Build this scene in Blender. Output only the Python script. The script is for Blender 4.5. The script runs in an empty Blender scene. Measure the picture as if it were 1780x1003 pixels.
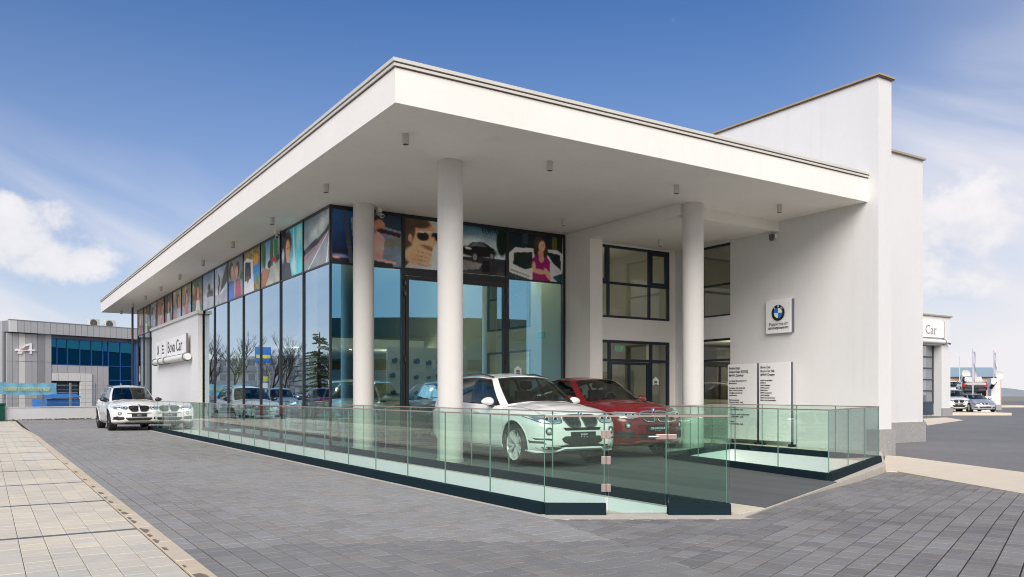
import bpy, bmesh, math, random
import numpy as np
from mathutils import Vector, Matrix
from mathutils.bvhtree import BVHTree
from mathutils.geometry import tessellate_polygon
R = math.radians
random.seed(7)
rng = np.random.RandomState(7)
scene = bpy.context.scene
COL = scene.collection

# ------------------------------------------------------------------ camera
# world: X runs along the front of the showroom, Y along its long glazed side, Z up
YAW = 32.76
cam_d = bpy.data.cameras.new('camera')
cam = bpy.data.objects.new('camera', cam_d)
COL.objects.link(cam)
cam.location = (0, 0, 1.35)
cam.rotation_euler = (R(90), 0, -R(YAW))
cam_d.lens = 28.76
cam_d.sensor_width = 36
cam_d.shift_y = 0.1037
cam_d.clip_start = 0.05
cam_d.clip_end = 6000
scene.camera = cam

# ------------------------------------------------------------------ light, sky, exposure
SUN_EL, SUN_AZ = 38, 220      # azimuth measured clockwise from +Y: the sun stands behind the camera, to the left
SUN_STRENGTH, SKY_STRENGTH, EXPOSURE = 1.5, 0.12, 1.52
world = bpy.data.worlds.new('World')
scene.world = world
world.use_nodes = True
sd = bpy.data.lights.new('sun', 'SUN')
sd.energy = SUN_STRENGTH
sd.angle = R(45)
sd.color = (1.0, 0.93, 0.84)
sun = bpy.data.objects.new('sun', sd)
COL.objects.link(sun)
_d = Vector((math.sin(R(SUN_AZ)) * math.cos(R(SUN_EL)), math.cos(R(SUN_AZ)) * math.cos(R(SUN_EL)), math.sin(R(SUN_EL))))
sun.rotation_euler = _d.to_track_quat('Z', 'Y').to_euler()
sun.location = _d * 80
scene.view_settings.view_transform = 'Standard'
scene.view_settings.look = 'None'
scene.view_settings.gamma = 1
scene.view_settings.use_curve_mapping = False
scene.view_settings.exposure = EXPOSURE
scene.cycles.use_denoising = True
scene.cycles.filter_width = 1.05
scene.cycles.max_bounces = 10
scene.cycles.diffuse_bounces = 6
scene.cycles.glossy_bounces = 4
scene.cycles.transparent_max_bounces = 24
scene.cycles.caustics_reflective = False
scene.cycles.caustics_refractive = False
scene.cycles.sample_clamp_indirect = 6


class NT:
    """small node-tree builder"""
    def __init__(s, tree):
        s.t = tree
        s.n = tree.nodes
        s.l = tree.links

    def new(s, kind, **kw):
        n = s.n.new(kind)
        for k, v in kw.items():
            setattr(n, k, v)
        return n

    def put(s, sock, v):
        if isinstance(v, bpy.types.NodeSocket):
            s.l.new(v, sock)
        elif v is not None:
            if isinstance(v, (tuple, list)) and len(v) == 3 and sock.type == 'RGBA':
                v = (*v, 1)
            sock.default_value = v

    def math(s, op, a, b=None, c=None, clamp=False):
        n = s.new('ShaderNodeMath', operation=op, use_clamp=clamp)
        s.put(n.inputs[0], a)
        if b is not None:
            s.put(n.inputs[1], b)
        if c is not None:
            s.put(n.inputs[2], c)
        return n.outputs[0]

    def vmath(s, op, a, b=None):
        n = s.new('ShaderNodeVectorMath', operation=op)
        s.put(n.inputs[0], a)
        if b is not None:
            s.put(n.inputs[1], b)
        return n.outputs['Value'] if op in ('DOT_PRODUCT', 'LENGTH', 'DISTANCE') else n.outputs[0]

    def mix(s, f, a, b, blend='MIX'):
        n = s.new('ShaderNodeMix', data_type='RGBA', blend_type=blend)
        n.clamp_factor = True
        s.put(n.inputs[0], f)
        s.put(n.inputs[6], a)
        s.put(n.inputs[7], b)
        return n.outputs[2]

    def ramp(s, f, a, b, lo=0.0, hi=1.0):
        n = s.new('ShaderNodeMapRange', interpolation_type='SMOOTHSTEP')
        s.put(n.inputs[0], f)
        n.inputs[1].default_value = a
        n.inputs[2].default_value = b
        n.inputs[3].default_value = lo
        n.inputs[4].default_value = hi
        return n.outputs[0]

    def noise(s, vec, scale, detail=4, rough=0.55, dist=0.0):
        n = s.new('ShaderNodeTexNoise')
        if vec is not None:
            s.put(n.inputs['Vector'], vec)
        n.inputs['Scale'].default_value = scale
        n.inputs['Detail'].default_value = detail
        n.inputs['Roughness'].default_value = rough
        n.inputs['Distortion'].default_value = dist
        return n.outputs[0]

    def mapping(s, vec, loc=(0, 0, 0), rot=(0, 0, 0), scale=(1, 1, 1)):
        n = s.new('ShaderNodeMapping')
        s.put(n.inputs[0], vec)
        n.inputs[1].default_value = loc
        n.inputs[2].default_value = rot
        n.inputs[3].default_value = scale
        return n.outputs[0]


# sky: Nishita with a pale haze to the horizon, thin cirrus and a few low cumulus banks
w = NT(world.node_tree)
w.n.clear()
out = w.new('ShaderNodeOutputWorld')
sky = w.new('ShaderNodeTexSky', sky_type='NISHITA')
sky.sun_disc = False
sky.sun_elevation = R(SUN_EL)
sky.sun_rotation = R(SUN_AZ)
sky.air_density = 1.15
sky.dust_density = 0.6
sky.ozone_density = 2.6
tc = w.new('ShaderNodeTexCoord')
D = tc.outputs['Generated']
sx = w.new('ShaderNodeSeparateXYZ')
w.put(sx.inputs[0], D)
up = sx.outputs[2]
col = w.mix(1.0, sky.outputs[0], (0.0, 0.150, 0.30), 'MULTIPLY')
WHITE = (2.55, 2.50, 2.60)
# milky horizon veil, higher right; unseen bulk behind the camera shaped as frontal light
hz = w.math('POWER', w.math('SUBTRACT', 1.0, w.math('MAXIMUM', up, 0.0), clamp=True), 4.3)
rt_ = w.vmath('DOT_PRODUCT', D, (math.sin(R(160)), math.cos(R(160)), 0.0))
veil = w.math('MULTIPLY', w.ramp(rt_, -0.34, 0.40), w.math('POWER', w.math('SUBTRACT', 1.0, w.math('MAXIMUM', up, 0.0), clamp=True), 0.7))
hz = w.math('ADD', hz, w.math('MULTIPLY', veil, 0.92), clamp=True)
col = w.mix(hz, col, WHITE)
# cirrus streaks combed by one high wind
_s = Vector((0.86, -0.10, -0.50)).normalized()
_f = Vector((0.15, 0.98, 0.05)).normalized()
_n = _s.cross(_f).normalized()
cmb = w.new('ShaderNodeCombineXYZ')
w.put(cmb.inputs[0], w.math('MULTIPLY', w.vmath('DOT_PRODUCT', D, tuple(_s)), 1.5))
w.put(cmb.inputs[1], w.math('MULTIPLY', w.vmath('DOT_PRODUCT', D, tuple(_n)), 7.5))
w.put(cmb.inputs[2], w.math('MULTIPLY', w.vmath('DOT_PRODUCT', D, tuple(_f)), 1.2))
st = w.noise(w.mapping(cmb.outputs[0], (3.1, 0.9, 0)), 1.5, 7, 0.52, 0.5)
patch = w.noise(w.mapping(D, (0.2, 1.9, 0.0)), 2.1, 3, 0.5)
cir = w.math('MULTIPLY', w.ramp(st, 0.32, 0.72), w.ramp(w.math('ADD', patch, w.math('MULTIPLY', w.math('SUBTRACT', 0.24, up), 1.0)), 0.40, 0.66))
col = w.mix(w.math('MULTIPLY', cir, 0.9), col, WHITE)
# cumulus
cn = w.noise(w.mapping(D, (1.7, 0.2, 0.4), (0, 0, 0), (1, 1, 1.35)), 6.0, 9, 0.58)


def lobe(az, el, wa, we, amp):
    """a cloud bank centred on a compass direction"""
    v = Vector((math.sin(R(az)) * math.cos(R(el)), math.cos(R(az)) * math.cos(R(el)), math.sin(R(el))))
    s_ = w.vmath('SUBTRACT', D, tuple(v))
    q = w.vmath('MULTIPLY', s_, (1 / wa, 1 / wa, 1 / we))
    q = w.vmath('LENGTH', q)
    return w.ramp(q, 0.35, 1.0, amp, 0.0)


bank = w.math('ADD', lobe(2.8, 9.2, 0.13, 0.08, 0.29), lobe(62.5, 9.5, 0.20, 0.10, 0.27))
for az, el, wa in ((118, 9, .2), (170, 12, .25), (215, 10, .2), (262, 12, .28), (300, 8, .2)):
    bank = w.math('ADD', bank, lobe(az, el, wa, 0.1, 0.2))
cd = w.ramp(w.math('ADD', cn, bank), 0.675, 0.79)
col = w.mix(w.math('MULTIPLY', cd, 0.85), col, w.mix(w.ramp(cn, 0.42, 0.62), (2.45, 2.4, 2.5), (2.9, 2.8, 2.8)))
bg = w.new('ShaderNodeBackground')
w.put(bg.inputs[0], col)
bg.inputs[1].default_value = SKY_STRENGTH
w.l.new(bg.outputs[0], out.inputs[0])

# ------------------------------------------------------------------ materials
MATS = {}


def mat(name, color=(0.5, 0.5, 0.5), rough=0.5, metal=0.0, coat=0.0, spec=0.5, emit=0.0, emit_col=None,
        n_scale=0, n_amt=0.0, n_stretch=(1, 1, 1), bump=0.0, b_scale=40, coat_rough=0.03, attr=None, sheen=0):
    m = bpy.data.materials.new(name)
    m.use_nodes = True
    t = NT(m.node_tree)
    t.n.clear()
    o = t.new('ShaderNodeOutputMaterial')
    p = t.new('ShaderNodeBsdfPrincipled')
    t.l.new(p.outputs[0], o.inputs[0])
    geo = t.new('ShaderNodeTexCoord')
    c = (*color, 1)
    if attr:
        a = t.new('ShaderNodeAttribute', attribute_name=attr)
        c = a.outputs['Color']
    if n_scale:
        nz = t.noise(t.mapping(geo.outputs['Object'], scale=n_stretch), n_scale, 6, 0.6)
        nz2 = t.noise(geo.outputs['Object'], n_scale * 7.3, 3, 0.6)
        k = t.math('ADD', t.math('MULTIPLY', t.math('SUBTRACT', nz, 0.5), n_amt * 2.2), t.math('MULTIPLY', t.math('SUBTRACT', nz2, 0.5), n_amt * 0.9))
        k = t.math('ADD', k, 1.0)
        cc = t.new('ShaderNodeCombineXYZ')
        for i in range(3):
            t.put(cc.inputs[i], k)
        c = t.mix(1.0, c, cc.outputs[0], 'MULTIPLY')
        t.put(p.inputs['Roughness'], t.math('ADD', t.math('MULTIPLY', t.math('SUBTRACT', nz2, 0.5), 0.15), rough, clamp=True))
    else:
        p.inputs['Roughness'].default_value = rough
    t.put(p.inputs['Base Color'], c)
    p.inputs['Metallic'].default_value = metal
    p.inputs['Specular IOR Level'].default_value = spec
    p.inputs['Coat Weight'].default_value = coat
    p.inputs['Coat Roughness'].default_value = coat_rough
    if emit:
        t.put(p.inputs['Emission Color'], emit_col or color)
        p.inputs['Emission Strength'].default_value = emit
    if bump:
        b = t.new('ShaderNodeBump')
        b.inputs['Strength'].default_value = bump
        b.inputs['Distance'].default_value = 0.004
        t.put(b.inputs['Height'], t.noise(geo.outputs['Object'], b_scale, 4, 0.6))
        t.l.new(b.outputs[0], p.inputs['Normal'])
    MATS[name] = m
    return m


def glass(name, tint, r0=0.05, power=5.0, rcol=(1, 1, 1), rough=0.0, haze=0.0, haze_col=(0.7, 0.85, 0.8)):
    """thin glazing: tinted see-through with an angle-dependent mirror"""
    m = bpy.data.materials.new(name)
    m.use_nodes = True
    t = NT(m.node_tree)
    t.n.clear()
    o = t.new('ShaderNodeOutputMaterial')
    g = t.new('ShaderNodeNewGeometry')
    c = t.math('ABSOLUTE', t.vmath('DOT_PRODUCT', g.outputs['Normal'], g.outputs['Incoming']))
    f = t.math('ADD', t.math('MULTIPLY', t.math('POWER', t.math('SUBTRACT', 1.0, c, clamp=True), power), 1 - r0), r0, clamp=True)
    tr = t.new('ShaderNodeBsdfTransparent')
    tr.inputs[0].default_value = (*tint, 1)
    base = tr.outputs[0]
    if haze:
        df = t.new('ShaderNodeBsdfDiffuse')
        df.inputs[0].default_value = (*haze_col, 1)
        mh = t.new('ShaderNodeMixShader')
        mh.inputs[0].default_value = haze
        t.l.new(base, mh.inputs[1])
        t.l.new(df.outputs[0], mh.inputs[2])
        base = mh.outputs[0]
    gl = t.new('ShaderNodeBsdfGlossy')
    t.put(gl.inputs[0], t.mix(t.math('POWER', t.math('SUBTRACT', 1.0, c, clamp=True), 1.6), rcol, (1, 1, 1)))
    gl.inputs[1].default_value = rough
    mx = t.new('ShaderNodeMixShader')
    t.l.new(f, mx.inputs[0])
    t.l.new(base, mx.inputs[1])
    t.l.new(gl.outputs[0], mx.inputs[2])
    t.l.new(mx.outputs[0], o.inputs[0])
    MATS[name] = m
    return m


def paving(name, base, var, warm=0.0, rough=0.8, joint_dirt=0.25):
    """concrete blocks; tone per block comes from the mesh attribute 'tone', the rest is grain, streaks and dirt"""
    m = bpy.data.materials.new(name)
    m.use_nodes = True
    t = NT(m.node_tree)
    t.n.clear()
    o = t.new('ShaderNodeOutputMaterial')
    p = t.new('ShaderNodeBsdfPrincipled')
    t.l.new(p.outputs[0], o.inputs[0])
    a = t.new('ShaderNodeAttribute', attribute_name='tone')
    tone = a.outputs['Fac']
    g = t.new('ShaderNodeNewGeometry')
    pos = g.outputs['Position']
    fine = t.noise(pos, 95, 3, 0.7)
    streak = t.noise(t.mapping(pos, rot=(0, 0, R(-3)), scale=(2.2, 12, 1)), 1.6, 5, 0.65)
    big = t.noise(pos, 0.33, 4, 0.6)
    k = t.math('ADD', t.math('MULTIPLY', tone, var), 1 - var * 0.5)
    k = t.math('MULTIPLY', k, t.math('ADD', t.math('MULTIPLY', streak, 0.5), 0.75))
    k = t.math('MULTIPLY', k, t.math('ADD', t.math('MULTIPLY', big, 0.5), 0.75))
    k = t.math('MULTIPLY', k, t.math('ADD', t.math('MULTIPLY', fine, 0.5), 0.75))
    cc = t.new('ShaderNodeCombineXYZ')
    for i in range(3):
        t.put(cc.inputs[i], k)
    hue = t.mix(t.math('FRACT', t.math('MULTIPLY', tone, 7.0)), base, tuple(b * q for b, q in zip(base, (1.06, 1.0, 0.93 - warm))))
    c = t.mix(1.0, hue, cc.outputs[0], 'MULTIPLY')
    spots = t.ramp(t.noise(pos, 2.6, 7, 0.75), 0.70, 0.78)
    c = t.mix(t.math('MULTIPLY', spots, joint_dirt), c, tuple(b * 0.45 for b in base))
    grit = t.ramp(t.noise(pos, 31, 2, 0.5), 0.745, 0.775)
    c = t.mix(t.math('MULTIPLY', grit, 0.55), c, tuple(min(0.8, b * 2.1) for b in base))
    wash = t.ramp(t.noise(t.mapping(pos, rot=(0, 0, R(20)), scale=(1, .3, 1)), 0.9, 5, 0.7), 0.50, 0.70)
    c = t.mix(t.math('MULTIPLY', wash, 0.22), c, tuple(b * 1.35 for b in base))
    t.put(p.inputs['Base Color'], c)
    t.put(p.inputs['Roughness'], t.math('ADD', t.math('MULTIPLY', streak, -0.25), rough + 0.1))
    p.inputs['Specular IOR Level'].default_value = 0.35
    b = t.new('ShaderNodeBump')
    b.inputs['Strength'].default_value = 0.35
    b.inputs['Distance'].default_value = 0.003
    t.put(b.inputs['Height'], t.math('ADD', fine, t.math('MULTIPLY', streak, 0.6)))
    t.l.new(b.outputs[0], p.inputs['Normal'])
    MATS[name] = m
    return m


def render_mat(name, color, amt=0.05, rough=0.85):
    """fine-grained white render with faint weathering"""
    m = bpy.data.materials.new(name)
    m.use_nodes = True
    t = NT(m.node_tree)
    t.n.clear()
    o = t.new('ShaderNodeOutputMaterial')
    p = t.new('ShaderNodeBsdfPrincipled')
    t.l.new(p.outputs[0], o.inputs[0])
    g = t.new('ShaderNodeNewGeometry')
    pos = g.outputs['Position']
    big = t.noise(t.mapping(pos, scale=(1, 1, 0.45)), 0.55, 5, 0.6)
    mid = t.noise(pos, 7, 5, 0.65)
    grain = t.noise(pos, 130, 3, 0.7)
    k = t.math('ADD', t.math('MULTIPLY', t.math('SUBTRACT', big, 0.5), amt * 2.4), t.math('MULTIPLY', t.math('SUBTRACT', mid, 0.5), amt * 1.2))
    k = t.math('ADD', t.math('ADD', k, t.math('MULTIPLY', t.math('SUBTRACT', grain, 0.5), amt * 3.0)), 1.0)
    runs = t.ramp(t.noise(t.mapping(pos, scale=(2.6, 2.6, 0.16)), 1.3, 6, 0.7), 0.52, 0.78)
    k = t.math('SUBTRACT', k, t.math('MULTIPLY', runs, amt * 1.1))
    cc = t.new('ShaderNodeCombineXYZ')
    for i in range(3):
        t.put(cc.inputs[i], k)
    t.put(p.inputs['Base Color'], t.mix(1.0, color, cc.outputs[0], 'MULTIPLY'))
    p.inputs['Roughness'].default_value = rough
    p.inputs['Specular IOR Level'].default_value = 0.25
    b = t.new('ShaderNodeBump')
    b.inputs['Strength'].default_value = 0.5
    b.inputs['Distance'].default_value = 0.004
    t.put(b.inputs['Height'], t.math('ADD', grain, t.math('MULTIPLY', t.noise(pos, 45, 4, 0.6), 0.8)))
    t.l.new(b.outputs[0], p.inputs['Normal'])
    MATS[name] = m
    return m


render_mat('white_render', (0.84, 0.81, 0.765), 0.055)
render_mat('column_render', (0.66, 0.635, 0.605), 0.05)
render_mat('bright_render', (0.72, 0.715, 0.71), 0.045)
mat('coping_light', (0.62, 0.60, 0.55), 0.5, n_scale=3, n_amt=0.08)
mat('coping_brown', (0.12, 0.075, 0.05), 0.5)
mat('coping_tan', (0.38, 0.31, 0.22), 0.5, n_scale=2, n_amt=0.1)
mat('frame_dark', (0.018, 0.021, 0.026), 0.35)
mat('frame_blue', (0.015, 0.026, 0.045), 0.3)
mat('channel_dark', (0.009, 0.021, 0.027), 0.75, spec=0.08, n_scale=4, n_amt=0.15)
mat('granite', (0.34, 0.335, 0.325), 0.6, n_scale=34, n_amt=0.55, bump=0.2, b_scale=60)
mat('steel', (0.55, 0.52, 0.5), 0.28, metal=1)
mat('rose_steel', (0.42, 0.33, 0.29), 0.4, metal=0.6, n_scale=9, n_amt=0.1)
mat('well_white', (0.86, 0.87, 0.86), 0.7, n_scale=1.2, n_amt=0.04)
mat('cream_stone', (0.70, 0.62, 0.47), 0.6, n_scale=2, n_amt=0.1)
mat('light_stone', (0.55, 0.50, 0.42), 0.75, n_scale=6, n_amt=0.2, bump=0.2)
mat('black', (0.01, 0.01, 0.011), 0.5)
mat('satin_black', (0.012, 0.012, 0.014), 0.3, coat=0.4)
mat('rubber', (0.016, 0.016, 0.017), 0.75, bump=0.2, b_scale=120)
mat('grey_plastic', (0.09, 0.09, 0.095), 0.5)
mat('white_metal', (0.78, 0.77, 0.74), 0.4)
mat('sign_white', (0.88, 0.87, 0.87), 0.35)
mat('sign_side', (0.10, 0.11, 0.15), 0.4)
mat('logo_blue', (0.02, 0.19, 0.62), 0.3, coat=0.5)
mat('logo_white', (0.85, 0.85, 0.85), 0.3, coat=0.5)
mat('logo_black', (0.01, 0.01, 0.012), 0.25, coat=0.5)
mat('ink', (0.02, 0.02, 0.022), 0.5)
mat('ink_grey', (0.16, 0.15, 0.15), 0.5)
mat('chrome', (0.82, 0.82, 0.83), 0.12, metal=1)
mat('silver_rim', (0.80, 0.80, 0.80), 0.32, metal=0.45, coat=0.5)
mat('lamp_reflector', (0.62, 0.66, 0.70), 0.16, metal=0.8)
mat('lamp_lens', (0.85, 0.88, 0.92), 0.05, coat=1.0)
mat('tail_red', (0.42, 0.008, 0.012), 0.15, coat=1.0)
mat('paint_white', (0.79, 0.785, 0.765), 0.28, coat=1.0)
mat('paint_red', (0.19, 0.004, 0.010), 0.3, metal=0.2, coat=1.0)
mat('paint_black', (0.012, 0.012, 0.014), 0.25, coat=1.0)
mat('paint_silver', (0.50, 0.52, 0.55), 0.3, metal=0.5, coat=1.0)
mat('paint_blue', (0.02, 0.07, 0.20), 0.3, metal=0.3, coat=1.0)
mat('paint_grey', (0.10, 0.11, 0.115), 0.3, metal=0.4, coat=1.0)
mat('seat_leather', (0.045, 0.043, 0.042), 0.6)
mat('seat_cover', (0.32, 0.34, 0.34), 0.35)
mat('plate_text', (0.75, 0.8, 0.85), 0.5)
glass('facade_glass', (0.58, 0.76, 0.68), r0=0.46, power=1.6, rcol=(0.22, 0.62, 0.92))
glass('window_glass', (0.60, 0.64, 0.53), r0=0.20, power=3.5)
glass('rail_glass', (0.895, 0.970, 0.935), r0=0.028, power=4.2)
glass('car_glass', (0.42, 0.50, 0.47), r0=0.09, power=4.2)
glass('lamp_cover', (0.86, 0.88, 0.9), r0=0.10, power=4.0)
mat('rail_edge', (0.16, 0.27, 0.23), 0.15, coat=1)
mat('interior_wall', (0.66, 0.62, 0.44), 0.8)
mat('interior_white', (0.72, 0.72, 0.68), 0.7)
mat('interior_floor', (0.17, 0.175, 0.175), 0.22, n_scale=1, n_amt=0.1)
mat('interior_dark', (0.05, 0.05, 0.05), 0.6)
mat('lit_lamp', (1, 0.9, 0.7), 0.5, emit=60, emit_col=(1, 0.86, 0.62))
mat('exit_green', (0.0, 0.26, 0.13), 0.5, emit=0.08, emit_col=(0.0, 0.6, 0.3))
mat('print', (0.5, 0.5, 0.5), 0.5, coat=0.35, spec=0.2, coat_rough=0.02, attr='Col')
mat('deck_grey', (0.105, 0.106, 0.102), 0.6, n_scale=1.6, n_amt=0.5, n_stretch=(1.3, 0.16, 1), bump=0.3, b_scale=160)
paving('dark_blocks', (0.262, 0.257, 0.248), 0.30, 0.0)
paving('forecourt_blocks', (0.212, 0.208, 0.205), 0.34, 0.0)
paving('beige_blocks', (0.62, 0.575, 0.49), 0.20, 0.03, joint_dirt=0.18)
paving('band_blocks', (0.14, 0.15, 0.165), 0.2)
paving('kerb_concrete', (0.60, 0.52, 0.41), 0.14, 0.02, joint_dirt=0.3)
mat('joint_sand', (0.028, 0.027, 0.026), 0.95, n_scale=20, n_amt=0.4)
mat('joint_beige', (0.20, 0.165, 0.12), 0.95, n_scale=20, n_amt=0.4)
mat('beige_path', (0.68, 0.59, 0.465), 0.85, n_scale=0.9, n_amt=0.10, n_stretch=(1, 3, 1), bump=0.3, b_scale=90)
mat('earth', (0.24, 0.225, 0.19), 0.95, n_scale=0.2, n_amt=0.3)
paving('yard', (0.215, 0.210, 0.212), 0.30)
mat('lamp_cylinder', (0.55, 0.54, 0.50), 0.5)

# ------------------------------------------------------------------ helpers


class MB:
    """collects faces for one mesh"""
    def __init__(s):
        s.v, s.f, s.m = [], [], []

    def add(s, vs, fs, m=0):
        k = len(s.v)
        s.v += [tuple(v) for v in vs]
        for f in fs:
            s.f.append(tuple(i + k for i in f))
            s.m.append(m)
        return s

    def box(s, x0, x1, y0, y1, z0, z1, m=0):
        return s.add([(x0, y0, z0), (x1, y0, z0), (x1, y1, z0), (x0, y1, z0), (x0, y0, z1), (x1, y0, z1), (x1, y1, z1), (x0, y1, z1)],
                     [(0, 3, 2, 1), (4, 5, 6, 7), (0, 1, 5, 4), (1, 2, 6, 5), (2, 3, 7, 6), (3, 0, 4, 7)], m)

    def quad(s, a, b, c, d, m=0):
        return s.add([a, b, c, d], [(0, 1, 2, 3)], m)

    def bar(s, p, q, wd, z0, z1, m=0):
        """upright slab between two ground points, wd thick"""
        p, q = Vector(p).to_2d(), Vector(q).to_2d()
        n = (q - p).normalized()
        n = Vector((-n.y, n.x)) * wd / 2
        a, b, c, d = p - n, q - n, q + n, p + n
        return s.prism([a, b, c, d], z0, z1, m)

    def prism(s, poly, z0, z1, m=0, top=True, bottom=True):
        n = len(poly)
        ar = sum(poly[i][0] * poly[(i + 1) % n][1] - poly[(i + 1) % n][0] * poly[i][1] for i in range(n))
        if ar < 0:
            poly = list(reversed(poly))
        vs = [(p[0], p[1], z0) for p in poly] + [(p[0], p[1], z1) for p in poly]
        fs = [(i, (i + 1) % n, n + (i + 1) % n, n + i) for i in range(n)]
        if top:
            fs.append(tuple(range(n, 2 * n)))
        if bottom:
            fs.append(tuple(reversed(range(n))))
        return s.add(vs, fs, m)

    def cyl(s, c, r, z0, z1, n=24, m=0, r2=None):
        r2 = r if r2 is None else r2
        vs = [(c[0] + r * math.cos(2 * math.pi * i / n), c[1] + r * math.sin(2 * math.pi * i / n), z0) for i in range(n)]
        vs += [(c[0] + r2 * math.cos(2 * math.pi * i / n), c[1] + r2 * math.sin(2 * math.pi * i / n), z1) for i in range(n)]
        fs = [(i, (i + 1) % n, n + (i + 1) % n, n + i) for i in range(n)] + [tuple(range(n, 2 * n)), tuple(reversed(range(n)))]
        return s.add(vs, fs, m)

    def tube(s, pts, r, n=8, m=0, closed=False, rs=None):
        pts = [Vector(p) for p in pts]
        N = len(pts)
        vs, fs = [], []
        prev = None
        for i, p in enumerate(pts):
            if closed:
                t = pts[(i + 1) % N] - pts[i - 1]
            else:
                t = pts[min(i + 1, N - 1)] - pts[max(i - 1, 0)]
            t.normalize()
            a = prev if prev is not None else (Vector((0, 0, 1)) if abs(t.z) < 0.9 else Vector((1, 0, 0)))
            a = (a - t * a.dot(t))
            if a.length < 1e-6:
                a = t.orthogonal()
            a.normalize()
            b = t.cross(a)
            prev = a
            rr = rs[i] if rs else r
            for k in range(n):
                q = 2 * math.pi * k / n
                vs.append(p + a * rr * math.cos(q) + b * rr * math.sin(q))
        for i in range(N if closed else N - 1):
            j = (i + 1) % N
            for k in range(n):
                fs.append((i * n + k, i * n + (k + 1) % n, j * n + (k + 1) % n, j * n + k))
        if not closed:
            fs += [tuple(reversed(range(n))), tuple(range((N - 1) * n, N * n))]
        return s.add(vs, fs, m)

    def lathe(s, prof, M=None, n=32, m=0, closed=False):
        """prof: (r, h) pairs round the local Z axis"""
        M = M or Matrix()
        vs, fs = [], []
        P = len(prof)
        for i in range(n):
            q = 2 * math.pi * i / n
            for r, h in prof:
                vs.append(M @ Vector((r * math.cos(q), r * math.sin(q), h)))
        for i in range(n):
            j = (i + 1) % n
            for k in range(P if closed else P - 1):
                k2 = (k + 1) % P
                fs.append((i * P + k, j * P + k, j * P + k2, i * P + k2))
        return s.add(vs, fs, m)

    def xform(s, M):
        s.v = [tuple(M @ Vector(v)) for v in s.v]
        return s

    def mesh(s, name, mats, smooth=False, sharp=None, bevel=0):
        me = bpy.data.meshes.new(name)
        me.from_pydata(s.v, [], s.f)
        for mm in ([mats] if isinstance(mats, str) else mats):
            me.materials.append(MATS[mm])
        if len(me.polygons):
            me.polygons.foreach_set('material_index', s.m)
        if bevel:
            bm = bmesh.new()
            bm.from_mesh(me)
            bmesh.ops.remove_doubles(bm, verts=bm.verts, dist=1e-5)
            es = [e for e in bm.edges if len(e.link_faces) == 2 and e.calc_face_angle(0) > 0.5]
            bmesh.ops.bevel(bm, geom=es, offset=bevel, segments=2, affect='EDGES', profile=0.5)
            bm.to_mesh(me)
            bm.free()
        if smooth or sharp:
            me.polygons.foreach_set('use_smooth', [True] * len(me.polygons))
            me.set_sharp_from_angle(angle=R(sharp or 40))
        me.update()
        return me


def wloc(o):
    v = Vector((0, 0, 0))
    while o:
        v += o.location
        o = o.parent
    return v


def link(name, me, parent=None, loc=None, **props):
    """one mesh object; vertices are in world space (or in the thing's space when the thing is unplaced)"""
    o = bpy.data.objects.new(name, me)
    COL.objects.link(o)
    if parent is not None:
        o.parent = parent
        if loc is None:
            o.location = -wloc(parent)
    if loc is not None:
        o.location = loc
    for k, v in props.items():
        o[k] = v
    return o


def rebase(o):
    """move a top-level mesh's origin to the base of its box"""
    me = o.data
    c = np.empty(len(me.vertices) * 3, dtype=np.float32)
    me.vertices.foreach_get('co', c)
    c = c.reshape(-1, 3)
    lo, hi = c.min(0), c.max(0)
    b = np.array([(lo[0] + hi[0]) / 2, (lo[1] + hi[1]) / 2, lo[2]])
    me.vertices.foreach_set('co', (c - b).astype(np.float32).ravel())
    o.location = Vector(o.location) + Vector(b.tolist())
    me.update()
    return o


def part(name, mb, mats, parent, smooth=False, sharp=None, bevel=0, **props):
    return link(name, mb.mesh(name, mats, smooth, sharp, bevel), parent, **props)


def tag(o, label, cat, group=None):
    o['label'] = label
    o['category'] = cat
    if group:
        o['group'] = group
    return o


def thing(name, label, cat, loc=(0, 0, 0), group=None):
    o = bpy.data.objects.new(name, None)
    o.empty_display_size = 0.3
    COL.objects.link(o)
    o.location = loc
    return tag(o, label, cat, group)


def single(name, mb, mats, label, cat, group=None, **kw):
    o = link(name, mb.mesh(name, mats, **kw))
    rebase(o)
    return tag(o, label, cat, group)


def struct(name, mb, mats, parent=None, **kw):
    o = link(name, mb.mesh(name, mats, **kw), parent)
    if parent is None:
        o['kind'] = 'structure'
    return o


def text_mb(s, size, origin, right, upv, depth=0.004, align='LEFT', m=0, stretch=1.0):
    """letters as real raised geometry lying in the plane (right, upv)"""
    cu = bpy.data.curves.new('text', 'FONT')
    cu.body = s
    cu.size = size
    cu.align_x = align
    cu.extrude = depth / 2
    cu.resolution_u = 2
    ob = bpy.data.objects.new('text', cu)
    COL.objects.link(ob)
    dg = bpy.context.evaluated_depsgraph_get()
    me = bpy.data.meshes.new_from_object(ob.evaluated_get(dg))
    r, u = Vector(right).normalized(), Vector(upv).normalized()
    n = r.cross(u)
    o = Vector(origin)
    mb = MB()
    mb.add([o + r * v.co.x * stretch + u * v.co.y + n * (v.co.z + depth / 2) for v in me.vertices], [tuple(p.vertices) for p in me.polygons], m)
    bpy.data.objects.remove(ob)
    bpy.data.curves.remove(cu)
    bpy.data.meshes.remove(me)
    return mb


def merge(a, b, moff=0):
    a.add(b.v, b.f)
    a.m[-len(b.f):] = [x + moff for x in b.m] if b.f else []
    return a


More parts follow.
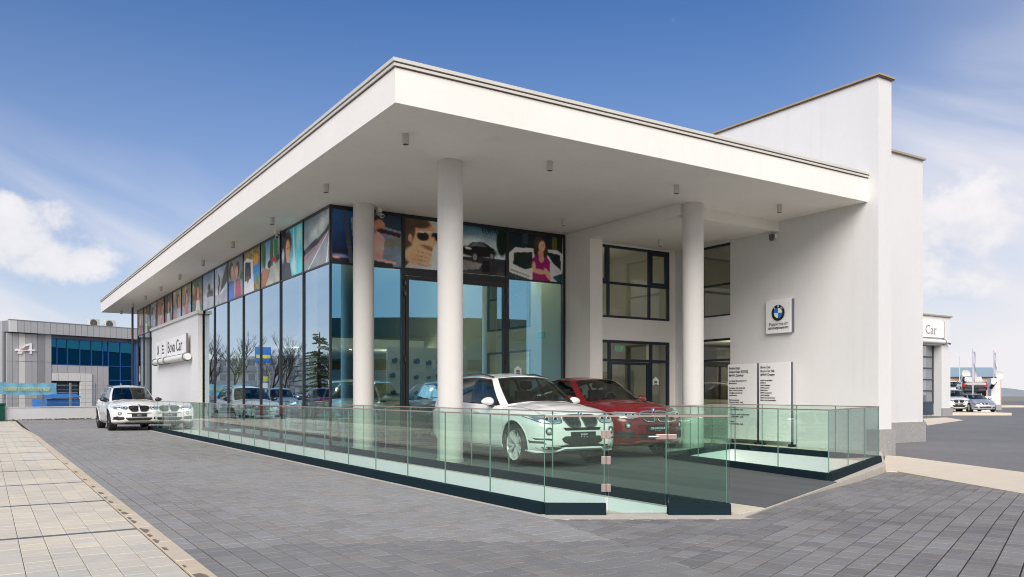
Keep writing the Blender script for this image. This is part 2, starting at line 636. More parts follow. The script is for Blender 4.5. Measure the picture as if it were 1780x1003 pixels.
def roundel(mb, c, r, right, upv, dark=0, blue=1, white=2, letters=True, depth=0.01):
    """round badge: dark ring, blue and white quarters"""
    c, ri, u = Vector(c), Vector(right).normalized(), Vector(upv).normalized()
    n = ri.cross(u)

    def P(rad, a, h):
        return c + ri * rad * math.cos(a) + u * rad * math.sin(a) + n * h
    N = 32
    for i in range(N):
        a, b = 2 * math.pi * i / N, 2 * math.pi * (i + 1) / N
        mb.quad(P(r, a, 0), P(r, b, 0), P(r, b, depth), P(r, a, depth), dark)
        mb.quad(P(r, a, depth), P(r, b, depth), P(r * .60, b, depth), P(r * .60, a, depth), dark)
        mb.quad(P(r * 1.0, a, depth * 1.05), P(r * 1.0, b, depth * 1.05), P(r * .955, b, depth * 1.1), P(r * .955, a, depth * 1.1), white)
        k = int((i + .5) / (N / 4))
        mb.add([P(0, 0, depth * 1.2), P(r * .6, a, depth * 1.2), P(r * .6, b, depth * 1.2)], [(0, 1, 2)], blue if k in (1, 3) else white)
    if letters:
        for ch, ang in (('B', 132), ('M', 90), ('W', 48)):
            a = R(ang)
            rr = ri * math.sin(a) - u * math.cos(a)
            uu = ri * math.cos(a) + u * math.sin(a)
            t = text_mb(ch, r * .36, P(r * .66, a, depth), rr, uu, 0.003, 'CENTER', white)
            mb.add(t.v, t.f, white)
    return mb


def copy_tree(o, parent=None):
    c = o.copy()
    COL.objects.link(c)
    c.parent = parent
    for ch in [x for x in CHILD.get(o.name, [])]:
        copy_tree(ch, c)
    return c


CHILD = {}


def index_children(root):
    for o in bpy.data.objects:
        if o.parent:
            CHILD.setdefault(o.parent.name, [])
            if o not in CHILD[o.parent.name]:
                CHILD[o.parent.name].append(o)


def clip(poly, a, b):
    """keep the part of poly left of the line a->b"""
    out_ = []
    n = len(poly)

    def side(p):
        return (b[0] - a[0]) * (p[1] - a[1]) - (b[1] - a[1]) * (p[0] - a[0])
    for i in range(n):
        p, q = poly[i], poly[(i + 1) % n]
        sp, sq = side(p), side(q)
        if sp >= 0:
            out_.append(p)
        if (sp >= 0) != (sq >= 0):
            t = sp / (sp - sq)
            out_.append((p[0] + (q[0] - p[0]) * t, p[1] + (q[1] - p[1]) * t))
    return out_


def area(poly):
    n = len(poly)
    return abs(sum(poly[i][0] * poly[(i + 1) % n][1] - poly[(i + 1) % n][0] * poly[i][1] for i in range(n))) / 2


CY, SY = math.cos(R(YAW)), math.sin(R(YAW))


def in_view(x, y):
    d = SY * x + CY * y
    return d > 5.5 and abs(CY * x - SY * y) < d * 0.66
# ------------------------------------------------------------------ ground
DX, DY = 0.925, 0.380            # the street direction, 22.3 degrees off the building's front


def ss(t):
    t = max(0.0, min(1.0, t))
    return t * t * (3 - 2 * t)


def gz(x, y):
    """the forecourt falls gently towards the street on the right"""
    return -0.12 * ss((x - 8.6) / 5.2)


WELL = [(5.44, 7.62), (5.44, 33.1), (6.90, 33.1), (6.90, 6.72)]
PIT = [(12.20, 12.75), (11.22, 8.22), (15.0, 9.92), (15.62, 14.18)]
TERRACE = [(5.18, 7.22), (7.02, 6.05), (7.02, 6.2), (14.40, 9.24), (15.75, 10.15), (17.90, 11.60), (17.90, 19.3), (7.0, 19.3), (7.0, 33.2),
           (5.18, 33.9)]


def sheet(mb, outer, holes, z, m=0):
    polys = [[Vector((*p, 0)) for p in outer]] + [[Vector((*p, 0)) for p in h] for h in holes]
    flat = [p for q in polys for p in q]
    for tri in tessellate_polygon(polys):
        a, b, c = (flat[i] for i in tri)
        if (b - a).cross(c - a).z < 0:
            b, c = c, b
        mb.add([(p.x, p.y, z(p.x, p.y) if callable(z) else z) for p in (a, b, c)], [(0, 1, 2)], m)
    return mb


g = MB()
sheet(g, [(-2500, -2500), (2500, -2500), (2500, 2500), (-2500, 2500)], [WELL, PIT], -0.2)
struct('ground', g, 'earth')

# yard beyond the pale strip, pale strip, base under the blocks
g = MB()
sheet(g, [(9.7, -30), (200, -30), (200, 160), (60, 160), (18.2, 60), (18.2, 11.9), (18.15, 11.4), (16.4, 7.72), (14.0, 3.1)], [], -0.125)
struct('street', g, 'yard')
g = MB()
g.prism([(14.42, 9.24), (14.55, 9.1), (12.85, 6.03), (10.95, 2.5), (6.2, -6.4), (9.0, -8.0), (14.0, 3.1), (16.4, 7.72), (18.2, 11.3), (18.2, 11.68), (15.75, 10.16)], -0.18, -0.105)
struct('path', g, 'beige_path')

terr = MB()
sheet(terr, TERRACE, [WELL, PIT], 0.0)
n = len(TERRACE)
for i in range(n):
    a, b = TERRACE[i], TERRACE[(i + 1) % n]
    terr.quad((*a, -0.2), (*b, -0.2), (*b, 0), (*a, 0), 1)
terr_o = struct('terrace', terr, ['light_stone', 'light_stone'])
# dark decking over the terrace, leaving pale stone margins
dk = MB()
DECK = [(7.78, 7.02), (10.85, 8.02 - .22), (11.05, 8.0), (12.05, 12.92), (15.9, 14.5), (16.7, 14.6), (16.7, 19.05), (7.78, 19.05)]
DECK = [(7.78, 6.55), (11.0, 7.87), (12.02, 12.88), (15.6, 14.42), (16.9, 14.42), (16.9, 19.1), (7.78, 19.1)]
dk.prism(DECK, -0.1, 0.012)
part('deck_surface', dk, 'deck_grey', terr_o)
cs = MB()
cs.prism([(7.16, 6.38), (7.772, 6.54), (7.772, 19.1), (7.16, 19.1)], -0.1, 0.008)
part('pale_margin', cs, 'cream_stone', terr_o)
cs = MB()
cs.prism([(16.906, 14.0), (17.8, 14.0), (17.8, 19.1), (16.906, 19.1)], -0.1, 0.008)
part('pale_margin', cs, 'cream_stone', terr_o)

# light well walls and pit walls
wl = MB()
for i in range(4):
    a, b = WELL[i], WELL[(i + 1) % 4]
    wl.quad((*a, -3.2), (*b, -3.2), (*b, -0.003), (*a, -0.003))
sheet(wl, WELL, [], -3.2)
for i in range(4):
    a, b = PIT[i], PIT[(i + 1) % 4]
    wl.quad((*a, -2.6), (*b, -2.6), (*b, -0.003), (*a, -0.003))
sheet(wl, PIT, [], -2.6)
struct('basement_wall', wl, 'well_white')
# steps going down into the well behind the gate
stp = MB()
for k in range(14):
    stp.box(5.45, 6.89, 8.2 + .28 * k, 8.2 + .28 * (k + 1) - .003, -3.19, -0.17 * (k + 1))
stp.prism([(5.45, 7.63), (6.89, 6.74), (6.89, 8.197), (5.45, 8.197)], -3.19, -0.17)
struct('stair', stp, 'light_stone')


def block_mesh(mb, poly, top, depth=0.05, ch=0.004, m=0, zf=None):
    """one paving block: top, chamfer and skirt"""
    n = len(poly)
    cx = sum(p[0] for p in poly) / n
    cy = sum(p[1] for p in poly) / n
    r = max(math.hypot(p[0] - cx, p[1] - cy) for p in poly)
    k = 1 - ch * 1.3 / r
    zf = zf or (lambda x, y: 0)
    inn = [(cx + (p[0] - cx) * k, cy + (p[1] - cy) * k) for p in poly]
    vs = [(p[0], p[1], top + zf(*p)) for p in inn] + [(p[0], p[1], top - ch * .7 + zf(*p)) for p in poly] + [(p[0], p[1], top - depth + zf(*p)) for p in poly]
    fs = [tuple(range(n))]
    for j in range(n):
        q = (j + 1) % n
        fs.append((n + j, n + q, q, j))
        fs.append((2 * n + j, 2 * n + q, n + q, n + j))
    mb.add(vs, fs, m)
    return len(fs)


PROTO = {}


def lay_blocks(parent, origin, ax, row_w, lens, u0, u1, v0, v1, lines, matname, part_name, zf, limit=300, gap=0.012, dmax=60, jitter=0.0012, skip=None, tone_fn=None):
    """blocks in rows along ax; rows stacked on the perpendicular; lines clip the field"""
    ux, uy = ax
    vx, vy = -uy, ux
    cells = []
    nrow = int((v1 - v0) / row_w + .5)
    for r_ in range(nrow):
        v = v0 + r_ * row_w
        u = u0 - random.random() * lens[0]
        prev_t = random.random()
        while u < u1:
            L = random.choice(lens)
            a = (u + gap / 2, v + gap / 2)
            b = (u + L - gap / 2, v + row_w - gap / 2)
            q = [a, (b[0], a[1]), b, (a[0], b[1])]
            wq = [(origin[0] + ux * x + vx * y, origin[1] + uy * x + vy * y) for x, y in q]
            u += L
            cxx = sum(p[0] for p in wq) / 4
            cyy = sum(p[1] for p in wq) / 4
            if skip and skip(cxx, cyy):
                continue
            pl = wq
            for la, lb in (lines(cxx, cyy) if callable(lines) else lines):
                pl = clip(pl, la, lb)
                if len(pl) < 3:
                    break
            if len(pl) < 3 or area(pl) < 0.004:
                continue
            full = abs(area(pl) - area(wq)) < 1e-6
            t = random.random()
            t = t * .6 + prev_t * .4 if random.random() < .4 else t
            prev_t = t
            if tone_fn:
                t = min(1, max(0, t + tone_fn(cxx, cyy)))
            cells.append([cxx, cyy, pl, full, L, t, math.hypot(cxx, cyy)])
    vis = sorted([c for c in cells if c[3] and in_view(c[0], c[1])], key=lambda c: c[6])[:limit]
    single_ids = set(id(c) for c in vis)
    ang = math.atan2(uy, ux)
    for c in vis:
        tq = int(c[5] * 9.99)
        key = (part_name, matname, round(c[4], 3), tq, row_w)
        if key not in PROTO:
            mb = MB()
            hx, hy = (c[4] - gap) / 2, (row_w - gap) / 2
            nf = block_mesh(mb, [(-hx, -hy), (hx, -hy), (hx, hy), (-hx, hy)], 0)
            me = mb.mesh(part_name, matname)
            at = me.attributes.new('tone', 'FLOAT', 'FACE')
            at.data.foreach_set('value', [tq / 9.0] * nf)
            PROTO[key] = me
        o = bpy.data.objects.new(part_name, PROTO[key])
        COL.objects.link(o)
        o.parent = parent
        o.location = (c[0], c[1], zf(c[0], c[1]) + random.uniform(-jitter, jitter))
        sl = (zf(c[0] + .1, c[1]) - zf(c[0] - .1, c[1])) / .2
        o.rotation_euler = (random.uniform(-.002, .002), -math.atan(sl) * math.cos(ang), ang)
    mb = MB()
    tones = []
    for c in cells:
        if id(c) in single_ids or c[6] > dmax:
            continue
        n_ = block_mesh(mb, c[2], random.uniform(-jitter, jitter), zf=zf)
        tones += [c[5]] * n_
    me = mb.mesh(part_name + '_field', matname)
    at = me.attributes.new('tone', 'FLOAT', 'FACE')
    at.data.foreach_set('value', tones)
    o = link(part_name + '_field', me, parent, loc=(0, 0, 0))
    o['kind'] = 'stuff'
    return o


flat = lambda x, y: 0.0
# boundary between the two laying directions
LA, LB = (5.22, 7.60), (4.05, 1.6)
# driveway: rows run along the glazed side
g = MB()
g.prism([(1.44, -6), (LB[0] - 1.4, -6), LB, (5.19, 7.3), (5.19, 33.9), (7.3, 34.0), (7.3, 52.5), (1.2, 50.3)], -0.19, -0.010)
drive = struct('driveway', g, 'joint_sand')


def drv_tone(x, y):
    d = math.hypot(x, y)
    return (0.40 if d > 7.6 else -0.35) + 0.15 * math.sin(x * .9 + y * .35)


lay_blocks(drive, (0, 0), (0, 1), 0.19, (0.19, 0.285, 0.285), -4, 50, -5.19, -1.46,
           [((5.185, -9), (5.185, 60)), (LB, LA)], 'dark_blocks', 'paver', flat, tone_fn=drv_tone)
# past the end of the railing the driveway widens to the sign wall
lay_blocks(drive, (0, 0), (0, 1), 0.19, (0.19, 0.285), 33.9, 50, -7.3, -5.19, [], 'dark_blocks', 'paver', flat, limit=0)

# forecourt: rows run along the street
g = MB()
for i in range(28):
    for j in range(26):
        x0, x1 = 4.0 + i * .5, 4.5 + i * .5
        y0, y1 = -4 + j * .55, -4 + (j + 1) * .55
        q = [(x0, y0), (x1, y0), (x1, y1), (x0, y1)]
        for la, lb in ((LA, LB), ((14.40, 9.24), (5.2, 5.43)), ((10.95, 2.5), (12.85, 6.03)), ((12.85, 6.03), (14.6, 9.2))):
            q = clip(q, la, lb)
            if len(q) < 3:
                break
        if len(q) >= 3:
            g.add([(p[0], p[1], gz(*p) - 0.011) for p in q], [tuple(range(len(q)))])
fore = struct('forecourt', g, 'joint_sand')
# the strip between the stone sill and the blocks is cut to the sill's line
def CUT(x, y):
    # the blocks stop at the stone sill of the glass corner, further right at the terrace edge
    edge = ((7.02, 6.045), (5.18, 7.215)) if x < 7.02 else ((14.40, 9.235), (7.02, 6.195))
    return [(LA, LB), edge, ((10.95, 2.5), (12.85, 6.03)), ((12.85, 6.03), (14.6, 9.2))]


lay_blocks(fore, (5.2, 5.43), (DX, DY), 0.19, (0.19, 0.285, 0.285), -4, 16, -9.5, 3.04,
           CUT, 'forecourt_blocks', 'paver', gz)
g = MB()
g.prism([(5.20, 7.55), (5.20, 7.20), (7.02, 6.04), (7.02, 6.18), (5.2, 5.45), (4.8, 5.45)], -0.19, -0.012)
struct('sill_bed', g, 'joint_sand')

# sidewalk on the left: pale blocks with thin dark bands across, a pale flush kerb
g = MB()
g.prism([(-6, -6), (1.42, -6), (1.42, 30), (1.05, 50.5), (-6, 49)], -0.19, -0.010)
walk = struct('sidewalk', g, 'joint_beige')
bands = [6.29 + 2.63 * k for k in range(-3, 17)]


for k, b0 in enumerate(bands[:-1]):
    seg0, seg1 = b0 + 0.10, bands[k + 1] - 0.003
    near = k in (3, 4, 5, 6, 7, 8)
    # blocks fill the bay between two bands exactly
    rows = 26
    cells = []
    for r_ in range(rows):
        v = 1.28 - (r_ + 1) * 0.205
        y = seg0
        while y < seg1 - 0.05:
            L = random.choice((0.205, 0.31, 0.41))
            y1_ = min(seg1, y + L)
            if seg1 - y1_ < 0.12:
                y1_ = seg1
            cells.append((v, y, y1_))
            y = y1_
    if k == 0:
        WCELLS = []
    WCELLS += cells
WCELLS.sort(key=lambda c: math.hypot(c[0], c[1]))
mb, tones, cnt = MB(), [], 0
for v, y, y1_ in WCELLS:
    x0, x1 = v + .0025, v + .2025
    cx_, cy_ = (x0 + x1) / 2, (y + y1_) / 2
    t = random.random() * .55 + (0.0 if cy_ < 8.2 else 0.4) + random.uniform(-.05, .05)
    if cnt < 300 and in_view(cx_, cy_):
        L = round(y1_ - y, 2)
        key = ('tile', L, int(t * 6))
        if key not in PROTO:
            m_ = MB()
            nf = block_mesh(m_, [(-.1, -L / 2 + .0025), (.1, -L / 2 + .0025), (.1, L / 2 - .0025), (-.1, L / 2 - .0025)], 0)
            me = m_.mesh('tile', 'beige_blocks')
            at = me.attributes.new('tone', 'FLOAT', 'FACE')
            at.data.foreach_set('value', [int(t * 6) / 6.0] * nf)
            PROTO[key] = me
        o = bpy.data.objects.new('tile', PROTO[key])
        COL.objects.link(o)
        o.parent = walk
        o.location = (cx_, cy_, random.uniform(0, .002))
        cnt += 1
    else:
        n_ = block_mesh(mb, [(x0, y + .0025), (x1, y + .0025), (x1, y1_ - .0025), (x0, y1_ - .0025)], random.uniform(0, .002))
        tones += [t] * n_
me = mb.mesh('tile_field', 'beige_blocks')
at = me.attributes.new('tone', 'FLOAT', 'FACE')
at.data.foreach_set('value', tones)
link('tile_field', me, walk, loc=(0, 0, 0))['kind'] = 'stuff'
bme = MB()
block_mesh(bme, [(-4.05, 0.003), (1.275, 0.003), (1.275, 0.095), (-4.05, 0.095)], 0)
bme = bme.mesh('dark_band', 'band_blocks')
for b0 in bands:
    o = bpy.data.objects.new('dark_band', bme)
    COL.objects.link(o)
    o.parent = walk
    o.location = (0, b0, 0.001)
kerb = MB()
kerb.prism([(1.286, -6), (1.44, -6), (1.44, 30), (1.05, 50.3), (0.9, 50.2), (1.286, 30)], -0.19, -0.01)
kerb_o = struct('kerb', kerb, 'joint_beige')
y = -5.0
while y < 49:
    xo = 0 if y < 30 else -(y - 30) / 20.3 * .39
    mb = MB()
    nf = block_mesh(mb, [(-.072, 0.004), (.072, 0.004), (.072, 0.996), (-.072, 0.996)], 0, ch=.01)
    key = ('kerb', int(random.random() * 4))
    if key not in PROTO:
        me = mb.mesh('kerb_stone', 'kerb_concrete')
        at = me.attributes.new('tone', 'FLOAT', 'FACE')
        at.data.foreach_set('value', [random.random()] * nf)
        PROTO[key] = me
    o = bpy.data.objects.new('kerb_stone', PROTO[key])
    COL.objects.link(o)
    o.parent = kerb_o
    o.location = (1.363 + xo, y, 0.012)
    y += 1.0
# damp stains on the kerb (thin wet patches)
mat('damp', (0.22, 0.165, 0.105), 0.5, n_scale=12, n_amt=0.3)
for yy, sz in ((6.25, .16), (6.75, .05), (7.6, .07), (8.05, .09), (8.4, .08), (8.75, .13), (9.4, .1), (9.7, .09), (10.15, .12), (10.45, .07), (11.3, .1), (11.8, .08), (12.4, .12), (13.3, .1), (14.5, .1), (16, .12), (18, .12)):
    mb = MB()
    pl = []
    for k in range(14):
        a = 2 * math.pi * k / 14
        rr = sz * random.uniform(.7, 1.1)
        pl.append((1.293 + max(-0.0, rr * .55 * math.cos(a)), yy + rr * 1.3 * math.sin(a)))
    mb.add([(p[0], p[1], 0.0135) for p in pl], [tuple(range(14))])
    part('damp_stain', mb, 'damp', kerb_o)
# ------------------------------------------------------------------ the showroom
FX, FY = 7.08, 19.2              # glass planes: long side at X=FX, front at Y=FY
SOF, TOP = 6.0, 6.70
XR = 17.89                       # face of the tall wall on the right
B = thing('showroom_building', 'large white showroom with a deep flat canopy on round columns and tall dark framed glass', 'building', (12, 30, 0))
P_ = B

# canopy slab with fascia and coping
cx0, cy0, cx1, cy1 = 5.48, 11.95, 17.885, 51.45
mb = MB()
mb.box(cx0, cx1, cy0, cy1, SOF, 6.56)
can = part('canopy', mb, 'white_render', P_)
mb = MB()


def rim(mb, o, z0, z1, m=0, wd=0.3):
    mb.box(cx0 - o, cx1, cy0 - o, cy0 + wd, z0, z1, m)
    mb.box(cx0 - o, cx0 + wd, cy0 + wd, cy1 + o, z0, z1, m)


rim(mb, 0.012, 6.563, 6.575, 1)
rim(mb, 0.035, 6.578, 6.622, 0)
rim(mb, 0.012, 6.625, 6.64, 1)
rim(mb, 0.055, 6.643, TOP, 0)
part('coping', mb, ['coping_light', 'coping_brown'], can)
mb = MB()
mb.box(cx0 + .32, cx1, cy0 + .32, cy1, 6.563, 6.60)
part('roof_membrane', mb, 'coping_light', P_)

# columns
for (x, y) in ((7.78, 18.80), (7.80, 14.40), (14.52, 14.40)):
    mb = MB()
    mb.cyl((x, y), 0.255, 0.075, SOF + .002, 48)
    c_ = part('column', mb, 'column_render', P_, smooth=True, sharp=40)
    mb = MB()
    mb.cyl((x, y), 0.275, 0.0, 0.072, 48)
    part('column_base', mb, 'light_stone', c_, smooth=True, sharp=40)

# side glazing: 15 bays of 2 m behind the canopy
NB = 15
for k in range(NB + 1):
    y = FY + 2 * k
    mb = MB()
    mb.box(FX - .028, FX + (.10 if k else .03), y - .026, y + .026, 0.0, SOF - .004)
    part('mullion', mb, 'frame_dark', P_)
for k in range(NB):
    y0, y1 = FY + 2 * k + .028, FY + 2 * k + 1.972
    mb = MB()
    for z0, z1 in ((4.565, 4.605), (5.93, 5.995), (0.0, 0.10)):
        mb = MB()
        mb.box(FX - .018, FX + .08, y0, y1, z0, z1)
        part('transom', mb, 'frame_dark', P_)
    mb = MB()
    mb.quad((FX + .01, y1, .10), (FX + .01, y0, .10), (FX + .01, y0, 4.565), (FX + .01, y1, 4.565))
    part('glass_pane', mb, 'facade_glass', P_)
# front glazing: fixed, tall double door, fixed
frontx = [7.08, 9.02, 10.60, 12.18, 14.18]
for x in frontx[1:]:
    wd = .035 if x not in (9.02, 12.18) else .045
    mb = MB()
    x_ = min(x, 14.13)
    mb.box(x_ - wd if x > 7.1 else x_ + .103, x_ + wd if x > 7.1 else x_ + .13, FY - .045, FY + .09, 0.0, SOF - .004)
    part('mullion', mb, 'frame_dark', P_)
for i in range(4):
    x0, x1 = frontx[i] + .05 - (.015 if i == 0 else 0), frontx[i + 1] - .05 - (.05 if i == 3 else 0)
    mb = MB()
    door = i in (1, 2)
    zt = 4.42 if door else 4.565
    for z0, z1 in ((zt, 4.605 if not door else 4.62), (5.90, 5.995), (0.0, 0.10)):
        mb = MB()
        mb.box(x0, x1, FY - .03, FY + .08, z0, z1)
        part('transom', mb, 'frame_dark', P_)
    if not door:
        mb = MB()
        mb.quad((x0 - .01, FY + .01, .10), (x1 + .01, FY + .01, .10), (x1 + .01, FY + .01, zt), (x0 - .01, FY + .01, zt))
        part('glass_pane', mb, 'facade_glass', P_)
    else:
        mb = MB()
        a, b = x0 + .005, x1 - .005
        for q in ((a, a + .09, .11, 4.41), (b - .09, b, .11, 4.41)):
            mb.box(q[0], q[1], FY - .06, FY + .03, q[2], q[3])
        mb.box(a + .09, b - .09, FY - .06, FY + .03, .11, .24)
        mb.box(a + .09, b - .09, FY - .06, FY + .03, 4.32, 4.41)
        dr = part('showroom_door', mb, 'frame_dark', P_)
        mb = MB()
        mb.quad((a + .08, FY - .01, .23), (b - .08, FY - .01, .23), (b - .08, FY - .01, 4.33), (a + .08, FY - .01, 4.33))
        part('pane', mb, 'facade_glass', dr)
        for zz in (.5, 2.25, 3.95, 4.22):
            hx = a - .02 if i == 1 else b + .02
            mb = MB()
            mb.cyl((hx, FY - .085), .022, zz - .07, zz + .07, 10)
            mb.box(hx - .04, hx + .04, FY - .085, FY - .05, zz - .05, zz + .05)
            part('hinge', mb, 'satin_black', dr)

# pier, beams and the lower soffit of the entrance porch
mb = MB()
mb.box(14.19, 14.63, 18.02, 18.90, 0.0, 5.72)
mb.box(14.19, 14.63, 18.90, 19.35, 0.0, 5.999)
part('pier', mb, 'white_render', P_)
mb = MB()
mb.box(14.19, 14.60, 14.56, 18.90, 5.72, 5.999)
mb.box(14.60, XR, 14.56, 14.86, 5.72, 5.999)
part('beam', mb, 'white_render', P_)
mb = MB()
mb.box(14.603, XR - .002, 14.863, 18.52, 5.76, 5.998)
part('porch_ceiling', mb, 'white_render', P_)

# back wall of the porch with window and entrance door
WX0, WX1 = 14.95, 17.66
mb = MB()
mb.box(14.63, WX0, 18.5, 18.8, 0, 5.76)
mb.box(WX1, XR, 18.5, 18.8, 0, 5.76)
mb.box(WX0, WX1, 18.5, 18.8, 2.95, 3.60)
mb.box(WX0, WX1, 18.5, 18.8, 5.72, 5.76)
part('porch_wall', mb, 'white_render', P_)


def window(name, rects, frames, parent, axis, pos, inward, gname='window_glass', th=0.07, fm='frame_blue'):
    """frames/panes in a wall. axis 'Y': plane Y=pos, rects in (x,z); axis 'X': plane X=pos, rects in (y,z)"""
    mb = MB()
    for a0, a1, z0, z1 in frames:
        if axis == 'Y':
            mb.box(a0, a1, pos, pos + th * inward if inward > 0 else pos, z0, z1) if inward > 0 else mb.box(a0, a1, pos - th, pos, z0, z1)
        else:
            mb.box(pos, pos + th, a0, a1, z0, z1)
    f = part(name, mb, fm, parent)
    for a0, a1, z0, z1 in rects:
        mb = MB()
        q = pos + th * .5
        if axis == 'Y':
            mb.quad((a0, q, z0), (a1, q, z0), (a1, q, z1), (a0, q, z1))
        else:
            mb.quad((q, a1, z0), (q, a0, z0), (q, a0, z1), (q, a1, z1))
        part('pane', mb, gname, f)
    return f


def grid_frames(a0, a1, z0, z1, cols, rows, t=0.06):
    fr = [(a0, a1, z0, z0 + t), (a0, a1, z1 - t, z1), (a0, a0 + t, z0 + t, z1 - t), (a1 - t, a1, z0 + t, z1 - t)]
    fr += [(c - t / 2, c + t / 2, z0 + t, z1 - t) for c in cols]
    cs_ = [a0 + t] + [q for c in cols for q in (c - t / 2, c + t / 2)] + [a1 - t]
    rects = []
    for i in range(0, len(cs_), 2):
        rr = [z0 + t] + [q for r_ in rows for q in (r_ - t / 2, r_ + t / 2)] + [z1 - t]
        for r_ in rows:
            fr.append((cs_[i], cs_[i + 1], r_ - t / 2, r_ + t / 2))
        for j in range(0, len(rr), 2):
            rects.append((cs_[i], cs_[i + 1], rr[j], rr[j + 1]))
    return fr, rects


fr, rc = grid_frames(WX0, WX1, 3.60, 5.718, (15.27, 16.86), (4.62,), .07)
fr += [(15.0, 15.235, 4.66, 4.74), (15.16, 15.235, 4.74, 5.64), (16.90, 16.98, 4.66, 5.64), (17.50, 17.59, 4.66, 5.64), (16.98, 17.50, 4.66, 4.74), (16.98, 17.50, 5.56, 5.64)]
window('porch_window', rc, fr, P_, 'Y', 18.52, 1)
fr, rc = grid_frames(WX0, WX1, 0.03, 2.948, (15.31, 16.93), (2.36,), .08)
window('entrance_frame', [r_ for r_ in rc if not (15.3 < r_[0] < 16 and r_[2] < 1)], fr, P_, 'Y', 18.52, 1)
mb = MB()
mb.box(15.36, 15.42, 18.54, 18.60, .06, 2.31)
mb.box(16.05, 16.12, 18.54, 18.60, .06, 2.31)
mb.box(15.42, 16.05, 18.54, 18.60, 2.24, 2.31)
mb.box(15.42, 16.05, 18.54, 18.60, .06, .16)
mb.box(16.78, 16.88, 18.54, 18.60, .06, 2.31)
mb.box(16.12, 16.78, 18.54, 18.60, 2.24, 2.31)
mb.box(16.12, 16.78, 18.54, 18.60, .06, .16)
dr = part('entrance_door', mb, 'frame_blue', P_)
for a, b in ((15.42, 16.05), (16.12, 16.78)):
    mb = MB()
    mb.quad((a, 18.57, .16), (b, 18.57, .16), (b, 18.57, 2.24), (a, 18.57, 2.24))
    part('pane', mb, 'window_glass', dr)

# tall wall on the right, with two window slots near the porch
WY0, WY1 = 16.28, 17.95
mb = MB()
XO = 18.42
mb.box(XR, XO, 11.67, WY0, -0.2, 8.93)
mb.box(XR, XO, WY1, 44, -0.2, 8.93)
mb.box(XR, XO, WY0, WY1, -.2, .05)
mb.box(XR, XO, WY0, WY1, 2.98, 3.62)
mb.box(XR, XO, WY0, WY1, 5.72, 8.93)
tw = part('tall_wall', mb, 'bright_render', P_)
mb = MB()
mb.box(XR - .04, XO + .05, 11.62, 44, 8.932, 8.955, 1)
mb.box(XR - .06, XO + .07, 11.60, 44, 8.957, 9.0, 0)
part('coping', mb, ['coping_tan', 'coping_brown'], tw)
mb = MB()
mb.box(XR - .045, XO + .06, 11.60, 11.668, -0.2, .52)
mb.box(XR - .045, XR - .002, 11.668, 11.95, -0.2, .52)
mb.box(XO + .002, XO + .06, 11.668, 14.6, -0.2, .52)
part('plinth', mb, 'granite', tw)
for z0, z1, rows in ((3.62, 5.718, (4.55,)), (0.05, 2.98, (2.36,))):
    fr, rc = grid_frames(WY0, WY1, z0, z1, (), rows, .06)
    window('wall_window', rc, fr, P_, 'X', XR + .08, 1)

# lower volume further back on the right
mb = MB()
mb.box(XO + .002, 24.88, 14.7, 15.0, -0.2, 8.74)
mb.box(24.58, 24.88, 15.0, 44, -0.2, 8.74)
mb.box(XO + .002, 24.58, 15.0, 44, 8.4, 8.74)
mb.box(XO + .002, 24.58, 15.0, 44, -0.2, 0.03)
mb.box(XO + .002, 24.58, 24.0, 24.2, 0.03, 8.4)
mb.box(XO + .002, 24.58, 15.0, 24.0, 3.1, 3.4)
lv = part('rear_block', mb, 'bright_render', P_)
mb = MB()
mb.box(XO + .002, 24.94, 14.62, 14.9, 8.742, 8.80, 0)
mb.box(24.6, 24.94, 14.9, 44, 8.742, 8.80, 0)
part('coping', mb, 'coping_tan', lv)
mb = MB()
mb.box(XO + .062, 24.94, 14.63, 14.698, -0.2, .50)
part('plinth', mb, 'granite', lv)

# interior
mb = MB()
mb.box(7.2, 17.85, 19.3, 49.2, -0.1, 0.03)
mb.box(14.63, 17.85, 18.82, 19.3, -0.1, 0.03)
part('showroom_floor', mb, 'interior_floor', P_)
mb = MB()
mb.box(14.2, 14.35, 19.36, 21.0, 0.03, 5.99)
mb.box(14.2, 14.35, 23.6, 45, 0.03, 5.99)
mb.box(14.2, 14.35, 21.0, 23.6, 2.75, 3.45)
mb.box(14.2, 14.35, 21.0, 23.6, 5.1, 5.99)
mb.box(7.2, 17.85, 49.25, 49.4, 0.03, 5.99)
mb.box(9.6, 14.2, 45.0, 45.15, 0.03, 5.99)
mb.box(14.35, 17.88, 24.0, 24.15, 0.03, 5.75)
part('partition', mb, 'interior_wall', P_)
mb = MB()
for z0, z1 in ((0.03, 2.75), (3.45, 5.1)):
    for y in (21.0, 22.27, 23.54):
        mb.box(14.18, 14.26, y, y + .06, z0, z1)
    for z in (z0, z1 - .06, z0 + (z1 - z0) * .62):
        mb.box(14.19, 14.25, 21.06, 23.54, z, z + .06)
part('partition_frame', mb, 'frame_blue', P_)
mb = MB()
mb.box(7.2, 17.85, 19.3, 49.2, 5.93, 5.995)
mb.box(14.36, 17.88, 18.82, 49.2, 3.0, 3.45)
mb.box(8.6, 14.15, 28.2, 49.2, 3.05, 3.40)
part('showroom_ceiling', mb, 'interior_white', P_)
mb = MB()
for y in (27.9, 38.0):
    mb.cyl((9.4, y), .25, .03, 5.93, 32)
for y in (23.2, 31.2):
    mb.cyl((7.9, y), .24, .03, 5.93, 32)
part('inner_column', mb, 'interior_wall', P_, smooth=True, sharp=40)
